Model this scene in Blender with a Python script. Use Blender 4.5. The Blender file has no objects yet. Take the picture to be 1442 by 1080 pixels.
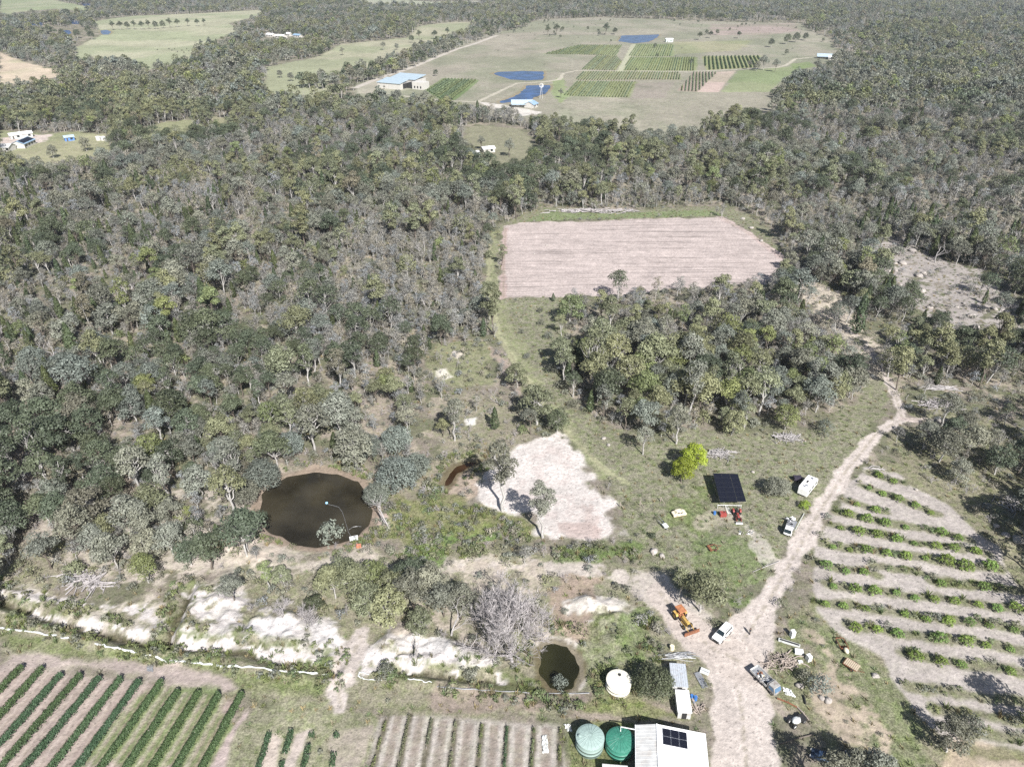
import bpy, math, random
import numpy as np
from mathutils import Vector, Matrix
R = math.radians
random.seed(7); RNG = np.random.default_rng(7)
SC = bpy.context.scene; COL = SC.collection
HC = 112.0; PITCH = 31.0; FPX = 1000.0          # drone height, tilt, focal length in photo pixels

# ------------------------------------------------------------ picture pixel -> ground
def G(px, py, z=0.0):
    p = R(PITCH); u = (px-721.0)/FPX; v = (py-540.0)/FPX
    dy = math.cos(p)-v*math.sin(p); dz = -math.sin(p)-v*math.cos(p)
    t = (z-HC)/dz
    return (t*u, t*dy)
def PXY(x, y, z=0.0):                            # world -> pixel, vectorised
    p = R(PITCH)
    d = y*math.cos(p)+(HC-z)*math.sin(p); up = y*math.sin(p)-(HC-z)*math.cos(p)
    return 721+FPX*x/d, 540-FPX*up/d
def GP(pts): return np.array([G(a, b) for a, b in pts])
# visible sRGB colour -> albedo
KA = 0.66
def S(r, g, b, k=1.0):
    f = lambda c: ((c/255+.055)/1.055)**2.4
    return (min(.85, f(r)*KA*k), min(.85, f(g)*KA*k), min(.85, f(b)*KA*k))

# ------------------------------------------------------------ noise
def _h(ix, iy, s):
    ix = ix.astype(np.int64); iy = iy.astype(np.int64)
    n = (ix*374761393+iy*668265263+s*982451653) & 0xFFFFFFFF
    n = ((n ^ (n >> 13))*1274126177) & 0xFFFFFFFF
    n = n ^ (n >> 16)
    return (n & 0xFFFF)/65535.0
def vn(x, y, s=0):
    ix = np.floor(x); iy = np.floor(y); fx = x-ix; fy = y-iy
    fx = fx*fx*(3-2*fx); fy = fy*fy*(3-2*fy)
    a = _h(ix, iy, s); b = _h(ix+1, iy, s); c = _h(ix, iy+1, s); d = _h(ix+1, iy+1, s)
    return (a*(1-fx)+b*fx)*(1-fy)+(c*(1-fx)+d*fx)*fy
def fbm(x, y, sc, s=0, o=4):
    r = 0; a = 1; t = 0; x = x/sc; y = y/sc
    for i in range(o):
        r = r+a*vn(x+17.3*i, y-9.1*i, s+i); t += a; a *= .5; x = x*2.03; y = y*2.03
    return r/t
def sm(a, b, x):
    t = np.clip((x-a)/(b-a), 0, 1); return t*t*(3-2*t)

# ------------------------------------------------------------ distance fields
def sd_poly(P, X, Y, pad=12.0):
    out = np.full(X.shape, -1e3)
    m = (X > P[:, 0].min()-pad) & (X < P[:, 0].max()+pad) & (Y > P[:, 1].min()-pad) & (Y < P[:, 1].max()+pad)
    if not m.any(): return out
    x = X[m]; y = Y[m]; d = np.full(x.shape, 1e9); ins = np.zeros(x.shape, bool)
    n = len(P)
    for i in range(n):
        ax, ay = P[i]; bx, by = P[(i+1) % n]; ex = bx-ax; ey = by-ay
        t = np.clip(((x-ax)*ex+(y-ay)*ey)/(ex*ex+ey*ey+1e-9), 0, 1)
        d = np.minimum(d, (x-ax-t*ex)**2+(y-ay-t*ey)**2)
        c = ((ay > y) != (by > y))
        with np.errstate(divide='ignore', invalid='ignore'):
            ins ^= c & (x < (bx-ax)*(y-ay)/(by-ay+1e-12)+ax)
    d = np.sqrt(d); out[m] = np.where(ins, d, -d); return out
def sd_line(P, W, X, Y, pad=14.0):               # half widths W per vertex; >0 inside
    out = np.full(X.shape, -1e3); pad = pad+max(W)
    m = (X > P[:, 0].min()-pad) & (X < P[:, 0].max()+pad) & (Y > P[:, 1].min()-pad) & (Y < P[:, 1].max()+pad)
    if not m.any(): return out
    x = X[m]; y = Y[m]; best = np.full(x.shape, -1e9)
    for i in range(len(P)-1):
        ax, ay = P[i]; bx, by = P[i+1]; ex = bx-ax; ey = by-ay
        t = np.clip(((x-ax)*ex+(y-ay)*ey)/(ex*ex+ey*ey+1e-9), 0, 1)
        d = np.sqrt((x-ax-t*ex)**2+(y-ay-t*ey)**2)
        best = np.maximum(best, W[i]*(1-t)+W[i+1]*t-d)
    out[m] = best; return out

# ------------------------------------------------------------ layout (photo pixels)
WATER = [  # name, outline, bottom depth, colour key, label
 ('big', [(362,707),(366,694),(382,679),(403,668),(440,661),(475,664),(505,675),(522,695),(525,715),(520,737),(505,753),(480,764),(445,768),(410,764),(380,750),(364,732)], 'dam'),
 ('brown', [(622,680),(628,662),(640,652),(660,647),(684,645),(682,650),(664,655),(648,664),(642,676),(632,684)], 'brown'),
 ('green', [(757,916),(766,906),(782,903),(800,907),(815,918),(821,935),(819,952),(808,965),(790,972),(772,968),(760,948)], 'green'),
 ('far1', [(690,103),(700,100.5),(733,99),(768,99.5),(767,112),(739,113),(718,111),(704,107)], 'blue'),
 ('far2', [(740,119),(777,118),(776,124.5),(768,132),(750,138),(725,143),(704,144),(700,142),(720,135),(733,127.5)], 'blue'),
 ('far3', [(869,56.7),(874,48.7),(931,47),(928,51),(915,57.6),(893,60)], 'blue'),
 ('nw1', [(38,33),(50,31),(62,33),(61,37),(45,37)], 'blue'),
 ('nw2', [(90,30),(103,28),(114,31),(112,35),(97,34)], 'blue'),
 ('nw3', [(86,45),(97,43),(104,47),(98,51),(88,50)], 'blue'),
 ('nw4', [(140,44),(152,43),(159,46),(155,50),(143,50)], 'blue'),
 ('nw5', [(112,5),(124,4),(130,8),(118,10)], 'blue'),
]
for w in WATER: pass
WP = []
for n, p, k in WATER:
    q = GP(p); c = q.mean(0); f = {'big': 1.03, 'green': 1.12, 'brown': 1.08}.get(n, 1.0); WP.append((n, c+(q-c)*f, k))
DITCH = [  # polyline, half width m, depth
 ([(0,846),(60,868),(120,885),(175,900),(235,908),(290,912),(335,918),(395,932),(470,944)], 1.3, 1.0),
 ([(268,832),(258,860),(245,885),(236,908)], 1.2, .9),
 ([(330,905),(380,915),(455,925)], .7, .5),
 ([(560,945),(600,948),(650,955),(700,960),(752,968)], .8, .6),
]
DP = [(GP(p), w, d) for p, w, d in DITCH]
SANDMOUND = [
 [(255,848),(262,835),(330,800),(345,845),(380,850),(440,870),(470,870),(490,885),(478,905),(470,920),(400,915),(330,905),(245,900)],
 [(512,925),(530,905),(560,880),(600,885),(650,905),(700,915),(705,945),(640,945),(560,938)],
 [(350,730),(395,760),(410,768),(385,800),(330,795),(285,770),(240,765),(285,742)],
 [(800,850),(830,835),(880,850),(895,880),(880,925),(840,930),(830,880)],
]
SM_ = [GP(p) for p in SANDMOUND]
WL = {}
def base_h(X, Y):
    d = np.hypot(X, Y)
    h = (fbm(X, Y, 22, 3, 3)-.5)*.7*sm(60, 120, d)+(fbm(X, Y, 260, 5, 2)-.5)*7*sm(320, 900, d)
    h = h+(fbm(X, Y, 2.2, 4, 2)-.5)*.10*(1-sm(250, 340, d))
    return h
def H_(X, Y):
    X = np.asarray(X, float); Y = np.asarray(Y, float); sh = X.shape
    X = X.ravel(); Y = Y.ravel()
    h = base_h(X, Y)
    for P in SM_:
        s = sd_poly(P, X, Y); m = s > -2
        if m.any(): h[m] += sm(-1.5, 3.0, s[m])*(0.2+1.7*np.abs(fbm(X[m], Y[m], 5.0, 21, 3)-.42)*2+.55*np.abs(vn(X[m]/1.7, Y[m]/1.7, 23)-.5)*2+.3*vn(X[m]/.8, Y[m]/.8, 24))
    for P, w, dp in DP:
        s = sd_line(P, [w]*len(P), X, Y); m = s > -3
        if m.any(): h[m] += -dp*sm(-.2, w, s[m])+.55*sm(-3, -1.0, s[m])*(1-sm(-1.0, .2, s[m]))*(.5+vn(X[m]/2, Y[m]/2, 8))
    for n, P, k in WP:
        pad = 12 if n in ('big', 'brown', 'green') else 30
        s = sd_poly(P, X, Y, pad); m = s > -pad
        if m.any():
            wl = WL[n]; sc = 1 if pad == 12 else 2.5
            s1 = s[m]+(fbm(X[m], Y[m], 4*sc, 12, 2)-.5)*1.6*sc
            rim = wl+.15+sm(0, 5*sc, -s1)*.6
            t = 1-sm(2*sc, (11 if pad == 12 else 28), -s1)
            hh = h[m]*(1-t)+rim*t
            hh = np.where(s1 > 0, wl+.15-1.6*sm(0, 4*sc, s1), hh)
            h[m] = hh
    return h.reshape(sh)
for n, P, k in WP:
    c = P.mean(0); WL[n] = float(base_h(np.array([c[0]]), np.array([c[1]]))[0])-.7*(1 if n in ('big', 'brown', 'green') else .4)
def hz(x, y): return float(H_(np.array([x]), np.array([y]))[0])
def P3(px, py, up=0.0):                          # pixel -> point standing on the terrain
    z = 0
    for _ in range(3):
        x, y = G(px, py, z+up); z = hz(x, y)
    return (x, y, z)

# ------------------------------------------------------------ painted zones
Z = ['ground', 'dirt_track', 'ploughed_field', 'sand_flat', 'orchard_ground', 'vineyard_ground', 'paddock', 'path']
GRASSCORR = [(765,293),(700,318),(685,350),(682,410),(690,450),(712,492),(735,540),(765,590),(790,600),(830,650),(868,700),(872,745),(865,765),(890,800),(930,830),(1000,850),(1060,850),(1100,800),(1130,740),(1180,670),(1235,610),(1255,570),(1240,535),(1215,560),(1190,580),(1150,600),(1040,610),(990,603),(930,625),(850,598),(800,570),(783,520),(790,475),(800,440),(800,415),(705,418),(700,330),(740,312),(1015,303),(1060,330),(1100,360),(1110,372),(1085,325),(1040,295),(1000,290),(870,297)]
POLY = [  # pts, colour, edge soft(m), edge noise(m), zone, grass amount, opacity, patch noise threshold
 # far paddocks
 ([(0,0),(75,0),(128,12),(122,17),(80,13),(20,17),(5,25),(0,25)], (176,180,152), 6, 8, 'paddock', .3, 1, 0),
 ([(0,75),(30,87),(60,95),(100,105),(85,110),(30,118),(0,122)], (214,200,180), 4, 6, 'paddock', .1, 1, 0),
 ([(104,88),(108,66),(145,50),(128,32),(190,21),(280,18),(362,15),(378,20),(322,32),(335,42),(300,56),(280,63),(278,82),(235,94),(205,100),(178,92),(140,85)], (190,190,166), 6, 6, 'paddock', .3, 1, 0),
 ([(375,95),(410,87),(450,78),(480,62),(573,52),(590,37),(640,31),(672,32),(665,40),(628,55),(557,77),(520,94),(480,101),(462,112),(465,138),(420,138),(372,132)], (186,184,162), 6, 6, 'paddock', .3, 1, 0),
 ([(500,0),(560,0),(610,2),(700,0),(700,3),(600,12),(520,10)], (205,205,190), 5, 8, 'paddock', .3, .8, 0),
 ([(0,185),(60,188),(110,185),(158,190),(160,212),(110,226),(60,234),(20,220),(0,222)], (180,178,150), 4, 5, 'paddock', .4, 1, 0),
 ([(180,186),(240,170),(278,168),(268,190),(240,200),(195,206)], (180,176,150), 4, 6, 'paddock', .4, 1, 0),
 ([(300,165),(330,168),(335,185),(300,190)], (185,176,155), 4, 6, 'paddock', .4, 1, 0),
 ([(500,118),(560,98),(640,60),(700,46),(735,38),(760,28),(850,25),(960,30),(1127,33),(1140,47),(1165,55),(1182,70),(1230,78),(1225,88),(1177,84),(1150,92),(1137,110),(1105,112),(1090,140),(1080,172),(1047,170),(980,185),(975,200),(913,195),(847,185),(780,182),(713,170),(640,160),(590,150),(500,145)], (172,168,155), 5, 6, 'paddock', .35, 1, 0),
 ([(653,182),(690,178),(735,184),(765,214),(735,232),(700,238),(655,228)], (160,156,134), 3, 4, 'ground', .4, 1, .25),
 ([(520,120),(560,100),(640,64),(720,45),(840,45),(855,60),(700,90),(620,105),(590,125),(520,135)], (178,172,160), 6, 8, 'paddock', .3, .6, 0),
 # far field patches
 ([(764,76),(816,63),(876,63),(868,77)], (160,165,135), 1.5, 1, 'vineyard_ground', .3, 1, 0),
 ([(820,98),(839,77),(868,77),(878,87),(869,99)], (162,160,140), 1.5, 1, 'vineyard_ground', .3, 1, 0),
 ([(882,78),(893,61),(949,61),(949,77)], (165,172,138), 1.5, 1, 'vineyard_ground', .3, 1, 0),
 ([(876,99),(884,79),(982,78),(982,98)], (160,168,128), 1.5, 1, 'vineyard_ground', .3, 1, 0),
 ([(809,113),(818,100),(958,100),(960,112.5)], (172,170,148), 1.5, 1, 'vineyard_ground', .3, 1, 0),
 ([(793,134),(810,114),(898,115),(887,137)], (160,166,135), 1.5, 1, 'vineyard_ground', .3, 1, 0),
 ([(989,77),(1073,77),(1065,94),(995,97.5)], (165,170,130), 1.5, 1, 'vineyard_ground', .3, 1, 0),
 ([(954,128),(976,100),(1011,100),(982,130)], (178,165,155), 1.5, 1, 'vineyard_ground', .2, 1, 0),
 ([(982,130),(1011,100),(1037,98),(1012,130)], (205,188,178), 1.5, 1, 'vineyard_ground', .0, 1, 0),
 ([(1016,130),(1040,98),(1110,94),(1140,92),(1100,112),(1085,130)], (168,175,142), 3, 3, 'paddock', .5, 1, 0),
 ([(1110,90),(1140,86),(1150,94),(1120,98)], (158,172,126), 3, 3, 'paddock', .5, .8, 0),
 ([(598,126),(623,109.5),(676,112),(641,141),(620,140)], (140,155,115), 1.5, 1, 'vineyard_ground', .3, 1, 0),
 ([(895,118),(950,115),(935,138),(890,138)], (168,160,152), 2, 3, 'paddock', .2, .8, 0),
 ([(790,142),(870,136),(905,160),(900,180),(780,172)], (184,180,165), 3, 6, 'paddock', .2, .7, .45),
 ([(780,112),(792,108),(800,135),(790,145),(775,130)], (160,175,130), 3, 4, 'paddock', .5, .8, 0),
 ([(673,143),(708,147),(764,158),(756,162),(733,164),(698,155)], (226,220,210), 2, 2, 'dirt_track', 0, 1, 0),
 ([(500,124),(530,112),(600,108),(590,122),(545,133),(505,132)], (196,190,178), 3, 4, 'paddock', .2, .8, 0),
 ([(1000,35),(1120,33),(1127,46),(1080,52),(1000,50)], (186,170,165), 5, 8, 'paddock', .2, .8, 0),
 ([(950,58),(1060,58),(1040,70),(950,74)], (176,176,140), 5, 8, 'paddock', .2, .6, 0),
 ([(0,196),(40,190),(75,188),(60,200),(20,205),(0,210)], (214,200,190), 2, 3, 'dirt_track', 0, 1, 0),
 # forest floor lighter patches
 ([(1200,345),(1265,335),(1320,360),(1380,380),(1400,400),(1442,435),(1460,500),(1400,475),(1330,475),(1300,450),(1250,410),(1220,380)], (182,174,168), 2, 7, 'ground', .1, 1, .40),
 ([(1110,392),(1165,400),(1200,440),(1225,480),(1245,520),(1240,545),(1205,520),(1160,450)], (212,200,184), 1.5, 4, 'ground', .1, .9, .25),
 ([(598,498),(620,480),(680,482),(700,500),(690,540),(640,548),(600,535)], (160,158,130), 1.5, 3, 'ground', .5, 1, 0),
 ([(612,522),(628,518),(638,530),(625,537),(612,532)], (232,226,210), .8, 1.5, 'sand_flat', 0, 1, 0),
 ([(632,500),(650,494),(657,500),(645,508)], (222,212,196), .8, 1.5, 'sand_flat', 0, 1, .2),
 ([(690,488),(712,500),(742,545),(738,560),(715,540),(698,510)], (188,170,160), 1, 2, 'ground', .2, .8, .25),
 # corridor and homestead grass
 (GRASSCORR, (160,156,136), 2, 4, 'ground', .8, 1, 0),
 ([(690,330),(700,322),(700,410),(740,500),(800,590),(870,690),(860,700),(790,600),(720,500),(686,410)], (168,168,135), 1.5, 3, 'path', .5, .7, 0),
 ([(770,297),(860,300),(1000,296),(1015,303),(740,312)], (150,158,122), 1.5, 2, 'ground', .7, 1, 0),
 ([(1255,640),(1240,600),(1300,600),(1260,560),(1442,600),(1442,1080),(1270,1080),(1160,1080),(1120,960),(1120,860),(1160,760)], (160,154,132), 2, 4, 'ground', .7, 1, 0),
 ([(640,545),(700,560),(770,600),(720,640),(680,680),(640,720),(560,770),(500,765),(470,790),(330,800),(200,810),(0,860),(0,780),(250,740),(340,700),(355,730),(400,770),(480,772),(530,745),(560,700),(620,640)], (168,160,142), 2, 5, 'ground', .6, .8, 0),
 # front belt
 ([(0,840),(150,850),(260,840),(330,800),(500,780),(760,770),(900,790),(1000,860),(1000,1020),(880,1015),(520,1000),(350,1000),(0,905)], (164,158,138), 2, 3, 'ground', .6, 1, 0),
 ([(0,880),(120,905),(240,925),(360,945),(470,955),(470,975),(360,985),(240,960),(150,950),(30,940),(0,935)], (150,152,118), 1.5, 2, 'ground', .7, 1, 0),
 ([(0,905),(60,915),(150,925),(240,930),(330,955),(350,965),(330,980),(240,965),(150,950),(60,945),(0,960)], (192,178,170), 1.5, 2, 'vineyard_ground', .1, 1, 0),
 ([(0,950),(30,940),(150,950),(240,968),(340,985),(310,1090),(-20,1090),(-60,1000)], (188,172,164), 1, 1, 'vineyard_ground', .1, 1, 0),
 ([(195,962),(260,970),(345,980),(300,1090),(85,1090)], (138,152,106), 1.5, 4, 'vineyard_ground', .5, .9, 0),
 ([(345,998),(352,1003),(318,1090),(290,1090)], (200,184,178), .5, .6, 'vineyard_ground', 0, 1, 0),
 ([(352,990),(500,990),(530,1010),(510,1090),(318,1090)], (165,162,138), 1, 2, 'ground', .6, 1, 0),
 ([(380,1030),(396,1025),(400,1040),(385,1090),(362,1090)], (205,192,180), .6, 1, 'vineyard_ground', 0, 1, 0),
 ([(412,1030),(440,1025),(425,1060),(410,1090),(395,1090)], (200,188,178), .6, 1, 'vineyard_ground', 0, 1, 0),
 ([(470,1035),(520,1025),(505,1090),(460,1090)], (192,180,168), .8, 1.5, 'vineyard_ground', .2, .8, 0),
 ([(538,1010),(570,1010),(790,1018),(800,1090),(515,1090)], (190,182,173), .8, 1, 'vineyard_ground', .2, 1, 0),
 ([(800,1020),(895,1010),(885,1090),(800,1090)], (140,142,104), 1, 2, 'ground', .8, 1, 0),
 ([(600,955),(760,968),(880,975),(900,1000),(700,1000),(620,990)], (172,156,146), 1, 3, 'ground', .3, .8, .4),
 ([(790,980),(1000,990),(1000,1012),(790,1015)], (176,162,150), 1, 2, 'ground', .3, .8, .3),
 # pink track through the belt + creek
 ([(780,880),(770,850),(790,800),(830,790),(860,810),(830,860),(830,900),(815,900)], (184,165,150), 1, 3, 'ground', .2, .9, .1),
 ([(500,785),(560,790),(640,780),(760,790),(840,790),(905,800),(960,835),(1000,870),(960,880),(920,850),(860,820),(800,808),(640,810),(520,805),(400,800)], (208,198,188), 1, 3, 'sand_flat', .1, 1, .36),
 # sand mound zones
 ([(0,843),(70,863),(200,893),(235,900),(233,905),(150,900),(0,862)], (208,198,186), .7, 1.8, 'sand_flat', .2, .95, .38),
 ([(0,815),(50,830),(110,845),(240,862),(250,880),(230,896),(110,862),(0,832)], (204,196,180), .7, 1.8, 'sand_flat', .2, .95, .5),
 (SANDMOUND[0], (220,213,208), 1, 3.5, 'sand_flat', .1, 1, .48),
 (SANDMOUND[1], (220,213,208), 1, 3.5, 'sand_flat', .1, 1, .48),
 (SANDMOUND[2], (210,199,187), 1, 3.5, 'sand_flat', .1, 1, .42),
 (SANDMOUND[3], (224,216,207), 1, 3.5, 'sand_flat', .1, 1, .49),
 ([(348,880),(410,868),(422,878),(410,900),(370,905),(350,898)], (234,229,225), 1, 2.5, 'sand_flat', 0, 1, .30),
 ([(435,884),(470,876),(482,888),(470,905),(440,908)], (234,229,225), 1, 2.5, 'sand_flat', 0, 1, .26),
 ([(590,905),(625,888),(640,905),(628,928),(592,928)], (235,231,227), 1, 2.5, 'sand_flat', 0, 1, .28),
 ([(510,920),(700,930),(700,944),(640,945),(510,938)], (228,221,216), .8, 1.8, 'sand_flat', 0, 1, .38),
 ([(250,902),(330,908),(450,925),(455,932),(330,918),(245,908)], (226,218,213), .6, 1.2, 'sand_flat', 0, 1, .30),
 ([(355,735),(385,765),(405,770),(380,800),(330,790),(300,760)], (222,208,192), 1, 2, 'sand_flat', 0, 1, .35),
 ([(320,695),(340,690),(356,700),(350,716),(325,716)], (226,214,204), 1, 1, 'sand_flat', 0, 1, .1),
 ([(205,690),(255,690),(285,720),(270,775),(235,765),(215,730)], (206,194,180), 1, 3, 'sand_flat', .1, .9, .42),
 ([(0,600),(35,600),(60,650),(40,680),(0,670)], (180,166,155), 1, 3, 'ground', .1, .9, .35),
 ([(150,640),(230,640),(240,690),(170,700)], (178,164,150), 1, 3, 'ground', .1, .9, .35),
 ([(640,660),(665,655),(680,690),(655,708),(632,705)], (196,178,162), 1, 2, 'sand_flat', .1, .9, .2),
 ([(520,720),(560,725),(556,745),(530,745)], (212,192,180), 1, 1.5, 'sand_flat', .1, .9, .2),
 ([(395,690),(400,672),(440,650),(475,655),(520,680),(532,720),(528,750),(505,765),(480,775),(440,778),(400,772),(372,756),(355,735),(352,712)], (176,158,142), 1.2, 2, 'ground', .2, .9, .1),
 ([(752,905),(770,897),(802,898),(822,912),(832,940),(822,968),(800,980),(806,965),(818,945),(812,922),(790,906),(762,912)], (226,218,208), .6, 1.2, 'sand_flat', 0, 1, .15),
 ([(240,760),(330,770),(480,775),(760,780),(760,800),(640,806),(480,806),(330,830),(250,850),(200,840)], (204,193,180), 1.5, 4, 'sand_flat', .2, .9, .49),
 ([(60,700),(340,690),(350,740),(300,800),(200,830),(60,800)], (204,193,182), 1.5, 4, 'ground', .2, .85, .46),
 ([(0,830),(240,850),(250,880),(230,900),(100,880),(0,850)], (214,204,190), 1, 3, 'sand_flat', .2, .9, .50),
 ([(560,790),(760,790),(760,900),(700,920),(560,890)], (200,188,174), 1, 4, 'sand_flat', .2, .9, .47),
 # green flushes
 ([(610,745),(655,735),(700,740),(705,755),(660,765),(640,790),(600,790),(560,785),(600,760)], (132,154,96), 1, 3, 'ground', .8, .9, .42),
 ([(790,765),(870,765),(900,775),(860,792),(780,788)], (130,146,96), 1, 3, 'ground', .8, .85, .36),
 ([(560,700),(640,700),(760,735),(770,760),(700,745),(600,760),(540,760)], (150,150,108), 1, 3, 'ground', .8, .8, .3),
 ([(985,755),(1040,750),(1090,780),(1080,830),(1020,845),(985,820),(975,780)], (138,148,108), 1.2, 4, 'ground', .8, .8, .46),
 ([(1040,830),(1075,838),(1060,855),(1030,850)], (132,146,100), 1.2, 3, 'ground', .8, .9, .4),
 ([(940,700),(1000,690),(1000,740),(950,760),(925,735)], (140,146,108), 1.2, 4, 'ground', .8, .9, .36),
 ([(830,880),(860,870),(890,930),(900,985),(850,1000),(830,960)], (146,148,112), 1, 3, 'ground', .9, .8, .38),
 ([(880,870),(905,860),(925,900),(905,925),(880,905)], (138,148,106), 1, 3, 'ground', .9, .8, .42),
 ([(800,985),(1000,1000),(1000,1018),(895,1008),(820,1000)], (146,148,106), 1, 2, 'ground', .9, .8, .1),
 ([(1090,900),(1120,890),(1140,930),(1170,980),(1110,985),(1085,940)], (150,150,120), 1, 2, 'ground', .8, .9, .1),
 ([(1112,870),(1150,880),(1210,900),(1235,940),(1290,1000),(1310,1080),(1240,1080),(1200,980),(1150,930)], (148,150,120), 1.5, 2.5, 'ground', .8, .9, .1),
 ([(1150,900),(1180,930),(1220,960),(1250,1030),(1230,1060),(1180,1030),(1160,980),(1165,940)], (200,184,166), 1.2, 4, 'ground', .1, .9, .47),
 ([(970,735),(1010,745),(1060,750),(1080,780),(1100,790),(1060,760),(1050,700),(1075,690)], (192,182,166), 1, 3, 'ground', .2, .7, .50),
 ([(1040,740),(1060,720),(1075,760),(1095,790),(1085,800),(1060,770)], (206,198,188), .8, 2.5, 'ground', .2, .7, .46),
 ([(1320,740),(1400,760),(1442,770),(1442,800),(1390,780)], (170,162,140), 1, 2, 'ground', .5, .8, .2),
 # white sand clearing
 ([(787,608),(800,618),(822,648),(842,684),(868,706),(870,745),(860,764),(800,757),(765,752),(740,728),(700,718),(676,704),(682,682),(706,660),(715,642),(750,620)], (229,221,214), 1.8, 4.0, 'sand_flat', 0, 1, .1),
 ([(787,625),(830,680),(860,720),(860,755),(790,748),(760,730),(720,700),(740,650)], (212,199,192), 1, 2.6, 'sand_flat', .0, .6, .50),
 ([(800,640),(850,700),(862,740),(840,750),(820,700),(790,650)], (196,180,172), 1, 2.6, 'sand_flat', .0, .6, .54),
 ([(655,590),(672,588),(672,600),(655,600)], (232,228,220), .8, 1, 'sand_flat', 0, 1, .1),
 ([(785,735),(840,740),(850,760),(800,757)], (196,176,168), 1, 2, 'sand_flat', 0, .7, .25),
 # ploughed field
 ([(709,318),(733,314),(1013,306),(1060,332),(1100,362),(1120,400),(1000,404),(805,420),(705,419)], (207,193,186), 1.4, 2.2, 'ploughed_field', 0, 1, 0),
 # orchard
 ([(1215,655),(1262,665),(1330,710),(1400,770),(1430,820),(1470,860),(1470,1090),(1400,1090),(1330,1040),(1290,1000),(1240,930),(1180,890),(1150,860),(1140,830),(1150,770),(1180,710)], (198,189,182), 1, 1.5, 'orchard_ground', .1, 1, 0),
 ([(1330,1035),(1470,1060),(1470,1100),(1330,1100)], (200,182,160), 1, 1.5, 'orchard_ground', .1, .8, 0),
]
BANKL = [([(0,834),(37,839),(70,844),(95,846),(120,852),(165,854),(200,862)], .9), ([(50,864),(100,874),(150,882),(190,892),(225,899),(245,907),(272,908),(320,909),(340,909),(370,919),(400,923),(445,925)], .85), ([(278,830),(268,855),(255,880),(243,900)], .8), ([(512,946),(560,940),(620,946),(700,952)], .7), ([(260,840),(300,842),(340,850),(380,860)], .8), ([(200,862),(225,880),(232,897)], .7)]
TRACK = [  # polyline px, half widths m, colour, zone
 ([(1198,462),(1212,480),(1235,505),(1246,527),(1262,560),(1271,590),(1232,613),(1195,658),(1163,706),(1138,748),(1114,790),(1094,826),(1072,862),(1046,905),(1036,950),(1045,1000),(1052,1090)],
  [.9,.6,.6,.8,1.3,1.9,1.7,1.9,2.0,2.1,2.2,2.6,3.1,4.9,4.7,5.2,6.0], (214,203,194), 'dirt_track'),
 ([(1270,590),(1300,592),(1345,592)], [1.6,1.5,1.0], (206,192,184), 'dirt_track'),
 ([(930,835),(965,880),(1000,910),(1040,930)], [2.5,3.6,4.5,5], (212,200,190), 'dirt_track'),
 ([(508,895),(498,920),(486,945),(476,972),(480,995)], [1.8,2.1,2.4,2.5,1.6], (206,196,188), 'path'),
 ([(690,335),(688,400),(700,470),(745,540),(790,600),(850,660),(900,690)], [1.0,1.0,1.0,.9,.8,.7,.4], (176,176,142), 'path'),
 ([(500,124),(517,117),(542,107),(569,98),(589,91),(616,80),(646,68),(671,60),(700,50)], [3.5]*9, (210,202,190), 'dirt_track'),
 ([(560,134),(630,142),(673,143),(693,133),(727,117),(767,115),(788,112),(793,103),(813,99),(960,99.5),(1050,96),(1094,95),(1107,92),(1120,82),(1151,79)], [2.2]*15, (205,198,180), 'dirt_track'),
 ([(1016,307),(1062,333),(1108,368)], [1.6,1.6,1.6], (206,188,181), 'ploughed_field'),
 ([(712,322),(709,370),(709,418)], [1.2,1.0,1.2], (196,176,168), 'ploughed_field'),
 ([(873,100),(883,80),(892,62)], [3.5]*3, (196,196,168), 'dirt_track'),
]
ORCH = [
 [(1237,668),(1257,676)], [(1223,685),(1242,693),(1265,701),(1288,710),(1310,720)],
 [(1206,708),(1232,717)], [(1193,723),(1219,730),(1245,735),(1275,740),(1325,749),(1348,756)],
 [(1183,741),(1208,747),(1235,751),(1261,758),(1287,763),(1317,767),(1342,770),(1373,775)],
 [(1172,768),(1196,772),(1220,773),(1248,777),(1275,782),(1302,784),(1330,790),(1360,797),(1393,797)],
 [(1162,795),(1190,803),(1216,804)], [(1325,820),(1385,825)],
 [(1173,823),(1202,828),(1230,831),(1262,833),(1288,840),(1315,842),(1343,845),(1377,850),(1403,855),(1430,855)],
 [(1162,849),(1187,851),(1218,855),(1273,862),(1303,870),(1335,873),(1365,875),(1393,879),(1427,885)],
 [(1205,883),(1235,885),(1263,891),(1322,899),(1358,902),(1387,907),(1422,912)],
 [(1287,923),(1323,930),(1353,934),(1422,943)],
]
ORCH_EXT = {0: 1, }
OSTRIP = [GP([(r[0][0]-14, r[0][1]-3)]+r+[(r[-1][0]+16, r[-1][1]+4)]) for r in ORCH]
OSTRIP += [GP([(1280,966),(1330,972),(1380,982),(1460,990)]), GP([(1315,1000),(1380,1006),(1460,1018)]), GP([(1345,1023),(1400,1035),(1460,1045)]), GP([(1370,1058),(1460,1066)]), GP([(1230,795),(1300,806),(1325,818),(1440,832)]),]
POLYG = [(GP(p),)+tuple(r) for p, *r in [(q[0], *q[1:]) for q in POLY]]
TRK = [(GP(p), w, c, z) for p, w, c, z in TRACK]

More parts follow.
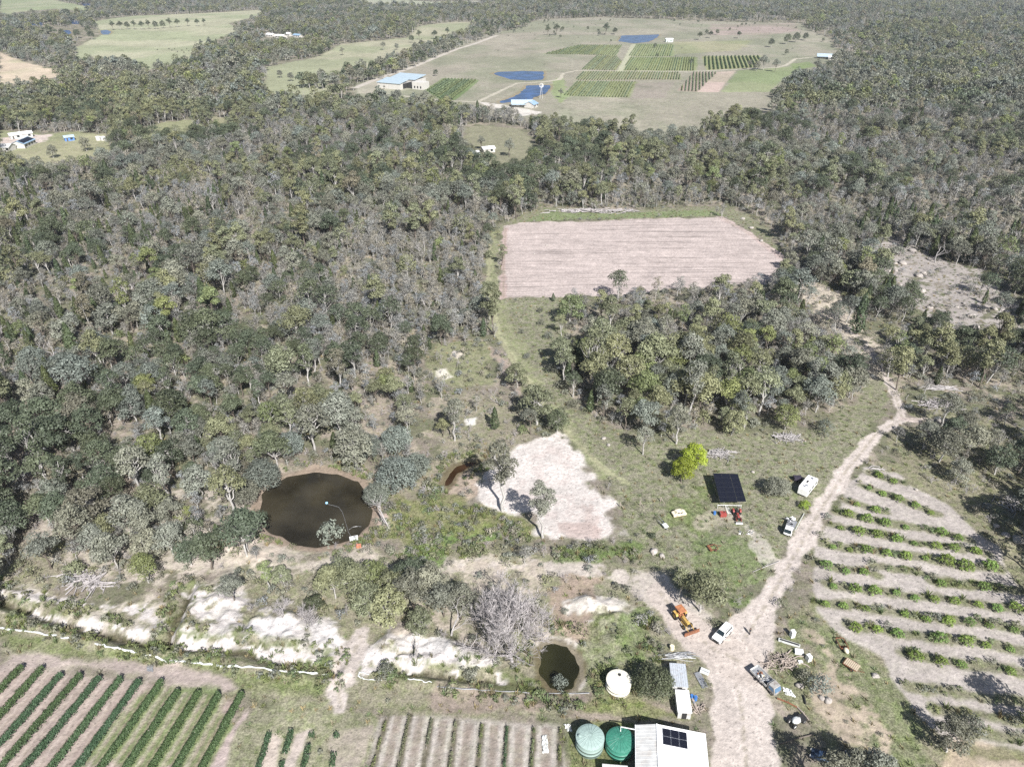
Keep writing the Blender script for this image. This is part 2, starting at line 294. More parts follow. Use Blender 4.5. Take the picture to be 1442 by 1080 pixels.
VRL = [((33,942),(-52,1030)),((62,943),(-30,1045)),((87,952),(0,1053)),((115,953),(-8,1096)),((142,957),(25,1098)),((172,958),(63,1098)),((198,962),(98,1100)),((230,962),(132,1100)),((252,976),(168,1100)),((281,978),(205,1100)),((309,981),(240,1100)),((342,980),(277,1100))]
BEDL = [((545,1012),(520,1098)),((577,1008),(558,1098)),((608,1014),(593,1098)),((642,1017),(631,1098)),((679,1021),(671,1098)),((714,1024),(709,1098)),((752,1026),(747,1098)),((789,1028),(787,1098))]
FURR = []
for LL, ts, cols in ((VRL, (.3, .7), [(212,198,188), (170,152,142)]), (BEDL, (.22, .5, .78), [(214,206,198), (150,136,124)])):
    for (a, b), (c_, d_) in zip(LL, LL[1:]):
        A0 = np.array(G(*a)); B0 = np.array(G(*b)); A1 = np.array(G(*c_)); B1 = np.array(G(*d_))
        for i, t_ in enumerate(ts): FURR.append((np.array([A0*(1-t_)+A1*t_, B0*(1-t_)+B1*t_]), .28, cols[i % 2], .6))
        for t_ in (.38, .62): FURR.append((np.array([A0*(1-t_)+A1*t_, B0*(1-t_)+B1*t_]), .10, (158,142,130), .55))
for a, b in BEDL: FURR.append((GP([a, b]), .42, (104,98,78), .85))
def paint(X, Y):
    n = X.size
    d = np.hypot(X, Y)
    n1 = fbm(X, Y, 9, 31, 4); n2 = fbm(X, Y, 2.3, 37, 3); n3 = fbm(X, Y, 34, 41, 3)
    n4 = fbm(X, Y, 5.5, 47, 4); n6 = fbm(X, Y, .9, 53, 2); n7 = fbm(X, Y, 75, 57, 4); n8 = fbm(X, Y*.4, 22, 59, 4)
    c = np.empty((n, 3)); g = np.full(n, .45); zone = np.zeros(n, np.int8)
    a = np.array(S(158, 148, 137)); b = np.array(S(132, 131, 110)); e = np.array(S(190, 177, 164))
    t = sm(.35, .62, n1)[:, None]; c[:] = a*(1-t)+b*t
    t = (sm(.53, .62, n4)*.8)[:, None]; c[:] = c*(1-t)+e*t
    # far forest floor is darker litter
    for P, colr, soft, nz, zn, gr, op, thr in POLYG:
        s = sd_poly(P, X, Y, 12+soft+nz); m = s > -(soft+nz)
        if not m.any(): continue
        ss = s[m]+(n4[m]-.5)*2.4*nz*(1+0*ss if False else 1)
        k = sm(-soft*.5, soft*.5, ss)*op
        if thr > 0: k = k*sm(thr-.05, thr+.05, n2[m]*.40+n4[m]*.40+n6[m]*.20)
        col = np.array(S(*colr))[None, :]*(.70+.60*(n1[m]*.35+n2[m]*.35+n6[m]*.30))[:, None]
        if zn in ('paddock', 'vineyard_ground') and P[:, 1].mean() > 400:
            q = sm(.38, .62, n7[m])[:, None]; col = col*(q*np.array([[1.06, 1.02, 1.0]])+(1-q)*np.array([[.86, .90, .80]]))*(.84+.32*n8[m])[:, None]
        c[m] = c[m]*(1-k[:, None])+col*k[:, None]
        g[m] = g[m]*(1-k)+gr*k
        zi = Z.index(zn)
        if zi: zm = np.where(m)[0][k > .5]; zone[zm] = zi
        elif op > .85: zm = np.where(m)[0][k > .5]; zone[zm] = 0
    # orchard grass strips
    for P in OSTRIP:
        s = sd_line(P, [1.2]*len(P), X, Y, 3); m = s > -2
        if not m.any(): continue
        k = sm(-.5, .5, s[m]+(n2[m]-.5)*2.0)*.75
        col = np.array(S(132, 132, 98))[None, :]*(.8+.4*n2[m])[:, None]
        c[m] = c[m]*(1-k[:, None])+col*k[:, None]; g[m] = np.maximum(g[m], k*.7)
    # ditches: wet dark bottoms and green sides
    for P, w, dp in DP:
        s = sd_line(P, [w]*len(P), X, Y, 4); m = s > -2.5
        if not m.any(): continue
        k = sm(-1.6, -.4, s[m]+(n6[m]-.5)*2)*sm(.42, .54, n4[m]*.6+n6[m]*.4)*.8
        col = np.array(S(118, 128, 84))[None, :]
        c[m] = c[m]*(1-k[:, None])+col*k[:, None]
        k = sm(.1, .9, s[m]+(n6[m]-.5)*1.2)*.8; col = np.array(S(88, 82, 62))[None, :]
        c[m] = c[m]*(1-k[:, None])+col*k[:, None]
    # bright sand thrown up along the ditches
    for pl, w_ in BANKL:
        P = GP(pl); s = sd_line(P, [w_]*len(P), X, Y, 4); m = s > -2
        if not m.any(): continue
        k = sm(-.3, .3, s[m]+(n6[m]-.5)*2.4+(n4[m]-.5)*5.0-.25); col = np.array(S(220, 213, 208))[None, :]*(.85+.3*n6[m])[:, None]
        c[m] = c[m]*(1-k[:, None])+col*k[:, None]; g[m] *= (1-k); zone[np.where(m)[0][k > .5]] = 3
    # tracks
    for P, W, colr, zn in TRK:
        s = sd_line(P, W, X, Y); m = s > -3
        if not m.any(): continue
        far = d[m] > 400
        ss = s[m]+(n2[m]-.5)*1.6+(n4[m]-.5)*2.4*(W[0] < 3.4)+(n6[m]-.5)*.6
        k = sm(-.3, .4, ss)
        # two worn wheel lines with grass between on the narrow stretches
        col = np.array(S(*colr))[None, :]*(.84+.3*(n2[m]*.6+n1[m]*.4))[:, None]
        c[m] = c[m]*(1-k[:, None])+col*k[:, None]; g[m] = g[m]*(1-k)
        if max(W) < 7 and zn != 'paddock' and P[0, 1] < 500 or W[0] < 1.5:
            dc = -sd_line(P, [0]*len(P), X, Y, 8)[m]
            rut = np.exp(-((dc-.85)/.32)**2)*k*.5; mid_ = np.exp(-(dc/.38)**2)*k*.5*(n6[m] > .42)
            c[m] = c[m]*(1+.14*rut[:, None]); c[m] = c[m]*(1-mid_[:, None])+np.array(S(158, 150, 126))[None, :]*mid_[:, None]
        zone[np.where(m)[0][k > .5]] = Z.index(zn)
    # furrows and wheel marks running with the crop rows
    near = Y < 130
    if near.any():
        for P, w_, colr, amt in FURR:
            s = sd_line(P, [w_, w_], X, Y, 2); m = s > -.6
            if m.any():
                k = sm(-.35, .15, s[m]+(n6[m]-.5)*.5)*amt; c[m] = c[m]*(1-k[:, None])+np.array(S(*colr))[None, :]*k[:, None]
    # wheel sweeps across the yard
    yard = (np.abs(X-45) < 30) & (Y > 68) & (Y < 118)
    if yard.any():
        for j in range(9):
            P = np.array([[52+j*1.1-4, 66], [47+j*.9-3, 84], [44+j*1.3-5, 98], [50+j*.9, 112]])
            s = sd_line(P, [.16]*4, X, Y, 2); m = s > -.5
            if m.any(): k = (sm(-.4, .1, s[m])*.35)[:, None]; c[m] = c[m]*(1-k)+c[m]*(.80 if j % 2 else 1.10)*k
    # mud rims round the dams
    for n_, P, key in WP:
        s = sd_poly(P, X, Y, 14); m = s > -3.0
        if not m.any(): continue
        if key in ('green', 'brown'):
            k = sm(-.9, .1, s[m]+(n6[m]-.5)*1.2)*.8; col = np.array(S(110, 100, 72))[None, :]
        elif key == 'blue':
            k = sm(-3, 0, s[m])*.8; col = np.array(S(160, 148, 120))[None, :]
        else:
            k = sm(-1.6, .3, s[m]+(n2[m]-.5)*2)*.8; col = np.array(S(160, 144, 128))[None, :]
        c[m] = c[m]*(1-k[:, None])+col*k[:, None]
        zone[np.where(m)[0][s[m] > 0]] = 0; g[m] *= (1-k)
    return c, g, zone
EXPO = 0.78; HAZE = 0.000085
# ------------------------------------------------------------ materials
def newmat(name):
    m = bpy.data.materials.new(name); m.use_nodes = True; nt = m.node_tree; nt.nodes.clear()
    o = nt.nodes.new('ShaderNodeOutputMaterial'); return m, nt, o
def N(nt, t, **k):
    n = nt.nodes.new(t)
    for a, b in k.items():
        if a == 'inp':
            for i, v in b.items(): n.inputs[i].default_value = v
        else: setattr(n, a, b)
    return n
def paintmat(name, col, rough=.6, metal=0, noise=.15, scale=3.0, spec=.4, stretch=None, bump=0.0, dirt=None, dirtamt=.0):
    m, nt, o = newmat(name); L = nt.links.new
    p = N(nt, 'ShaderNodeBsdfPrincipled'); p.inputs['Roughness'].default_value = rough; p.inputs['Metallic'].default_value = metal
    p.inputs['Specular IOR Level'].default_value = spec
    tc = N(nt, 'ShaderNodeTexCoord'); mp = N(nt, 'ShaderNodeMapping')
    if stretch: mp.inputs['Scale'].default_value = stretch
    L(tc.outputs['Object'], mp.inputs[0])
    nz = N(nt, 'ShaderNodeTexNoise'); nz.inputs['Scale'].default_value = scale; nz.inputs['Detail'].default_value = 5
    L(mp.outputs[0], nz.inputs['Vector'])
    mr = N(nt, 'ShaderNodeMapRange'); mr.inputs[1].default_value = .3; mr.inputs[2].default_value = .7
    mr.inputs[3].default_value = 1-noise; mr.inputs[4].default_value = 1+noise
    L(nz.outputs[0], mr.inputs[0])
    mx = N(nt, 'ShaderNodeVectorMath', operation='SCALE'); mx.inputs[0].default_value = col[:3]; L(mr.outputs[0], mx.inputs['Scale'])
    out = mx.outputs[0]
    if dirt:
        n2 = N(nt, 'ShaderNodeTexNoise'); n2.inputs['Scale'].default_value = scale*.6; n2.inputs['Detail'].default_value = 7; L(tc.outputs['Object'], n2.inputs['Vector'])
        r2 = N(nt, 'ShaderNodeMapRange'); r2.inputs[1].default_value = .52; r2.inputs[2].default_value = .68; r2.inputs[4].default_value = dirtamt; L(n2.outputs[0], r2.inputs[0])
        mm = N(nt, 'ShaderNodeMix', data_type='RGBA'); L(r2.outputs[0], mm.inputs[0]); L(out, mm.inputs[6]); mm.inputs[7].default_value = (*dirt, 1); out = mm.outputs[2]
    L(out, p.inputs['Base Color'])
    if bump:
        b = N(nt, 'ShaderNodeBump'); b.inputs['Strength'].default_value = bump; b.inputs['Distance'].default_value = .05
        L(nz.outputs[0], b.inputs['Height']); L(b.outputs[0], p.inputs['Normal'])
    L(p.outputs[0], o.inputs[0]); return m
def groundmat(name, stripes=False):
    m, nt, o = newmat(name); L = nt.links.new
    p = N(nt, 'ShaderNodeBsdfPrincipled'); p.inputs['Roughness'].default_value = .95; p.inputs['Specular IOR Level'].default_value = .1
    at = N(nt, 'ShaderNodeAttribute', attribute_name='Col'); ge = N(nt, 'ShaderNodeNewGeometry')
    def noise(sc, det, sep=None, rough=.6):
        n = N(nt, 'ShaderNodeTexNoise'); n.inputs['Scale'].default_value = sc; n.inputs['Detail'].default_value = det; n.inputs['Roughness'].default_value = rough
        if sep:
            mp = N(nt, 'ShaderNodeMapping'); mp.inputs['Scale'].default_value = sep[0]; mp.inputs['Rotation'].default_value = (0, 0, sep[1]); L(ge.outputs['Position'], mp.inputs[0]); L(mp.outputs[0], n.inputs['Vector'])
        else: L(ge.outputs['Position'], n.inputs['Vector'])
        return n
    def rng(n, a, b, c, d):
        r = N(nt, 'ShaderNodeMapRange'); r.inputs[1].default_value = a; r.inputs[2].default_value = b; r.inputs[3].default_value = c; r.inputs[4].default_value = d
        L(n, r.inputs[0]); return r.outputs[0]
    def mul(a, b):
        x = N(nt, 'ShaderNodeMath', operation='MULTIPLY'); L(a, x.inputs[0])
        if isinstance(b, float): x.inputs[1].default_value = b
        else: L(b, x.inputs[1])
        return x.outputs[0]
    a = noise(1.1, 6); b = noise(.22, 4); f = noise(3.2, 3, rough=.7)
    v = mul(rng(a.outputs[0], .28, .72, .76, 1.22), rng(b.outputs[0], .3, .7, .88, 1.12))
    # grass: small dark tufts and pale dry stalks, only where grass grows
    gt = rng(f.outputs[0], .40, .62, .50, 1.30)
    gm = N(nt, 'ShaderNodeMix', data_type='FLOAT'); L(at.outputs['Alpha'], gm.inputs[0]); gm.inputs[2].default_value = 1.0; L(gt, gm.inputs[3])
    v = mul(v, gm.outputs[0])
    # scattered stones, sticks and leaves on bare soil
    vo = N(nt, 'ShaderNodeTexVoronoi'); vo.inputs['Scale'].default_value = .9; L(ge.outputs['Position'], vo.inputs['Vector'])
    sp = rng(vo.outputs['Distance'], .10, .22, .62, 1.0); v = mul(v, sp)
    if stripes:
        s1 = noise(1.0, 3, ((.02, .55, 1), STR_ROT)); s2 = noise(1.0, 4, ((.05, 1.6, 1), STR_ROT))
        v = mul(v, rng(s1.outputs[0], .30, .50, .62, 1.04)); v = mul(v, rng(s2.outputs[0], .34, .6, .84, 1.08))
        w = N(nt, 'ShaderNodeTexWave', bands_direction='Y'); w.inputs['Scale'].default_value = .314/2.9*2; w.inputs['Distortion'].default_value = 3.0; w.inputs['Detail'].default_value = 2
        mp = N(nt, 'ShaderNodeMapping'); mp.inputs['Rotation'].default_value = (0, 0, STR_ROT); L(ge.outputs['Position'], mp.inputs[0]); L(mp.outputs[0], w.inputs[0])
        v = mul(v, rng(w.outputs[1], .0, .35, .88, 1.02))
    sc = N(nt, 'ShaderNodeVectorMath', operation='SCALE'); L(at.outputs['Color'], sc.inputs[0]); L(v, sc.inputs['Scale'])
    # hue wander between greener and browner
    hn = noise(.5, 5); mm = N(nt, 'ShaderNodeMix', data_type='RGBA', blend_type='MULTIPLY')
    L(mul(rng(hn.outputs[0], .45, .6, 0, 1), at.outputs['Alpha']), mm.inputs[0]); L(sc.outputs[0], mm.inputs[6]); mm.inputs[7].default_value = (.86, 1.0, .72, 1)
    pn = noise(.75, 9, rough=.72); m3 = N(nt, 'ShaderNodeMix', data_type='RGBA', blend_type='MULTIPLY')
    L(mul(rng(pn.outputs[0], .50, .60, 0, 1), at.outputs['Alpha']), m3.inputs[0]); L(mm.outputs[2], m3.inputs[6]); m3.inputs[7].default_value = (.58, .64, .52, 1)
    L(m3.outputs[2], p.inputs['Base Color'])
    bp = N(nt, 'ShaderNodeBump'); bp.inputs['Strength'].default_value = .55; bp.inputs['Distance'].default_value = .35
    L(a.outputs[0], bp.inputs['Height']); b2 = N(nt, 'ShaderNodeBump'); b2.inputs['Strength'].default_value = .5; b2.inputs['Distance'].default_value = .12
    L(f.outputs[0], b2.inputs['Height']); L(bp.outputs[0], b2.inputs['Normal']); L(b2.outputs[0], p.inputs['Normal'])
    L(p.outputs[0], o.inputs[0]); return m
STR_ROT = 0.0
M_GROUND = groundmat('soil_and_grass'); M_PLOUGH = groundmat('ploughed_soil', True)
def watermat(name, col, rough=.08, bump=.05, spec=.5):
    m, nt, o = newmat(name); L = nt.links.new
    p = N(nt, 'ShaderNodeBsdfPrincipled'); p.inputs['Roughness'].default_value = rough; p.inputs['IOR'].default_value = 1.33; p.inputs['Specular IOR Level'].default_value = spec
    ge = N(nt, 'ShaderNodeNewGeometry'); n = N(nt, 'ShaderNodeTexNoise'); n.inputs['Scale'].default_value = .09; n.inputs['Detail'].default_value = 4; L(ge.outputs['Position'], n.inputs['Vector'])
    r = N(nt, 'ShaderNodeMapRange'); r.inputs[1].default_value = .35; r.inputs[2].default_value = .65; r.inputs[3].default_value = .6; r.inputs[4].default_value = 1.6; L(n.outputs[0], r.inputs[0])
    s = N(nt, 'ShaderNodeVectorMath', operation='SCALE'); s.inputs[0].default_value = col; L(r.outputs[0], s.inputs['Scale']); L(s.outputs[0], p.inputs['Base Color'])
    w = N(nt, 'ShaderNodeTexNoise'); w.inputs['Scale'].default_value = 1.5; w.inputs['Detail'].default_value = 3; L(ge.outputs['Position'], w.inputs['Vector'])
    b = N(nt, 'ShaderNodeBump'); b.inputs['Strength'].default_value = bump; b.inputs['Distance'].default_value = .1; L(w.outputs[0], b.inputs['Height']); L(b.outputs[0], p.inputs['Normal'])
    L(p.outputs[0], o.inputs[0]); return m
MW = {'dam': watermat('muddy_dam_water', (.030, .026, .017)), 'brown': watermat('tea_brown_water', (.030, .016, .007)),
      'green': watermat('green_pond_water', (.018, .018, .008)), 'blue': watermat('blue_dam_water', (.022, .055, .15), .2, .03, .3)}  # far dams: sky reflection painted in as blue base colour, specular lowered
def leafmat(name, col, tr=.26, var=.28, hue=.10):
    m, nt, o = newmat(name); L = nt.links.new
    at = N(nt, 'ShaderNodeAttribute', attribute_name='tint'); oi = N(nt, 'ShaderNodeObjectInfo')
    r = N(nt, 'ShaderNodeMapRange'); r.inputs[3].default_value = 1-var; r.inputs[4].default_value = 1+var; L(oi.outputs['Random'], r.inputs[0])
    mu = N(nt, 'ShaderNodeMath', operation='MULTIPLY'); L(at.outputs['Fac'], mu.inputs[0]); L(r.outputs[0], mu.inputs[1])
    rp = N(nt, 'ShaderNodeMath', operation='MULTIPLY', inp={1: 7.31}); L(oi.outputs['Random'], rp.inputs[0])
    fr = N(nt, 'ShaderNodeMath', operation='FRACT'); L(rp.outputs[0], fr.inputs[0])
    mx = N(nt, 'ShaderNodeMix', data_type='RGBA'); L(fr.outputs[0], mx.inputs[0])
    mx.inputs[6].default_value = (col[0]*(1+hue*1.6), col[1]*(1+hue*.5), col[2]*(1-hue), 1); mx.inputs[7].default_value = (col[0]*(1-hue), col[1]*(1-hue*.3), col[2]*(1+hue*1.4), 1)
    sc = N(nt, 'ShaderNodeVectorMath', operation='SCALE'); L(mx.outputs[2], sc.inputs[0]); L(mu.outputs[0], sc.inputs['Scale'])
    d = N(nt, 'ShaderNodeBsdfPrincipled'); d.inputs['Roughness'].default_value = .55; d.inputs['Specular IOR Level'].default_value = .35
    t = N(nt, 'ShaderNodeBsdfTranslucent'); ms = N(nt, 'ShaderNodeMixShader'); ms.inputs[0].default_value = tr*.6
    L(sc.outputs[0], d.inputs['Base Color']); L(sc.outputs[0], t.inputs[0]); L(d.outputs[0], ms.inputs[1]); L(t.outputs[0], ms.inputs[2]); L(ms.outputs[0], o.inputs[0]); return m
LK = 1.0
LEAF = {
 'grey-green': leafmat('grey_green_leaves', (.198*LK, .206*LK, .160*LK), hue=.04),
 'olive': leafmat('olive_leaves', (.192*LK, .204*LK, .116*LK), hue=.05),
 'blue-green': leafmat('blue_green_leaves', (.174*LK, .196*LK, .162*LK), hue=.035),
 'bright green': leafmat('bright_leaves', (.180*LK, .210*LK, .090*LK), hue=.06),
 'dark green': leafmat('dark_leaves', (.095*LK, .115*LK, .070*LK), hue=.05),
 'brownish': leafmat('bronze_leaves', (.190*LK, .178*LK, .125*LK), hue=.04),
}
LEAF_GREY = leafmat('thin_grey_scrub_leaves', (.225, .225, .198))
LEAF_LIME = leafmat('lime_leaves', (.26, .34, .045), .4)
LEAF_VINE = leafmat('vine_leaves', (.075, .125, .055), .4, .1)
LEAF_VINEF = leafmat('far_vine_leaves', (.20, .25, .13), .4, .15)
LEAF_ORCH = leafmat('orchard_leaves', (.20, .30, .075), .4, .2)
LEAF_CYP = leafmat('cypress_leaves', (.070, .092, .042), .3, .25)
LEAF_DRY = leafmat('dry_grass_blades', (.30, .27, .17), .4, .2)
LEAF_GRASS = leafmat('green_grass_blades', (.17, .21, .09), .4, .2)
BARK = paintmat('pale_gum_bark', (.40, .385, .36), .8, noise=.3, scale=1.5)
BARKD = paintmat('dark_rough_bark', (.13, .11, .09), .9, noise=.3, scale=2)
DEAD = paintmat('weathered_dead_wood', (.36, .34, .33), .85, noise=.25, scale=2)
DEADG = paintmat('grey_dead_twigs', (.36, .335, .33), .85, noise=.25, scale=2)

# ------------------------------------------------------------ mesh helpers
def np_mesh(name, V, F, mats, midx=None, tint=None, smooth=False, nv=4):
    me = bpy.data.meshes.new(name); V = np.asarray(V, np.float32); F = np.asarray(F, np.int32)
    me.vertices.add(len(V)); me.vertices.foreach_set('co', V.ravel())
    me.loops.add(F.size); me.loops.foreach_set('vertex_index', F.ravel())
    me.polygons.add(len(F)); me.polygons.foreach_set('loop_start', np.arange(0, F.size, F.shape[1], dtype=np.int32))
    me.polygons.foreach_set('loop_total', np.full(len(F), F.shape[1], np.int32))
    if midx is not None: me.polygons.foreach_set('material_index', np.asarray(midx, np.int32))
    if smooth: me.polygons.foreach_set('use_smooth', np.ones(len(F), bool))
    for m in mats: me.materials.append(m)
    if tint is not None:
        a = me.attributes.new('tint', 'FLOAT', 'FACE'); a.data.foreach_set('value', np.asarray(tint, np.float32))
    me.update(calc_edges=True); return me
class MB:
    def __init__(s): s.v = []; s.f = []; s.m = []; s.mats = []
    def mi(s, m):
        if m not in s.mats: s.mats.append(m)
        return s.mats.index(m)
    def add(s, vs, fs, m):
        o = len(s.v); s.v += [tuple(v) for v in vs]; i = s.mi(m)
        for f in fs: s.f.append(tuple(o+k for k in f)); s.m.append(i)
        return s
    def box(s, c, d, m, rz=0, rx=0, ry=0, taper=1.0, tapy=None):
        Mx = Matrix.Translation(c) @ Matrix.Rotation(rz, 4, 'Z') @ Matrix.Rotation(ry, 4, 'Y') @ Matrix.Rotation(rx, 4, 'X')
        x, y, z = d[0]/2, d[1]/2, d[2]/2; ty = taper if tapy is None else tapy
        vs = [(-x, -y, -z), (x, -y, -z), (x, y, -z), (-x, y, -z), (-x*taper, -y*ty, z), (x*taper, -y*ty, z), (x*taper, y*ty, z), (-x*taper, y*ty, z)]
        return s.add([Mx @ Vector(v) for v in vs], [(0, 3, 2, 1), (4, 5, 6, 7), (0, 1, 5, 4), (1, 2, 6, 5), (2, 3, 7, 6), (3, 0, 4, 7)], m)
    def tube(s, pts, r, m, n=6, cap=True):
        pts = [Vector(p) for p in pts]; r = r if isinstance(r, (list, tuple)) else [r]*len(pts); vs = []; fs = []
        for i, p in enumerate(pts):
            d = (pts[min(i+1, len(pts)-1)]-pts[max(i-1, 0)]); d = d.normalized() if d.length > 1e-6 else Vector((0, 0, 1))
            a = d.cross(Vector((0, 0, 1)) if abs(d.z) < .9 else Vector((1, 0, 0))).normalized(); b = d.cross(a)
            for k in range(n):
                t = 2*math.pi*k/n; vs.append(p+(a*math.cos(t)+b*math.sin(t))*r[i])
        for i in range(len(pts)-1):
            for k in range(n):
                k2 = (k+1) % n; fs.append((i*n+k, i*n+k2, (i+1)*n+k2, (i+1)*n+k))
        s.add(vs, fs, m)
        if cap:
            o = len(s.v)-len(vs); i = s.mi(m)
            s.f.append(tuple(o+k for k in reversed(range(n)))); s.m.append(i)
            s.f.append(tuple(o+(len(pts)-1)*n+k for k in range(n))); s.m.append(i)
        return s
    def lathe(s, prof, m, n=24, c=(0, 0, 0), Mx=None):
        vs = []; fs = []
        for r, z in prof:
            for k in range(n):
                t = 2*math.pi*k/n; v = Vector((r*math.cos(t), r*math.sin(t), z))
                vs.append((Mx @ v if Mx else v)+Vector(c))
        for i in range(len(prof)-1):
            for k in range(n):
                k2 = (k+1) % n; fs.append((i*n+k, i*n+k2, (i+1)*n+k2, (i+1)*n+k))
        return s.add(vs, fs, m)
    def prism(s, prof, w, m, Mx=None):      # outline in x,z extruded along y
        n = len(prof); vs = [(x, -w/2, z) for x, z in prof]+[(x, w/2, z) for x, z in prof]
        if Mx: vs = [Mx @ Vector(v) for v in vs]
        fs = [tuple(range(n)), tuple(reversed(range(n, 2*n)))]+[(i, n+i, n+(i+1) % n, (i+1) % n) for i in range(n)]
        return s.add(vs, fs, m)
    def blob(s, c, r, m, seed=0, n=8, rough=.25):
        vs = []; fs = []; rr = random.Random(seed)
        for i in range(n//2+1):
            ph = math.pi*i/(n//2)
            for k in range(n):
                t = 2*math.pi*k/n; q = 1+rr.uniform(-rough, rough)
                vs.append((c[0]+r[0]*math.sin(ph)*math.cos(t)*q, c[1]+r[1]*math.sin(ph)*math.sin(t)*q, c[2]+r[2]*math.cos(ph)*q))
        for i in range(n//2):
            for k in range(n):
                k2 = (k+1) % n; fs.append((i*n+k, (i+1)*n+k, (i+1)*n+k2, i*n+k2))
        return s.add(vs, fs, m)
    def mesh(s, name, smooth=False):
        me = bpy.data.meshes.new(name); me.from_pydata(s.v, [], s.f)
        for m in s.mats: me.materials.append(m)
        me.polygons.foreach_set('material_index', s.m)
        if smooth: me.polygons.foreach_set('use_smooth', [True]*len(s.f))
        me.update(); return me
    def build(s, name, parent=None, smooth=False, bevel=0):
        o = bpy.data.objects.new(name, s.mesh(name, smooth)); COL.objects.link(o)
        if parent: o.parent = parent
        if bevel:
            b = o.modifiers.new('bevel', 'BEVEL'); b.width = bevel; b.segments = 2; b.limit_method = 'ANGLE'
        return o
def tag(o, label=None, cat=None, group=None, kind=None):
    if label: o['label'] = label
    if cat: o['category'] = cat
    if group: o['group'] = group
    if kind: o['kind'] = kind
    return o
def thing(name, label, cat, loc=(0, 0, 0), rz=0, group=None):
    o = bpy.data.objects.new(name, None); COL.objects.link(o); o.location = loc; o.rotation_euler = (0, 0, rz); o.empty_display_size = .5
    return tag(o, label, cat, group)
def link(name, me, parent=None, loc=(0, 0, 0)):
    o = bpy.data.objects.new(name, me); COL.objects.link(o); o.location = loc
    if parent: o.parent = parent
    return o
def heading(px, py, qx, qy):                   # ground angle of a picture direction
    a = G(px, py); b = G(qx, qy); return math.atan2(b[1]-a[1], b[0]-a[0])

# ------------------------------------------------------------ terrain
def grid(xs, ys, XX=None, YY=None):
    if XX is None: XX, YY = np.meshgrid(xs, ys)
    ny, nx = XX.shape; ZZ = H_(XX, YY); c, g, z = paint(XX.ravel(), YY.ravel())
    V = np.stack([XX.ravel(), YY.ravel(), ZZ.ravel()], 1)
    i = (np.arange(ny-1)[:, None]*nx+np.arange(nx-1)[None, :]).ravel()
    return V, np.stack([i, i+1, i+nx+1, i+nx], 1), c, g, z
YSPLIT = 352.0
inner = np.arange(-176, 190.01, .46)
xs = np.concatenate([-176-np.cumsum(np.geomspace(.5, 3.0, 110))[::-1], inner, inner[-1]+np.cumsum(np.geomspace(.5, 3.0, 110))])
ys = np.concatenate([np.linspace(30, 60, 16)[:-1], np.arange(60, YSPLIT-.2, .46), [YSPLIT]])
A = grid(xs, ys)
u = np.concatenate([np.linspace(-1.6, -.80, 60)[:-1], np.linspace(-.80, .80, 900), np.linspace(.80, 1.6, 60)[1:]])
yf = np.concatenate([np.geomspace(YSPLIT, 2600, 760), np.geomspace(2600, 9500, 40)[1:]])
YY = np.repeat(yf[:, None], len(u), 1); XX = u[None, :]*(yf[:, None]+60)
B = grid(None, None, XX, YY)
V = np.concatenate([A[0], B[0]]); F = np.concatenate([A[1], B[1]+len(A[0])]); Cc = np.concatenate([A[2], B[2]]); Gg = np.concatenate([A[3], B[3]]); Zz = np.concatenate([A[4], B[4]])
zf = Zz[F[:, 0]]
for i, zn in enumerate(Z):
    f = F[zf == i]
    if not len(f): continue
    uq, inv = np.unique(f, return_inverse=True)
    me = np_mesh(zn, V[uq], inv.reshape(f.shape), [M_PLOUGH if zn == 'ploughed_field' else M_GROUND], smooth=True)
    a = me.attributes.new('Col', 'FLOAT_COLOR', 'POINT'); a.data.foreach_set('color', np.concatenate([Cc[uq], Gg[uq][:, None]], 1).astype(np.float32).ravel())
    tag(link(zn, me), kind='structure')
del A, B, V, F, Cc, Gg, Zz
for n, P, k in WP:
    c = P.mean(0); far = n not in ('big', 'brown', 'green'); ex = 4.0 if far else 1.4
    Q = [p+(p-c)/np.linalg.norm(p-c)*ex for p in P]
    me = bpy.data.meshes.new('water'); me.from_pydata([(q[0], q[1], WL[n]) for q in Q], [], [tuple(range(len(Q)))]); me.materials.append(MW[k])
    tag(link('water', me), kind='structure')

# ------------------------------------------------------------ foliage generators
def frames(nrm, rng):
    nrm = nrm/np.linalg.norm(nrm, axis=1, keepdims=True); r = rng.normal(size=nrm.shape)
    a = np.cross(nrm, r); a /= np.linalg.norm(a, axis=1, keepdims=True); return nrm, a, np.cross(nrm, a)
def cards(P, nrm, size, rng, asp=.6):
    nrm, a, b = frames(nrm, rng); s = size*rng.uniform(.6, 1.35, len(P))[:, None]
    a = a*s*.5; b = b*s*asp*.5; bend = nrm*s*.12
    V = np.stack([P-a-b*.35, P-b+bend, P+a+b*.2, P+b+bend], 1).reshape(-1, 3)
    return V, np.arange(len(V)).reshape(-1, 4)
def crown_cards(blobs, n, size, rng, up=.5):
    """blobs: (x,y,z,rx,rz) leaf clumps; leaves lie in their outer shells"""
    bl = np.array(blobs); w = bl[:, 3]**2*np.maximum(bl[:, 4], .3); k = rng.choice(len(bl), n, p=w/w.sum())
    d = rng.normal(size=(n, 3)); d[:, 2] += .25; d /= np.linalg.norm(d, axis=1, keepdims=True)
    d[:, 2] = np.where(d[:, 2] < -.55, -d[:, 2]*.6, d[:, 2])
    rr = rng.uniform(.35, 1, n)[:, None]**.45*rng.uniform(.85, 1.15, (n, 1))
    P = bl[k, :3]+d*rr*np.stack([bl[k, 3], bl[k, 3], bl[k, 4]], 1)
    nrm = d+rng.normal(size=(n, 3))*.55; nrm[:, 2] += up
    tint = rng.uniform(.84, 1.16, n)*(rng.uniform(.85, 1.15, len(bl))[k])
    V, F = cards(P, nrm, size, rng); return V, F, tint
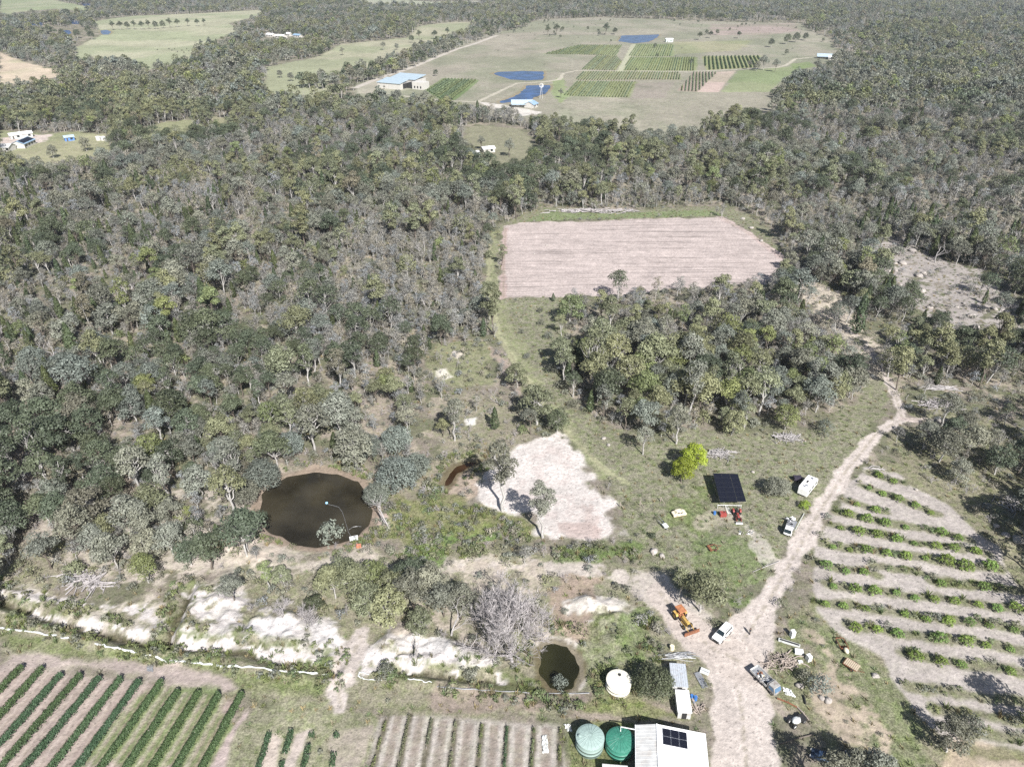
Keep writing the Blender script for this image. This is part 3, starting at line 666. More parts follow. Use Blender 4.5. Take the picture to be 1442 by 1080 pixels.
def limb(mb, a, b, r0, r1, m, rr, seg=4, wob=.12, n=5):
    a = Vector(a); b = Vector(b); L = (b-a).length; pts = []
    for i in range(seg+1):
        t = i/seg; w = math.sin(math.pi*t)*L*wob
        pts.append(a.lerp(b, t)+Vector((rr.uniform(-w, w), rr.uniform(-w, w), rr.uniform(-w, w)*.6)))
    pts[0] = a; pts[-1] = b
    mb.tube(pts, [r0+(r1-r0)*i/seg for i in range(seg+1)], m, n, cap=False); return pts
def gum(seed, H, Rr, nb, nl, ls, mat, bark=BARK, style='gum', lod=0):
    """returns (wood MB, crown V F tint)"""
    rng = np.random.default_rng(seed); rr = random.Random(seed); wood = MB(); blobs = []
    top = Vector((rr.uniform(-.08, .08)*H, rr.uniform(-.08, .08)*H, H*.62)); r0 = .028*H*(.8 if style != 'round' else 1)
    ns = 7 if lod == 0 else 4
    tr = limb(wood, (0, 0, -.6), top, r0, r0*.5, bark, rr, 5 if lod == 0 else 2, .05, ns)
    for i in range(nb):
        if style == 'gum':
            ang = i*2.4+rr.uniform(-.5, .5); q = math.sqrt((i+.4)/nb); rad = Rr*.74*q*rr.uniform(.75, 1.1)
            z = H*(.90-.30*q*q+rr.uniform(-.10, .07)); br = Rr*rr.uniform(.26, .44); bz = br*rr.uniform(.6, .85)
        elif style == 'tall':
            q = i/nb; ang = i*2.6+rr.uniform(-.6, .6); rad = Rr*(.25+.5*math.sin(math.pi*min(1, q*1.1)))*rr.uniform(.4, 1.1)
            z = H*(.97-.52*q); br = Rr*rr.uniform(.32, .5); bz = br*rr.uniform(.6, .9)
        elif style == 'round':
            ang = i*2.4; q = (i+.5)/nb; ph = math.acos(1-1.45*q); rad = Rr*.66*math.sin(ph); z = H*.52+H*.38*math.cos(ph)+rr.uniform(-.05, .05)*H
            br = Rr*rr.uniform(.30, .42); bz = br*.85
        elif style == 'orch':
            ang = i*2.4; q = (i+.5)/nb; rad = Rr*.8*math.sqrt(q); z = H*(.85-.5*q)*rr.uniform(.8, 1.15); br = Rr*.20; bz = H*.20
        else:
            ang = i*2.4; q = (i+.5)/nb; rad = Rr*.7*math.sqrt(q); z = H*(.75-.45*q); br = Rr*.45; bz = H*.3
        x = math.cos(ang)*rad+top.x*z/H; y = math.sin(ang)*rad+top.y*z/H
        blobs.append((x, y, z, br, bz))
        if lod < 2 and style != 'low':
            st = tr[rr.randint(len(tr)//2, len(tr)-1)]
            e = Vector((x, y, z-bz*.2)); pts = limb(wood, st, e, r0*.50, r0*.15, bark, rr, 4 if lod == 0 else 2, .13, 5 if lod == 0 else 3)
            if lod == 0:
                for _ in range(2):
                    e2 = e+Vector((rr.uniform(-1, 1), rr.uniform(-1, 1), rr.uniform(-.2, .8)))*br*1.05
                    limb(wood, pts[2], e2, r0*.18, r0*.05, bark, rr, 2, .12, 3)
    V, F, t = crown_cards(blobs, nl, ls, rng); return wood, V, F, t
def cypress(seed, H, Rr, nl, ls):
    rng = np.random.default_rng(seed); rr = random.Random(seed); wood = MB()
    limb(wood, (0, 0, -.4), (0, 0, H*.85), .02*H, .02, BARKD, rr, 3, .02, 5)
    z = rng.uniform(.06, 1, nl)**1.0; a = rng.uniform(0, 2*math.pi, nl); lob = 1+.22*np.sin(a*3+z*9+seed)+.12*np.sin(a*7+z*17)
    r = Rr*(1-z)**.62*np.minimum(1, z*5)*lob*rng.uniform(.45, 1.0, nl)**.5
    P = np.stack([r*np.cos(a), r*np.sin(a), z*H], 1); nrm = np.stack([np.cos(a), np.sin(a), np.full(nl, .35)], 1)+rng.normal(size=(nl, 3))*.45
    V, F = cards(P, nrm, ls, rng, .8); return wood, V, F, rng.uniform(.7, 1.3, nl)
def deadtree(seed, H, Rr, nb, depth, mat, r0=None):
    rr = random.Random(seed); mb = MB(); r0 = r0 or .022*H
    def grow(p, d, L, r, k):
        pts = [p]; q = p.copy(); dd = d.copy()
        for i in range(3):
            dd = (dd+Vector((rr.uniform(-.3, .3), rr.uniform(-.3, .3), rr.uniform(-.15, .25)))).normalized(); q = q+dd*L/3; pts.append(q.copy())
        mb.tube(pts, [r, r*.8, r*.62, r*.4], mat, 5 if r > .06 else 3, cap=False)
        if k > 0:
            for _ in range(nb):
                st = pts[rr.choice([1, 2, 3, 3])]
                nd = (dd*.7+Vector((rr.uniform(-1, 1), rr.uniform(-1, 1), rr.uniform(-.25, .7)))).normalized()
                grow(st, nd, L*rr.uniform(.5, .8), max(r*.5, .022), k-1)
    grow(Vector((0, 0, -.4)), Vector((rr.uniform(-.1, .1), rr.uniform(-.1, .1), 1)), H*.42, r0, depth)
    return mb
def merge(wood, V, F, t, leaf):
    """wood + crown in one mesh for far copies"""
    wm = wood.mesh('w'); nvw = len(wm.vertices); bm = None
    wv = np.array(wood.v, np.float32).reshape(-1, 3) if wood.v else np.zeros((0, 3), np.float32)
    wf = [list(f) for f in wood.f if len(f) == 4]; wf = np.array(wf, np.int32).reshape(-1, 4)
    bpy.data.meshes.remove(wm)
    VV = np.concatenate([wv, V]); FF = np.concatenate([wf, F+len(wv)])
    mi = np.concatenate([np.zeros(len(wf)), np.ones(len(F))]); tt = np.concatenate([np.ones(len(wf)), t])
    return VV, FF, mi, tt, [wood.mats[0] if wood.mats else BARK, leaf]

# near tree kinds: separate trunk and crown meshes ---------------------------------
KIND = {}
def kind(key, gen, leaf):
    w, V, F, t = gen; KIND[key] = (w.mesh('trunk', True), np_mesh('crown', V, F, [leaf], tint=t), leaf)
GUMS = [(11, 11, 4.4, 15, 'gum'), (12, 13, 4.0, 13, 'gum'), (13, 10, 4.8, 17, 'gum'), (14, 12, 3.6, 11, 'gum'), (15, 9, 3.9, 13, 'round'), (16, 14, 3.2, 12, 'tall'), (17, 11.5, 4.6, 14, 'gum'), (18, 9.5, 4.2, 16, 'round')]
for i, (sd, Hh, Rr, nb, st) in enumerate(GUMS):
    kind(f'gum{i}', gum(sd, Hh, Rr, nb, [2500, 1500, 2800, 1300, 2500, 1400, 1900, 2700][i], .46, None, BARK if i % 3 else BARKD, st), LEAF['grey-green'])
for i in range(3): kind(f'cyp{i}', cypress(30+i, 7.5+i, 1.5+.2*i, 900, .45), LEAF_CYP)
for i in range(3): kind(f'shrub{i}', gum(40+i, 2.6+.6*i, 1.7+.2*i, 7, 520, .32, None, BARKD, 'low'), LEAF['grey-green'])
kind('big0', gum(51, 9.5, 5.2, 26, 5200, .45, None, BARKD, 'round'), LEAF['blue-green'])
kind('big1', gum(52, 9.0, 4.6, 22, 4600, .42, None, BARKD, 'round'), LEAF['blue-green'])
kind('tall0', gum(53, 17, 3.3, 15, 2800, .42, None, BARK, 'tall'), LEAF['grey-green'])
kind('bushy', gum(55, 4.6, 3.6, 20, 4200, .30, None, BARKD, 'round'), LEAF['dark green'])
kind('lime', gum(57, 6.4, 2.8, 16, 3600, .30, None, BARKD, 'round'), LEAF_LIME)
kind('pine', cypress(58, 6, 1.9, 1500, .35), LEAF['dark green'])
for i in range(3):
    KIND[f'dead{i}'] = (deadtree(60+i, 11+i, 3, 3, 3, DEAD).mesh('branches'), None, None)
for i in range(2):
    KIND[f'deadg{i}'] = (deadtree(65+i, 8.5, 3, 6, 4, DEADG, .2).mesh('branches'), None, None)
def plant(name, key, label, cat, x, y, z, s=1.0, rz=0.0, leaf=None, group=None, sz=None):
    w, c, lf = KIND[key]
    if c is None:
        o = link(name, w, None, (x, y, z)); o.rotation_euler = (0, 0, rz); o.scale = (s, s, sz or s); return tag(o, label, cat, group)
    t = thing(name, label, cat, (x, y, z), rz, group); t.scale = (s, s, sz or s)
    link('trunk', w, t); k = link('crown', c, t)
    if leaf is not None and leaf is not lf:
        k.material_slots[0].link = 'OBJECT'; k.material_slots[0].material = leaf
    return t

# ------------------------------------------------------------ where trees grow
def P2A(p): return GP(p)
DENS = [  # polygons in px of the trunk bases, density (later wins)
 ([(480,300),(690,300),(690,330),(680,480),(600,480),(500,560),(470,480)], .55, 'scrub'),
 ([(0,700),(0,560),(230,600),(420,640),(380,700),(340,760),(260,800),(0,800)], .80, ''),
 ([(0,790),(260,790),(470,770),(760,775),(760,900),(520,900),(300,830),(0,838)], .55, 'front'),
 ([(470,600),(640,560),(700,640),(690,720),(540,700),(470,660)], .25, 'none'),
 ([(560,690),(780,690),(780,780),(540,780)], .02, 'none'),
 ([(750,590),(900,640),(1200,640),(1200,880),(900,880),(750,800)], .03, 'none'),
 ([(1205,345),(1265,340),(1320,365),(1390,385),(1442,435),(1442,480),(1330,475),(1300,450),(1250,410)], .10, ''),
 ([(1115,395),(1165,400),(1200,430),(1228,475),(1262,560),(1235,545),(1195,510),(1160,450)], .08, ''),
 ([(1255,540),(1442,560),(1442,690),(1400,680),(1330,690),(1250,640),(1260,600)], .20, ''),
 ([(1240,640),(1330,690),(1400,690),(1442,700),(1442,1080),(1100,1080),(1100,800)], .0, 'none'),
 ([(640,545),(760,560),(790,600),(700,680),(640,660)], .25, ''),
 ([(600,478),(700,478),(700,545),(600,545)], .06, ''),
 ([(330,800),(760,790),(760,900),(520,905),(330,880)], .22, 'front'),
]
DN = [(P2A(p), d, t) for p, d, t in DENS]
CLEAR = [P2A(q[0]) for q in POLY if q[4] in ('paddock', 'vineyard_ground', 'ploughed_field', 'orchard_ground') ]
CLEAR += [P2A([(1060,860),(1120,860),(1300,900),(1330,1090),(1060,1090)]), P2A([(1262,640),(1300,675),(1442,780),(1442,1090),(1200,1090),(1100,880),(1180,700)]), P2A(GRASSCORR), P2A([(0,835),(270,838),(500,905),(1100,905),(1100,1090),(0,1090)]), P2A([(653,180),(690,176),(733,180),(767,217),(735,240),(693,252),(650,225)])]
CLEAR += [P2A(q) for q in SANDMOUND[3:]] + [P2A([(787,608),(800,618),(822,648),(868,706),(870,745),(860,764),(765,752),(700,718),(676,704),(706,660),(750,620)])]
KEEP = [GP(p) for n, p, k in WATER]+[P2A([(709,318),(733,314),(1013,306),(1085,355),(1080,385),(1000,388),(900,385),(840,395),(800,418),(705,419)]),
 P2A([(620,482),(680,484),(696,502),(685,535),(640,545),(605,530)]), P2A([(700,320),(765,293),(1000,293),(1040,300),(710,312),(684,350),(682,410),(690,450),(735,540),(790,605),(745,560),(700,490),(680,440),(680,350)]),
 P2A([(1260,345),(1320,368),(1372,385),(1340,400),(1270,385)]), P2A([(1330,420),(1380,425),(1430,450),(1350,460)]), P2A([(0,190),(60,192),(150,192),(155,210),(110,222),(60,228),(20,215),(0,214)]),
 P2A([(510,120),(600,98),(640,138),(760,156),(850,158),(960,172),(1050,145),(1090,118),(1180,80),(1140,45),(860,28),(700,47),(560,100)]),
 P2A([(1222,500),(1258,520),(1275,560),(1300,590),(1235,625),(1180,690),(1160,680),(1225,612),(1255,590)]), P2A([(775,785),(1240,640),(1262,700),(1250,1000),(1100,1090),(820,1000),(800,870),(760,850)]), P2A([(1125,400),(1155,402),(1178,432),(1160,440)]), P2A([(345,760),(345,690),(400,648),(480,648),(545,690),(545,760),(480,785),(400,785)]), P2A([(610,640),(700,600),(800,590),(800,770),(640,785),(540,775),(560,720)]), P2A([(1275,583),(1340,588),(1300,602),(1272,600)]),
 P2A([(400,655),(470,655),(478,668),(400,672)]), P2A([(320,695),(356,695),(352,716),(325,716)]), P2A([(370,45),(430,47),(430,57),(370,56)]), P2A([(108,84),(112,66),(150,50),(135,33),(190,23),(280,20),(362,18),(370,21),(320,32),(330,42),(296,54),(274,62),(270,78),(232,88),(205,93),(180,86),(140,80)]), P2A([(380,97),(410,89),(450,80),(480,64),(573,53),(590,40),(660,34),(655,40),(620,53),(557,72),(520,89),(480,97),(455,110),(450,126),(420,130),(380,126)]), P2A([(0,2),(75,2),(125,12),(118,16),(80,14),(5,22)]), P2A([(0,80),(30,89),(95,104),(60,108),(0,112)]), P2A([(35,30),(160,42),(160,50),(85,50)]), P2A([(1185,455),(1215,462),(1225,480),(1200,480)])]
LINES = [(GP([(440,124),(480,117),(500,116),(542,101),(569,91.5),(589,84),(616,73),(646,61),(671,54),(700,44),(735,37)]), [17]*11)]   # rows of trees kept along the road
def tree_ok(x, y, htop, rng):
    nzv = fbm(x, y, 14, 55, 3)-.5; dd = np.hypot(x, y)
    dens = np.ones(len(x)); tag_ = np.zeros(len(x), int)
    for P, d, t in DN:
        m = sd_poly(P, x, y, 15)+nzv*10 > 0
        dens[m] = d; tag_[m] = {'': 0, 'scrub': 1, 'front': 2, 'none': 3}[t]
    for P in CLEAR:
        dens[sd_poly(P, x, y, 15)+nzv*np.minimum(12, dd/40) > -.5] = 0
    line = np.zeros(len(x), bool)
    for P, w in LINES: line |= sd_line(P, w, x, y) > 0
    dens[line] = 1
    # nothing that would hide a pond, field or track the photograph shows
    for fr in (.45, .9):
        k = HC/(HC-np.minimum(htop*fr, 60)); tx = x*k; ty = y*k
        for P in KEEP: dens[(sd_poly(P, tx, ty, 1) > .5) & ~line] = 0
    g = fbm(x, y, 16, 77, 3); g2 = fbm(x, y, 48, 79, 3); dens = dens*np.where(dd < 640, np.where(g < .43, .45, 1), np.where(g2 < .38, .35, 1))
    return rng.random(len(x)) < dens, tag_
def scatter(y0, y1, sp, rng, wide=.80):
    ny = int((y1-y0)/sp); X = []; Y = []
    for j in range(ny):
        y = y0+(j+.5)*sp; w = wide*(y*.86+58); n = int(2*w/sp); x = (np.arange(n)+.5)*sp-w+(j % 2)*sp*.5
        X.append(x+rng.uniform(-.42, .42, n)*sp); Y.append(y+rng.uniform(-.42, .42, n)*sp)
    return np.concatenate(X), np.concatenate(Y)
# ------------------------------------------------------------ explicit near trees: key, base px, scale, leaf, extra words
NEAR = []   # occupied spots (x, y, r)
TREES = []  # dicts to be named later
def addtree(name, key, x, y, s, leaf, cat, desc, rz=None, sz=None, label=None):
    TREES.append(dict(name=name, key=key, x=x, y=y, s=s, leaf=leaf, cat=cat, desc=desc, rz=random.uniform(0, 6.28) if rz is None else rz, sz=sz, label=label))
    NEAR.append((x, y, 3.2*s))
EXPL = [
 ('gum_tree','tall0',765,757,.92,'grey-green','tall thin gum with narrow crown standing alone in the white sand clearing'),
 ('gum_tree','tall0',708,720,1.12,'grey-green','tall leaning grey gum on the left edge of the white sand clearing'),
 ('gum_tree','tall0',640,620,.8,'grey-green','slender gum above the small tea-brown pond'),
 ('gum_tree','gum3',748,612,.75,'grey-green','small gum with white branches above the tip of the white sand clearing'),
 ('wattle_tree','big0',560,692,1.0,'blue-green','largest blue-green bushy tree on the right bank of the round dark dam'),
 ('wattle_tree','big1',520,650,.85,'blue-green','blue-green bushy tree just beyond the round dark dam'),
 ('wattle_tree','big1',557,640,.95,'blue-green','pale blue-green tree behind the largest bushy tree by the dam'),
 ('wattle_tree','big1',590,675,.8,'blue-green','dark blue-green tree between the dam and the small brown pond'),
 ('wattle_tree','big1',529,712,.72,'blue-green','blue-green tree leaning over the right edge of the dam'),
 ('wattle_tree','big0',372,690,.88,'blue-green','grey-green bushy tree on the left bank of the dam'),
 ('wattle_tree','big1',345,712,.80,'grey-green','grey-green bushy tree beside the pale rock left of the dam'),
 ('wattle_tree','big1',408,645,.85,'blue-green','blue-green round tree beyond the upper left edge of the dam'),
 ('wattle_tree','big1',318,655,.85,'blue-green','blue-green round tree further left beyond the dam'),
 ('wattle_tree','shrub2',468,762,1.6,'blue-green','young blue-green tree growing in the near edge of the dam'),
 ('gum_tree','gum2',505,850,.98,'olive','olive gum at the left of the front belt above the gravel access path'),
 ('gum_tree','gum4',545,880,1.0,'olive','olive gum standing right of the gravel access path'),
 ('gum_tree','gum7',485,825,.8,'olive','small olive gum above the gravel access path'),
 ('gum_tree','gum7',522,868,.85,'olive','olive gum between the two at the gravel access path'),
 ('gum_tree','gum4',560,852,.95,'olive','olive gum behind the right-hand one at the gravel access path'),
 ('gum_tree','gum2',472,842,.85,'olive','leftmost olive gum of the front belt above the white heaps'),
 ('gum_tree','gum7',530,836,.85,'bright green','yellow-green gum behind the olive gums of the front belt'),
 ('gum_tree','gum0',610,845,.9,'grey-green','grey-green gum behind the white dead tree on the sand heap'),
 ('gum_tree','gum6',648,872,.8,'grey-green','grey-green gum just left of the leafless grey trees'),
 ('gum_tree','gum4',590,895,.7,'olive','small olive gum at the left end of the white sand heap'),
 ('gum_tree','gum6',585,862,.95,'grey-green','grey-green gum left of the big grey leafless tree'),
 ('gum_tree','gum0',625,868,.8,'grey-green','grey-green gum with white limbs beside the big grey leafless tree'),
 ('gum_tree','gum5',380,830,.55,'bright green','small yellow-green gum below the dam'),
 ('gum_tree','gum4',400,822,.55,'olive','small olive gum below the dam'),
 ('gum_tree','gum0',330,845,.62,'grey-green','small gum at the left end of the white heaps'),
 ('gum_tree','gum2',985,862,1.05,'olive','spreading olive gum behind the yellow grader'),
 ('gum_tree','gum5',955,845,.6,'olive','small olive gum left of the spreading one behind the grader'),
 ('lime_tree','lime',973,662,1.28,'lime','taller of the two bright lime-green trees left of the solar array'),
 ('lime_tree','lime',958,678,1.12,'lime','nearer of the two bright lime-green trees left of the solar array'),
 ('olive_bush','bushy',1093,697,.95,'grey-green','round grey-green bush between the solar array and the caravan'),
 ('bush','bushy',919,975,1.08,'dark green','large dark green bush between the cream water tank and the small sheds'),
 ('bush','shrub0',1133,716,.9,'lime','small yellow bush between the caravan and the white ute'),
 ('bush','shrub2',1152,975,1.15,'blue-green','blue-grey bush beside the junk pile'),
 ('bush','shrub1',1132,958,.9,'grey-green','grey bush left of the blue-grey bush by the junk pile'),
 ('gum_tree','gum4',1332,1058,.78,'grey-green','grey-green tree at the lower end of the orchard'),
 ('bush','shrub1',1365,1030,1.2,'grey-green','small grey bush right of the tree at the lower end of the orchard'),
 ('gum_tree','gum7',1322,650,1.0,'grey-green','round grey-green gum above the orchard beside the track fork'),
 ('gum_tree','gum4',1300,632,.9,'grey-green','dark gum nearest the track fork above the orchard'),
 ('gum_tree','gum2',1360,645,.95,'grey-green','wide gum right of the round one above the orchard'),
 ('gum_tree','gum7',1400,668,.9,'dark green','dark gum above the right end of the orchard'),
 ('gum_tree','gum4',1345,680,.75,'grey-green','low gum directly above the orchard rows'),
 ('gum_tree','gum6',1432,668,1.0,'dark green','dark gum at the right edge above the orchard'),
 ('gum_tree','gum1',905,640,.72,'grey-green','small gum at the lower left tip of the tree island'),
 ('gum_tree','gum3',850,590,.95,'grey-green','white-trunked gum on the left edge of the tree island'),
 ('gum_tree','gum0',900,600,.85,'bright green','bright green gum near the lower left of the tree island'),
 ('gum_tree','gum1',952,625,1.0,'grey-green','gum with a white trunk behind the two lime-green trees'),
 ('gum_tree','gum4',1030,612,.85,'olive','olive gum above the first pile of dead branches'),
 ('gum_tree','gum7',1105,605,.85,'bright green','bright green gum above the second pile of dead branches'),
 ('bush','shrub2',1160,612,1.3,'blue-green','grey-blue bush at the lower right of the tree island'),
 ('gum_tree','gum7',1195,560,1.1,'grey-green','broad gum at the right end of the tree island beside the track'),
 ('gum_tree','gum2',210,820,.72,'bright green','pale green gum above the green bank on the left'),
 ('gum_tree','gum2',165,800,.95,'grey-green','broad gum left of the pale green one on the left bank'),
 ('gum_tree','gum6',115,775,1.05,'grey-green','large gum in the lower left corner of the bush'),
 ('gum_tree','gum7',20,760,1.1,'dark green','dark gum at the left edge above the green bank'),
 ('gum_tree','gum0',245,745,.8,'grey-green','gum beside the white sand left of the dam'),
 ('gum_tree','gum2',400,545,1.35,'olive','largest olive gum in the middle of the left forest'),
 ('gum_tree','gum2',420,480,1.25,'olive','second large olive gum in the middle of the left forest'),
 ('gum_tree','gum6',125,610,1.1,'brownish','bronze gum in the lower left forest'),
 ('gum_tree','gum1',383,615,.9,'bright green','yellow-green gum above the left end of the dam'),
 ('pine_tree','pine',779,424,.55,'dark green','tiny dark pine on the near edge of the ploughed field'),
 ('bush','shrub0',918,757,.6,'dark green','small dark bush left of the rusty implement'),
 ('bush','shrub1',712,985,.4,'grey-green','little bush on the path verge below the big grey leafless tree'),
 ('bush','shrub2',200+345,950,.8,'grey-green','grey bush on the near side of the white sand bank'),
 ('bush','shrub1',663,955,.8,'grey-green','grey bush by the ditch below the white sand bank'),
 ('bush','shrub2',788,968,.8,'blue-green','bush on the near bank of the small green pond'),
 ('bush','shrub1',762,458,.8,'grey-green',None),('bush','shrub2',772,478,.9,'grey-green',None),('bush','shrub0',785,500,1.0,'grey-green',None),('bush','shrub1',778,525,1.1,'grey-green',None),('bush','shrub2',790,548,1.0,'grey-green',None),('bush','shrub0',760,440,.8,'grey-green',None),('bush','shrub1',742,505,.7,'grey-green',None),('bush','shrub2',752,560,.9,'grey-green',None),('bush','shrub1',806,575,1.0,'grey-green',None),('bush','shrub0',735,470,.7,'grey-green',None),
 ('dead_tree','deadg0',722,932,1.9,None,'big grey leafless tree with dense branches beside the small green pond'),
 ('dead_tree','deadg1',690,905,1.6,None,'second grey leafless tree left of the big one by the small green pond'),
 ('dead_tree','deadg1',745,900,1.5,None,'third grey leafless tree behind the big one by the small green pond'),
 ('dead_tree','deadg0',705,868,1.35,None,'smaller grey leafless tree behind the white sand heap'),
 ('dead_tree','dead0',635,895,.95,None,'white dead tree rising from the white sand heap'),
 ('dead_tree','dead1',583,925,.7,None,'broken dead trunk left of the white sand heap'),
 ('dead_tree','deadg1',432,885,.75,None,'tangled leafless tree on the white heaps left of the access path'),
 ('dead_tree','deadg0',400,870,.6,None,'low tangled leafless tree on the white heaps further left'),
 ('dead_tree','dead2',440,625,.95,None,'white dead tree with forked limbs beyond the dam'),
 ('dead_tree','dead0',420,610,.9,None,'white leafless tree left of the forked one beyond the dam'),
]
PADTREE = [(387,42-0,1.1),(853,49,1.6),(866,48,1.1),(771,50,1.2),(783,50,1.5),(1086,66-0,1.2),(1107,62,1.5),(1120,60,1.5),(1133,58,1.2),(1065,99,1.1),(1075,98,1.5),(1091,101,1.2),(1055,97,.9),(1040,55,1.0),
 (410,115,.9),(425,118,.9),(455,110,.9),(470,118,1.0),(395,110,.8),(482,77,.9),(540,70,1.0),(559,70,.9),(590,55,1.2),(612,54,1.2),(580,60,1.1),(630,50,1.1),
 (160,44,1.3),(170,43,1.3),(180,42,1.3),(190,42,1.3),(200,42,1.3),(210,41,1.3),(220,41,1.4),(230,40,1.4),(240,39,1.4),(250,38,1.3),(265,37,1.2),(278,37,1.2),(288,36,1.1),
 (75,222,.9),(122,212,1.0),(70,53,1.4),(90,55,1.4),(110,56,1.4),(125,50,1.4),(130,57,1.3),(100,42,1.2),(72,37,1.2),(120,38,1.3),
 (678,212,.8),(717,222,1.0),(790,137,.7),(664,222,.8),(630,150,1.0),(560,142,1.0),(600,140,.8),(541,125,.3),(1000,54,1.0),(985,56,1.1),(1010,50,.9),(995,50,.9),(1150,103,1.2),(1165,108,1.2)]
for nm, key, px, py, s, lf, lab in EXPL:
    x, y, z = P3(px, py); leaf = None if lf is None else (LEAF_LIME if lf == 'lime' else LEAF[lf])
    cat = {'gum_tree': 'tree', 'wattle_tree': 'tree', 'lime_tree': 'tree', 'pine_tree': 'tree', 'dead_tree': 'dead tree'}.get(nm, 'bush')
    addtree(nm, key, x, y, s, leaf, cat, lf, label=lab)
for px, py, s in PADTREE:
    x, y = G(px, py); addtree('paddock_tree', f'gum{random.choice([2, 4, 6, 7])}', x, y, s, LEAF['dark green' if py < 70 else 'grey-green'], 'tree', 'paddock')
    NEAR.pop()

rng = np.random.default_rng(99)
pts = []   # x, y, H, band, tag
for bi, (y0, y1, sp) in enumerate([(66, 340, 5.0), (340, 620, 5.4), (620, 1150, 7.2), (1150, 3300, 9.8)]):
    x, y = scatter(y0, y1, sp, rng); h = np.full(len(x), 9.5 if bi < 3 else 11.0)
    ok, tg = tree_ok(x, y, h, rng); x = x[ok]; y = y[ok]; tg = tg[ok]
    if bi == 0:
        keep = np.ones(len(x), bool)
        for nx_, ny_, r in NEAR: keep &= np.hypot(x-nx_, y-ny_) > r
        # leave working space round buildings and vehicles
        x = x[keep]; y = y[keep]; tg = tg[keep]
    pts.append((x, y, np.full(len(x), bi), tg))
X = np.concatenate([p[0] for p in pts]); Y = np.concatenate([p[1] for p in pts]); BI = np.concatenate([p[2] for p in pts]); TG = np.concatenate([p[3] for p in pts])
ZH = H_(X, Y); n = len(X); PX, PY = PXY(X, Y, ZH)
# species: patches of colour
c1 = fbm(X, Y, 60, 101, 3); c2 = fbm(X, Y, 25, 103, 3); rnd = rng.random(n); rnd2 = rng.random(n)
cypz = ((PX < 330) & (PY < 560) & (PY > 250)) | ((PX > 1200) & (PY > 300) & (PY < 480))
dist0 = np.hypot(X, Y); spec = np.full(n, 0)                       # 0 gum, 1 cypress, 2 dead, 3 low shrub, 4 grey scrub
spec[(rnd < .34) & cypz & (c2 > .44)] = 1; spec[(rnd < .035) & (spec == 0)] = 1
spec[(rnd > .945)] = 2
spec[(rnd > .82) & (rnd < .945)] = 3
c3 = fbm(X, Y, 85, 107, 3); c4 = fbm(X, Y, 50, 109, 3); c5 = fbm(X, Y, 38, 111, 3)
spec[(c3 > .585) & (rnd < .62) & (dist0 > 230) & (spec == 0)] = 4
spec[(TG == 1) & (rnd < .55)] = 4
spec[(TG == 2) & (rnd < .30)] = 3
colk = np.full(n, 0)                       # grey-green, olive, blue-green, bright, dark, brownish
colk[(rnd2 < .22) | (c1 > .56)] = 1; colk[(rnd2 > .60) & (c1 < .50)] = 2; colk[rnd2 > .962] = 3; colk[(rnd2 > .80) & (rnd2 < .90)] = 4; colk[(rnd2 > .94) & (rnd2 < .96)] = 5
cz = (PX > 560) & (PX < 1080) & (PY > 140) & (PY < 310); colk[cz & (rnd2 > .30) & (rnd2 < .62)] = 1; colk[cz & (rnd2 > .93)] = 3
colk[(c4 > .60) & (rnd2 < .6)] = 4; colk[(c4 < .38) & (rnd2 < .5)] = 0
isl = sd_poly(GP([(790,470),(830,400),(1095,395),(1230,500),(1200,600),(900,640),(790,540)]), X, Y) > 0
colk[isl & (rnd2 > .35) & (rnd2 < .62)] = 1; colk[isl & (rnd2 > .87)] = 3
CN = ['grey-green', 'olive', 'blue-green', 'bright green', 'dark green', 'brownish']
scale = rng.triangular(.5, .85, 1.40, n)*np.where(BI == 3, 1.1, 1)*(.68+.68*c5)*np.where((spec == 4) & (BI > 0), 1.25, 1)
var = rng.integers(0, 8, n); rot = rng.uniform(0, 6.28, n)
dist = np.hypot(X, Y); vis = (PX > -40) & (PX < 1482) & (PY < 1140)
used = np.zeros(n, bool)
def pick(mask, cap):
    idx = np.where(mask & vis)[0]; idx = idx[np.argsort(dist[idx])][:cap]; used[idx] = True; return idx
ngum = 300-sum(1 for t in TREES if t['name'] in ('gum_tree',))
for i in pick(spec == 0, ngum): addtree('gum_tree', f'gum{var[i]}', X[i], Y[i], scale[i], LEAF[CN[colk[i]]], 'tree', CN[colk[i]], rot[i])
for i in pick(spec == 1, 110): addtree('cypress_pine', f'cyp{var[i] % 3}', X[i], Y[i], scale[i]*1.1, None, 'cypress', 'dark green', rot[i])
for i in pick((spec == 2) & (BI == 0), 60): addtree('dead_tree', f'dead{var[i] % 3}', X[i], Y[i], scale[i]*.8, None, 'dead tree', 'leafless', rot[i])
for i in pick((spec == 3) & (BI == 0), 160): addtree('bush', f'shrub{var[i] % 3}', X[i], Y[i], scale[i]*1.3, LEAF[CN[colk[i]]], 'bush', CN[colk[i]], rot[i])

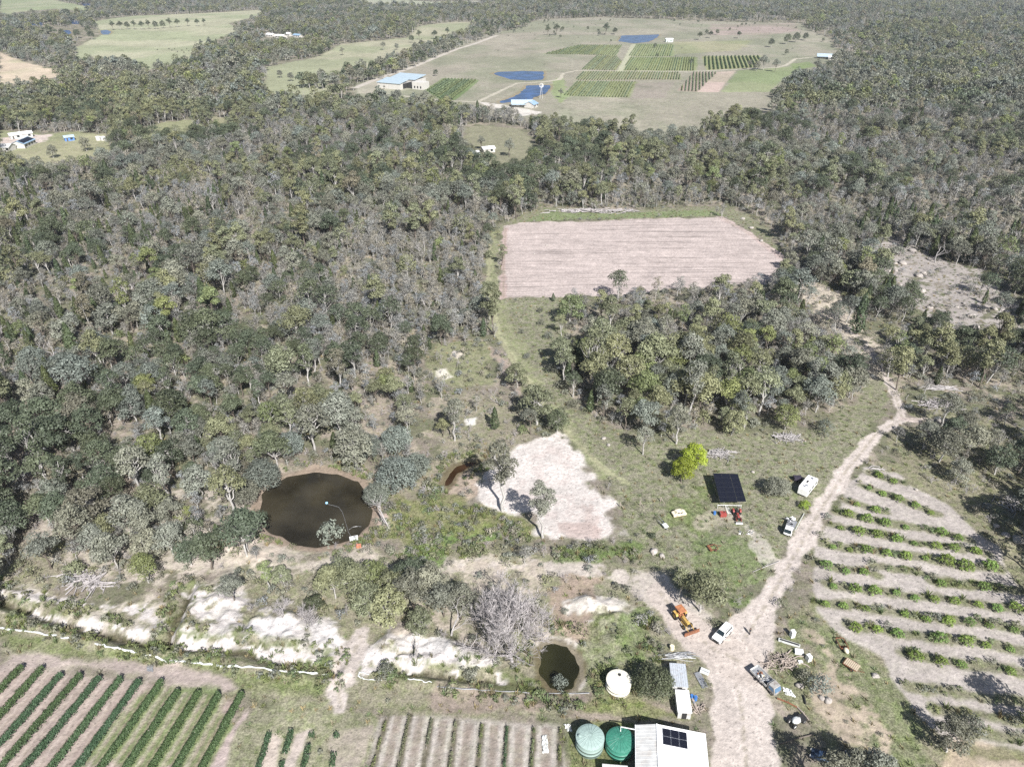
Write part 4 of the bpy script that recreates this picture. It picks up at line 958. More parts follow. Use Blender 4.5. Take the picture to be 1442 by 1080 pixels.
# label every tree by look and by the landmark nearest to it in the picture
MARK = [('the round dark dam', 443, 714), ('the small brown pond', 650, 668), ('the small green pond', 790, 937), ('the white sand clearing', 780, 690), ('the solar array', 1026, 687), ('the white caravan', 1135, 683),
 ('the ploughed field', 900, 365), ('the bare slope at right', 1330, 410), ('the sandy glade in the forest', 650, 515), ('the fork of the dirt track', 1270, 590), ('the orchard', 1300, 800), ('the white sand heaps', 390, 880),
 ('the striped vine rows', 170, 1000), ('the largest olive gum', 400, 510), ('the solar-roofed homestead', 40, 200), ('the blue-roofed winery', 565, 115), ('the farmhouse by the far dam', 738, 145), ('the grassy corridor', 740, 470), ('the bleached log pile', 120, 815), ('the far homestead at right', 1163, 80), ('the pale paddock with cattle', 230, 70)]
ORD = ['nearest', 'second nearest', 'third nearest', 'fourth nearest', 'fifth nearest', 'sixth nearest', 'seventh nearest', 'eighth nearest', 'ninth nearest', 'tenth nearest', 'eleventh nearest', 'twelfth nearest']
ONES = ['', 'first', 'second', 'third', 'fourth', 'fifth', 'sixth', 'seventh', 'eighth', 'ninth', 'tenth', 'eleventh', 'twelfth', 'thirteenth', 'fourteenth', 'fifteenth', 'sixteenth', 'seventeenth', 'eighteenth', 'nineteenth']
TENS = ['', '', 'twenty', 'thirty', 'forty', 'fifty', 'sixty', 'seventy', 'eighty', 'ninety']
TENTH = ['', '', 'twentieth', 'thirtieth', 'fortieth', 'fiftieth', 'sixtieth', 'seventieth', 'eightieth', 'ninetieth']
def nth(k): return ONES[k] if k < 20 else (TENTH[k//10] if k % 10 == 0 else TENS[k//10]+'-'+ONES[k % 10])
cells = {}
for t in TREES:
    z = hz(t['x'], t['y']); t['z'] = z; px, py = PXY(t['x'], t['y'], z)
    if t['label']: continue
    dd = [(math.hypot(px-a, (py-b)*1.3), nm_, a, b) for nm_, a, b in MARK]; d, mk, a, b = min(dd)
    dx = px-a; dy = (py-b)*1.3
    side = ('right of' if dx > 0 else 'left of') if abs(dx) > abs(dy) else ('in front of' if dy > 0 else 'beyond')
    word = {'gum_tree': 'gum tree', 'cypress_pine': 'conical cypress pine', 'dead_tree': 'dead tree', 'bush': 'low bush', 'paddock_tree': 'open-grown paddock tree'}[t['name']]
    desc = '' if t['desc'] == 'paddock' else ('pale ' if t['name'] == 'dead_tree' else '')+t['desc']+' '
    if t['name'] == 'gum_tree':
        st = GUMS[int(t['key'][-1])][4]; desc = {'round': 'round-crowned ', 'tall': 'slender ', 'gum': ''}[st]+desc
    cells.setdefault((desc+word, side, mk), []).append((d, t))
for (w, side, mk), L_ in cells.items():
    L_.sort(key=lambda q: q[0])
    for i, (d, t) in enumerate(L_):
        o = '' if i == 0 and len(L_) == 1 else ('nearest ' if i == 0 else nth(i+1)+' nearest ')
        t['label'] = f'{o}{w} {side} {mk}'
        if o == '': t['label'] = f'only {w} {side} {mk}' if False else f'{w} growing {side} {mk}'
GRP = {'gum_tree': 'gum trees of the bush', 'cypress_pine': 'cypress pines in the forest', 'dead_tree': 'bare dead trees', 'bush': 'bushes between the trees', 'paddock_tree': 'trees standing in the far paddocks', 'wattle_tree': 'wattles round the dam', 'lime_tree': 'lime-green trees by the solar array'}
for t in TREES:
    plant(t['name'], t['key'], t['label'], t['cat'], t['x'], t['y'], t['z']-.05, t['s'], t['rz'], t['leaf'], GRP.get(t['name']), t['sz'])

# ------------------------------------------------------------ the rest of the forest: one woodland object of instanced trees
def proto(name, me):
    o = bpy.data.objects.new(name, me); return o
def gn_scatter(name, label, cat, P, idx, scl, rotz, meshes, kindlabel='stuff', tilt=None):
    me = bpy.data.meshes.new(name); me.vertices.add(len(P)); me.vertices.foreach_set('co', np.asarray(P, np.float32).ravel())
    for an, ty, d in (('idx', 'INT', np.asarray(idx, np.int32)), ('scl', 'FLOAT', np.asarray(scl, np.float32)), ('rz', 'FLOAT', np.asarray(rotz, np.float32))):
        a = me.attributes.new(an, ty, 'POINT'); a.data.foreach_set('value', d)
    me.update(); o = link(name, me); tag(o, label, cat, kind='stuff')
    c = bpy.data.collections.new(name+'_kinds')
    for i, m in enumerate(meshes): c.objects.link(proto(f'{name}_{i:02d}', m))
    ng = bpy.data.node_groups.new(name, 'GeometryNodeTree')
    ng.interface.new_socket('Geometry', in_out='INPUT', socket_type='NodeSocketGeometry'); ng.interface.new_socket('Geometry', in_out='OUTPUT', socket_type='NodeSocketGeometry')
    gi = ng.nodes.new('NodeGroupInput'); go = ng.nodes.new('NodeGroupOutput'); ip = ng.nodes.new('GeometryNodeInstanceOnPoints')
    ci = ng.nodes.new('GeometryNodeCollectionInfo'); ci.inputs['Collection'].default_value = c; ci.inputs['Separate Children'].default_value = True; ci.inputs['Reset Children'].default_value = True
    def attr(n_, t_):
        a = ng.nodes.new('GeometryNodeInputNamedAttribute'); a.data_type = t_; a.inputs[0].default_value = n_; return a.outputs[0]
    ip.inputs['Pick Instance'].default_value = True; L = ng.links.new
    L(gi.outputs[0], ip.inputs['Points']); L(ci.outputs[0], ip.inputs['Instance']); L(attr('idx', 'INT'), ip.inputs['Instance Index'])
    cx = ng.nodes.new('ShaderNodeCombineXYZ'); L(attr('rz', 'FLOAT'), cx.inputs[2]); L(cx.outputs[0], ip.inputs['Rotation']); L(attr('scl', 'FLOAT'), ip.inputs['Scale'])
    L(ip.outputs[0], go.inputs[0]); md = o.modifiers.new('scatter', 'NODES'); md.node_group = ng; return o
FM = []; FI = {}
def far_mesh(key, gen, leaf):
    VV, FF, mi, tt, mats = merge(*gen, leaf); FI[key] = len(FM); FM.append(np_mesh('tree', VV, FF, mats, mi, tt))
for ci_, cn in enumerate(CN):
    for v in range(4):
        sd, Hh, Rr, nb, st = GUMS[(v*2+ci_) % 8]
        far_mesh(('mid', ci_, v), gum(sd+200+v*7+ci_, Hh, Rr*1.0, nb, [1700, 1000, 1900, 850][v], .50, None, BARK if (v+ci_) % 3 else BARKD, st, 1), LEAF[cn])
    for v in range(2):
        sd, Hh, Rr, nb, st = GUMS[(v*3+ci_) % 8]
        far_mesh(('far', ci_, v), gum(sd+300+v, Hh, Rr*1.15, 11, 380, 1.12, None, BARK, 'gum' if v else 'round', 2), LEAF[cn])
for v in range(2):
    far_mesh(('cyp', v), cypress(81+v, 8+v, 1.6, 420, .62), LEAF_CYP)
    far_mesh(('shrub', v), gum(85+v, 3.0, 2.1, 6, 320, .42, None, BARKD, 'low', 1), LEAF['grey-green'])
for v in range(4):
    far_mesh(('scrub', v), gum(90+v, 5.6+v*.6, 2.1, 9, 420, .34, None, BARK, 'tall', 0), LEAF_GREY)
for v in range(2):
    mb = deadtree(95+v, 11, 3, 3, 3, DEAD); far_mesh(('dead', v), (mb, np.zeros((0, 3)), np.zeros((0, 4), int), np.zeros(0)), LEAF_GREY)
rest = ~used; idx = np.zeros(n, int)
for i in np.where(rest)[0]:
    s = spec[i]; v = var[i]
    if s == 1: k = ('cyp', v % 2)
    elif s == 2: k = ('dead', v % 2)
    elif s == 3 and BI[i] < 2: k = ('shrub', v % 2)
    elif s == 4: k = ('scrub', v % 4)
    elif BI[i] < 2: k = ('mid', colk[i], v % 4)
    else: k = ('far', colk[i], v % 2)
    idx[i] = FI[k]
sc_ = scale.copy(); sc_[(spec == 2)] *= np.where(BI[spec == 2] > 1, 1.15, .85); sc_[(spec == 3) & (BI < 2)] *= 1.2
gn_scatter('woodland', 'grey-green eucalypt forest covering the distance and the gaps between nearer trees', 'forest', np.stack([X, Y, ZH-.1], 1)[rest], idx[rest], sc_[rest], rot[rest], FM)
print('trees', n, 'individual', len(TREES))
sx, sy = scatter(110, 640, 3.3, rng); sx2, sy2 = scatter(180, 420, 2.6, rng); k_ = sd_poly(GP([(480,300),(690,300),(690,330),(685,470),(700,560),(640,600),(500,570),(470,480)]), sx2, sy2, 40)+(fbm(sx2, sy2, 28, 19, 3)-.5)*70 > 0; sx = np.concatenate([sx, sx2[k_]]); sy = np.concatenate([sy, sy2[k_]]); ok, tg = tree_ok(sx, sy, np.full(len(sx), 4.5), rng); scz = sd_poly(DN[0][0], sx, sy, 40)+(fbm(sx, sy, 28, 9, 3)-.5)*70 > 0
scz &= ~(sd_poly(CLEAR[-4], sx, sy) > 0); r2 = rng.random(len(sx)); keep = (ok & (r2 < .62)) | (scz & ok)
for P in CLEAR: keep &= sd_poly(P, sx, sy) < -1
si = rng.choice([FI[('scrub', v)] for v in range(4)]+[FI[('shrub', v)] for v in range(2)]+[FI[('cyp', 0)]], len(sx), p=[.2, .2, .2, .2, .08, .08, .04]); ss_ = rng.uniform(.5, .95, len(sx))*np.where(scz, 1.1, 1)
qx, qy = scatter(700, 1900, 26, rng); inp = (sd_poly(CLEAR[8], qx, qy) > 5); qpx, qpy = PXY(qx, qy); inp &= (rng.random(len(qx)) < np.where(qpy < 62, .5, .06)) & ((fbm(qx, qy, 120, 5, 2) > .47) | (qpy > 62))
sx = np.concatenate([sx[keep], qx[inp]]); sy = np.concatenate([sy[keep], qy[inp]]); ss_ = np.concatenate([ss_[keep], rng.uniform(.35, .8, inp.sum())]); si = np.concatenate([si[keep], rng.choice([FI[('shrub', 0)], FI[('shrub', 1)], FI[('mid', 4, 0)]], inp.sum())]); keep = np.ones(len(sx), bool)
gn_scatter('saplings', 'thin grey regrowth saplings filling the gaps between the gum trees', 'saplings', np.stack([sx, sy, H_(sx, sy)-.1], 1)[keep], si[keep], ss_[keep], rng.uniform(0, 6.28, keep.sum()), FM)
# scrub filling and undergrowth -------------------------------------------------
UM = []
def und(gen, leaf):
    VV, FF, mi, tt, mats = merge(*gen, leaf); UM.append(np_mesh('clump', VV, FF, mats, mi, tt))
for v in range(3): und(gum(120+v, 1.5+.5*v, 1.1+.25*v, 5, 130, .30, None, BARKD, 'low', 2), [LEAF['grey-green'], LEAF_GREY, LEAF['olive']][v])
def tuft(seed, nb, h, leaf):
    r_ = np.random.default_rng(seed); a = r_.uniform(0, 6.28, nb); rr_ = r_.uniform(0, .35, nb); b = np.stack([rr_*np.cos(a), rr_*np.sin(a), np.zeros(nb)], 1)
    t = b*1.9+np.stack([r_.normal(0, .1, nb), r_.normal(0, .1, nb), r_.uniform(.5, 1, nb)*h], 1); w = np.stack([-np.sin(a), np.cos(a), a*0], 1)*.06
    V_ = np.stack([b-w, b+w, t+w*.4, t-w*.4], 1).reshape(-1, 3); return np_mesh('tuft', V_, np.arange(len(V_)).reshape(-1, 4), [leaf], tint=r_.uniform(.7, 1.3, nb))
UM.append(tuft(5, 26, .55, LEAF_DRY)); UM.append(tuft(6, 26, .45, LEAF_GRASS)); 
for v in range(2):
    mb = deadtree(130+v, 3.2, 1, 4, 3, DEADG, .05); und((mb, np.zeros((0, 3)), np.zeros((0, 4), int), np.zeros(0)), LEAF_GREY)
ux, uy = scatter(66, 380, 2.3, rng); uc, ug, uz = paint(ux, uy); r1 = rng.random(len(ux)); upx, upy = PXY(ux, uy)
inc = np.zeros(len(ux), bool); outc = sd_poly(GP([(1200,345),(1265,335),(1320,360),(1380,380),(1400,400),(1442,435),(1460,500),(1330,475),(1300,450),(1250,410)]), ux, uy) > 0
for P in CLEAR: inc |= sd_poly(P, ux, uy, 1) > 0
wat = np.zeros(len(ux), bool)
for n_, P, k in WP[:3]: wat |= sd_poly(P, ux, uy, 5) > -.8
sand = np.isin(uz, [1, 2, 4, 5, 7])
m1 = ~inc & ~wat & ~sand & (~outc | (r1 < .16)) & (r1 < np.where(uz == 3, .22, .42))
scr = sd_poly(DN[0][0], ux, uy) > 0
k1 = rng.choice([0, 1, 2, 5, 6], len(ux), p=[.34, .22, .14, .15, .15]); k1[scr & (r1 < .3)] = 1
g1 = inc & ~wat & ~sand & (uz != 3) & (r1 < .04)
g2 = ~wat & ~sand & (uz != 3) & ~m1 & (rng.random(len(ux)) < .6)
k1[g1] = rng.choice([0, 2], g1.sum()); k1[g2 & ~g1] = rng.choice([3, 4], (g2 & ~g1).sum(), p=[.6, .4])
mm = m1 | g1 | g2
us = rng.uniform(.6, 1.3, len(ux)); us[g1] *= .55
gn_scatter('undergrowth', 'grey scrub, fallen twigs and grass tufts on the ground between trees', 'undergrowth', np.stack([ux, uy, H_(ux, uy)-.05], 1)[mm], k1[mm], us[mm], rng.uniform(0, 6.28, mm.sum()), UM)
# weeds along ditches and pond edges
vx, vy = scatter(70, 175, 1.1, rng, .80); keep = np.zeros(len(vx), bool); vn4 = fbm(vx, vy, 4, 66, 3)
for P, w, dp in DP: s = sd_line(P, [w]*len(P), vx, vy); keep |= (s > -3.2) & (s < -.2)
for n_, P, k in WP[:3]: s = sd_poly(P, vx, vy); keep |= (s > -4.0) & (s < -.6)
for pl in ([(0,815),(110,845),(240,862),(250,880),(225,900),(110,872),(0,842)], [(0,862),(150,905),(235,912),(330,922),(470,948),(330,935),(200,918),(0,884)], [(830,880),(860,870),(890,930),(900,985),(850,1000),(830,960)], [(895,875),(925,870),(935,930),(900,945)], [(560,700),(640,690),(720,735),(770,765),(640,790),(500,780),(520,745)], [(780,770),(900,770),(905,795),(780,792)]):
    keep |= sd_poly(GP(pl), vx, vy) > 0
keep &= vn4 > .42
vz = paint(vx, vy)[2]; keep &= (vz != 3) | (rng.random(len(vx)) < .22)
for P in OSTRIP: keep |= (sd_line(P, [.9]*len(P), vx, vy, 3) > 0) & (rng.random(len(vx)) < .45)
for n_, P, k in WP[:3]: keep &= sd_poly(P, vx, vy) < -.4
WM = [tuft(15, 34, .8, LEAF_GRASS), tuft(16, 34, .9, LEAF_DRY)]
for v in range(3):
    VV, FF, mi, tt, mats = merge(*gum(140+v, .9+.2*v, .75, 4, 90, .24, None, BARKD, 'low', 2), [LEAF_GRASS, LEAF['olive'], LEAF['grey-green']][v]); WM.append(np_mesh('weed', VV, FF, mats, mi, tt))
gn_scatter('weeds', 'green and straw-coloured weeds along the ditches and pond banks', 'weeds', np.stack([vx, vy, H_(vx, vy)-.03], 1)[keep], rng.choice([0, 1, 2, 3, 4], keep.sum(), p=[.3, .12, .28, .15, .15]), rng.uniform(.6, 1.5, keep.sum()), rng.uniform(0, 6.28, keep.sum()), WM)
# ------------------------------------------------------------ orchard
for i in range(4): kind(f'orch{i}', gum(150+i, 1.9+.15*i, 1.6+.1*i, 17, 700, .27, None, BARKD, 'orch'), LEAF_ORCH)
for ri, row in enumerate(ORCH):
    for k, (px, py) in enumerate(row):
        x, y, z = P3(px, py+4); side = nth(k+1)
        plant('orchard_tree', f'orch{(ri+k*3) % 4}', f'young leafy orchard tree, {side} from left in {nth(ri+1)} row from the top', 'fruit tree', x, y, z-.05, random.uniform(.5, .92) if not (ri in (6, 5) and k > 5) else 1.1, random.uniform(0, 6.28), group='young orchard trees')
# ------------------------------------------------------------ hedges of vines
def hedge(p0, p1, w, h, leaf, per_m, size, seed, gap=0.0, z0=.35):
    rg = np.random.default_rng(seed); p0 = np.array(p0[:2]); p1 = np.array(p1[:2]); L = np.linalg.norm(p1-p0); n = int(L*per_m)
    t = rg.random(n)
    if gap > 0: t = t[vn(t*L/1.6, np.full(n, seed*3.3), 5) > gap]
    n = len(t); d = (p1-p0)/L; q = np.array([-d[1], d[0]]); ww = w*(.9+.2*vn(t*L/1.1, np.zeros(n)+seed, 9)); a = rg.uniform(-1, 1, n)
    hh = h*(.90+.18*vn(t*L/.9, np.zeros(n)+seed, 10)); v = np.sqrt(rg.random(n))
    P = np.empty((n, 3)); P[:, :2] = p0+d*(t*L)[:, None]+q*(a*ww*.5*(1.1-.4*v))[:, None]; g = H_(P[:, 0], P[:, 1]); P[:, 2] = g+z0*.5+v*(hh-z0*.5)
    nr = np.stack([q[0]*a, q[1]*a, np.full(n, .8)], 1)+rg.normal(size=(n, 3))*.4
    V_, F_ = cards(P-np.array([p0[0], p0[1], 0]), nr, size, rg, .8)
    return np_mesh('foliage', V_, F_, [leaf], tint=rg.uniform(.7, 1.3, n)), p0, L, d
POSTM = paintmat('grey_timber_post', (.30, .27, .24), .9)
def vine_row(a, b, label, group, near=True, w=1.0, h=1.6, leaf=LEAF_VINE, per=60, size=.26, seed=0, gap=0, name='vine_row', cat='vine row'):
    me, p0, L, d = hedge(a, b, w, h, leaf, per, size, seed, gap)
    if not near: return tag(link(name, me, None, (p0[0], p0[1], 0)), label, cat, group)
    t = thing(name, label, cat, (p0[0], p0[1], 0), 0, group); link('foliage', me, t)
    for s in (0, .5, 1):
        x = d[0]*L*s; y = d[1]*L*s; g = hz(p0[0]+x, p0[1]+y); m = MB(); m.tube([(x, y, g-.3), (x, y, g+h*.95)], .06, POSTM, 5); m.build('post', t)
    return t
VR = [((33,942),(-52,1030)),((62,943),(-30,1045)),((87,952),(0,1053)),((115,953),(-8,1096)),((142,957),(25,1098)),((172,958),(63,1098)),((198,962),(98,1100)),((230,962),(132,1100)),((252,976),(168,1100)),((281,978),(205,1100)),((309,981),(240,1100)),((342,980),(277,1100))]
for i, (a, b) in enumerate(VR):
    vine_row(G(*a), G(*b), f'dense dark green vine row, {nth(i+1)} from the left in the corner vineyard', 'vine rows of the corner vineyard', w=1.2, h=1.5, per=330, size=.22, seed=300+i)
VR2 = [((380,1034),(360,1098)),((411,1030),(392,1098)),((440,1034),(424,1098)),((474,1034),(466,1098))]
for i, (a, b) in enumerate(VR2):
    vine_row(G(*a), G(*b), f'bushy patchy crop row, {nth(i+1)} from left between vineyard and bare beds', 'patchy crop rows', w=1.2, h=.9, per=80, seed=330+i, gap=.3 if i else .1, name='crop_row', cat='crop row')
VR3 = [((577,1008),(558,1098)),((608,1014),(593,1098)),((642,1017),(631,1098)),((679,1021),(671,1098)),((714,1024),(709,1098)),((752,1026),(747,1098)),((789,1028),(787,1098)),((545,1012),(520,1098))]
for i, (a, b) in enumerate(VR3):
    vine_row(G(*a), G(*b), f'thin weedy line between bare beds, {"leftmost" if i == 7 else nth(i+2)+" from left"}', 'weedy lines between bare beds', w=.6, h=.7, per=50, size=.2, seed=350+i, gap=.35, leaf=LEAF['olive' if i < 3 else 'bright green'] if i != 4 else LEAF_VINE, name='weedy_bed_edge', cat='crop row')
def clip(P, o, d):
    ts = []; n_ = len(P)
    for i in range(n_):
        a = P[i]; e = P[(i+1) % n_]-a; den = d[0]*e[1]-d[1]*e[0]
        if abs(den) < 1e-9: continue
        r = a-o; t = (r[0]*e[1]-r[1]*e[0])/den; s = (r[0]*d[1]-r[1]*d[0])/den
        if 0 <= s <= 1: ts.append(t)
    return (min(ts), max(ts)) if len(ts) >= 2 else None
DIRA = (GP([(792.6,133)])[0], GP([(811.8,114)])[0])
FARB = [('upper left block', [(764,76),(816,63),(876,63),(868,77)], None, 4.2, 0),
 ('grey block left of grassy strip', [(820,98),(839,78),(868,78),(876,87),(868,99)], None, 3.8, 0),
 ('block below the mint shed', [(884,77),(895,62),(948,62),(948,77)], None, 4.2, 0),
 ('wide middle block', [(878,98),(887,79.5),(981,78.5),(981,98)], None, 4.0, 0),
 ('block below the farm road', [(811,112.5),(819,101.5),(957,101),(959,112)], None, 3.8, .0),
 ('lowest left block', [(795,133.5),(811,114.5),(897,115.5),(886,136.5)], None, 3.6, 0),
 ('darkest right-hand block', [(989,78),(1072,78),(1064,94),(996,97)], None, 6.5, 1),
 ('block beside pink strip', [(956,127.5),(977,101),(1010,101),(983,129)], None, 4.6, 0),
 ('block beside the winery', [(600,126),(624,110.5),(674,112.5),(641,140),(620,139)], ((641,140),(676,112)), 5.0, 1)]
for bi, (nm, poly, dr, sp, dk) in enumerate(FARB):
    P = GP(poly); d = (G(*dr[1])[0]-G(*dr[0])[0], G(*dr[1])[1]-G(*dr[0])[1]) if dr else tuple(DIRA[1]-DIRA[0]); d = np.array(d); d /= np.linalg.norm(d); q = np.array([-d[1], d[0]])
    if q[0] < 0: q = -q
    pr = P @ q; k = 0; o_ = pr.min()+sp*.6; c0 = P.mean(0)
    while o_ < pr.max()-sp*.3:
        base = c0+q*(o_-c0 @ q); tt = clip(P, base, d)
        if tt and tt[1]-tt[0] > 12:
            k += 1
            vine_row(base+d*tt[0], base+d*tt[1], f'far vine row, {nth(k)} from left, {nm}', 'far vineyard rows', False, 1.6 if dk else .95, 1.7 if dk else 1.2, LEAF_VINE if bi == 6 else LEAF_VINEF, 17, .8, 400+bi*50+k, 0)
        o_ += sp*.74

# ------------------------------------------------------------ materials for made things
WHITE = paintmat('white_paint', (.80, .80, .78), .4, noise=.05, dirt=(.5, .45, .38), dirtamt=.35)
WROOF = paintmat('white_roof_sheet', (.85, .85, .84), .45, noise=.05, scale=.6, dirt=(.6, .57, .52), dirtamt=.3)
GROOF = paintmat('dull_and_shaded_sheet', (.55, .55, .53), .5, noise=.12, scale=.8, dirt=(.36, .31, .26), dirtamt=.5)  # dull sheeting; also paints the shade on the farm shed's left slope
BROOF = paintmat('pale_blue_roof_sheet', (.36, .44, .49), .45, noise=.08, scale=.4)
SLATE = paintmat('blue_grey_roof_sheet', (.24, .35, .46), .5, noise=.1, scale=.4)
DARK = paintmat('dark_parts_and_void_shade', (.03, .03, .03), .8); BLACK = paintmat('black_rubber', (.025, .025, .025), .85, noise=.3)  # DARK: near-black parts, and shade painted into openings
GLASS = paintmat('dark_glass', (.02, .03, .035), .08, noise=.05, spec=.6)
STEEL = paintmat('galvanised_steel', (.45, .46, .47), .45, .6, noise=.15, dirt=(.25, .18, .12), dirtamt=.4)
RUST = paintmat('rusty_iron', (.20, .085, .045), .9, noise=.4, scale=5, dirt=(.10, .05, .03), dirtamt=.7)
ORANGE = paintmat('faded_orange_paint', (.40, .17, .08), .6, noise=.25, dirt=(.22, .10, .06), dirtamt=.6)
YELLOW = paintmat('faded_yellow_paint', (.50, .33, .09), .55, noise=.2, dirt=(.25, .14, .07), dirtamt=.6)
RED = paintmat('red_paint', (.30, .06, .05), .5, noise=.2, dirt=(.2, .07, .05), dirtamt=.5)
BLUE = paintmat('blue_plastic', (.05, .16, .42), .5, noise=.15); CREAM = paintmat('cream_paint', (.72, .66, .48), .6, noise=.1, dirt=(.28, .14, .08), dirtamt=.7)
WRECK = paintmat('faded_dirty_paint', (.33, .32, .30), .7, noise=.25, scale=2, dirt=(.16, .11, .08), dirtamt=.8); DARKFR = paintmat('dark_frame', (.025, .027, .034), .5); PANEL = paintmat('solar_cells', (.010, .011, .018), .3, noise=.1, spec=.5); FRAMEM = paintmat('aluminium_frame', (.32, .34, .38), .4, .7)
TGREEN = paintmat('pale_green_tank_wall', (.23, .31, .28), .55, noise=.08, dirt=(.25, .3, .26), dirtamt=.4); TPALE = paintmat('pale_green_tank_top', (.30, .39, .36), .5, noise=.08)
TDARK = paintmat('deep_green_plastic', (.045, .20, .14), .45, noise=.12, dirt=(.10, .25, .2), dirtamt=.4); TCREAM = paintmat('cream_plastic', (.74, .71, .60), .5, noise=.05, dirt=(.55, .5, .4), dirtamt=.4)
WOODM = paintmat('weathered_timber', (.33, .28, .24), .9, noise=.3, scale=4); TAN = paintmat('tan_planks', (.45, .37, .27), .9, noise=.25, scale=4, stretch=(1, 6, 1))
ROCK = paintmat('pale_granite', (.36, .33, .30), .9, noise=.3, scale=1.2, bump=.4, dirt=(.30, .26, .22), dirtamt=.7)
PLASTIC = paintmat('white_plastic_sheet', (.62, .64, .62), .45, noise=.2, dirt=(.5, .47, .4), dirtamt=.6)
WALLW = paintmat('cream_wall', (.52, .50, .46), .7, noise=.08, scale=.5); BRICKY = paintmat('dark_verandah', (.10, .09, .08), .8)
SKIN = paintmat('skin', (.45, .28, .20), .5, noise=.05); CLOTH = paintmat('dark_clothes', (.03, .03, .036), .9, noise=.2); HAIR = paintmat('dark_hair', (.03, .02, .015), .7); TROUS = paintmat('dark_trousers', (.022, .024, .034), .9, noise=.2)
COWM = paintmat('dark_hide', (.03, .025, .02), .8, noise=.3)
def at(px, py, qx=None, qy=None, up=0):
    x, y, z = P3(px, py, up); return (x, y, z), (heading(px, py, qx, qy) if qx is not None else 0)
def roof_ribs(mb, x0, x1, y0, z0, y1, z1, step, m):   # standing seams running from (y0,z0) to (y1,z1)
    k = x0+step/2
    while k < x1: mb.tube([(k, y0, z0+.02), (k, y1, z1+.02)], .035, m, 4); k += step
def gable(t, L, W, hw, hr, wall, roof, over=.5, ax='x'):
    """walls + two roof slopes with ridge along x"""
    m = MB(); m.prism([(-W/2, -.4), (W/2, -.4), (W/2, hw), (0, hr-.05), (-W/2, hw)], L, wall, Matrix.Rotation(R(90), 4, 'Z')); m.build('wall', t)
    for s in (-1, 1):
        r = MB(); o = over; hz_ = hw-(hr-hw)/(W/2)*o
        vs = [(-L/2-o, s*(W/2+o), hz_), (L/2+o, s*(W/2+o), hz_), (L/2+o, 0, hr), (-L/2-o, 0, hr)]
        vs += [(a, b, c+.12) for a, b, c in vs]
        r.add(vs, [(0, 1, 2, 3), (7, 6, 5, 4), (0, 4, 5, 1), (1, 5, 6, 2), (3, 2, 6, 7), (0, 3, 7, 4)], roof); r.build('roof', t)
def window(t, x, y, z, w, h, ry=0, m=GLASS, nm='window'):
    b = MB(); b.box((x, y, z), (w, .14, h), m, rz=ry); return b.build(nm, t)
def tyre(t, c, r, w, ax='y', rimm=STEEL):
    Mx = Matrix.Rotation(R(90), 4, 'X') if ax == 'y' else Matrix.Rotation(R(90), 4, 'Y')
    m = MB(); m.lathe([(r*.55, -w/2), (r*.9, -w/2), (r, -w*.3), (r, w*.3), (r*.9, w/2), (r*.55, w/2), (r*.55, -w/2)], BLACK, 16, (0, 0, 0), Mx)
    o = m.build('wheel', t, True); o.location = c
    q = MB(); q.lathe([(0.001, -w*.36), (r*.54, -w*.36), (r*.56, w*.36), (0.001, w*.36)], rimm, 12, (0, 0, 0), Mx); q.build('rim', o); return o

# big shed at the bottom edge ----------------------------------------------------
def GT(px, py, up): x, y, z = P3(px, py, up); return x, y, z
ax_, ay_, az_ = GT(896, 1020.5, 3.6); bx_, by_, bz_ = GT(992.6, 1032.6, 3.6); Wd = math.hypot(bx_-ax_, by_-ay_); hd = math.atan2(by_-ay_, bx_-ax_)
t = thing('farm_shed', 'large white metal-roofed shed at the bottom edge beside the two green tanks', 'shed', (ax_, ay_, az_), hd)
LN = 13.0; rx = Wd*.29
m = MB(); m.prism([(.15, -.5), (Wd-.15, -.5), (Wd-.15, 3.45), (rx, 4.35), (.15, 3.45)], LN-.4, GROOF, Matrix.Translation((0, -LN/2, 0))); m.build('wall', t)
for nm, (x0, z0), (x1, z1), mt in (('roof', (-.1, 3.57), (rx, 4.5), GROOF), ('roof', (rx, 4.5), (Wd+.1, 3.57), WROOF)):  # left slope faces away from the sun; duller sheet paints in that shade
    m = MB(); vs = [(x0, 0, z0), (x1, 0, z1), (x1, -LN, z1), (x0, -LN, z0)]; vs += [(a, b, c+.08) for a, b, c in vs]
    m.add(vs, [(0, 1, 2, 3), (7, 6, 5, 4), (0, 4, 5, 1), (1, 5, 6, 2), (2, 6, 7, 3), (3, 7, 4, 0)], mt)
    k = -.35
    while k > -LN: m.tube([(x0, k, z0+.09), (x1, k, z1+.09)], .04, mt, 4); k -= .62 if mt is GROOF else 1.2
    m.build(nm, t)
m = MB(); m.tube([(-.16, .05, 3.55), (-.16, -LN, 3.55)], .09, WHITE, 6); m.build('gutter', t)
m = MB(); m.tube([(rx, .02, 4.63), (rx, -LN, 4.63)], .10, WROOF, 6); m.build('ridge_cap', t)
sl_ = (4.5-3.57)/(Wd+.1-rx)
for i in range(3):
    for j in range(2):
        m = MB(); cx = rx+1.55+i*1.32; cyy = -1.3-j*1.42; cz = 4.5-(cx-rx)*sl_+.20
        m.box((cx, cyy, cz), (1.24, 1.36, .05), FRAMEM, ry=math.atan(sl_)); m.box((cx, cyy, cz+.035), (1.18, 1.30, .03), PANEL, ry=math.atan(sl_)); m.build('solar_panel', t)
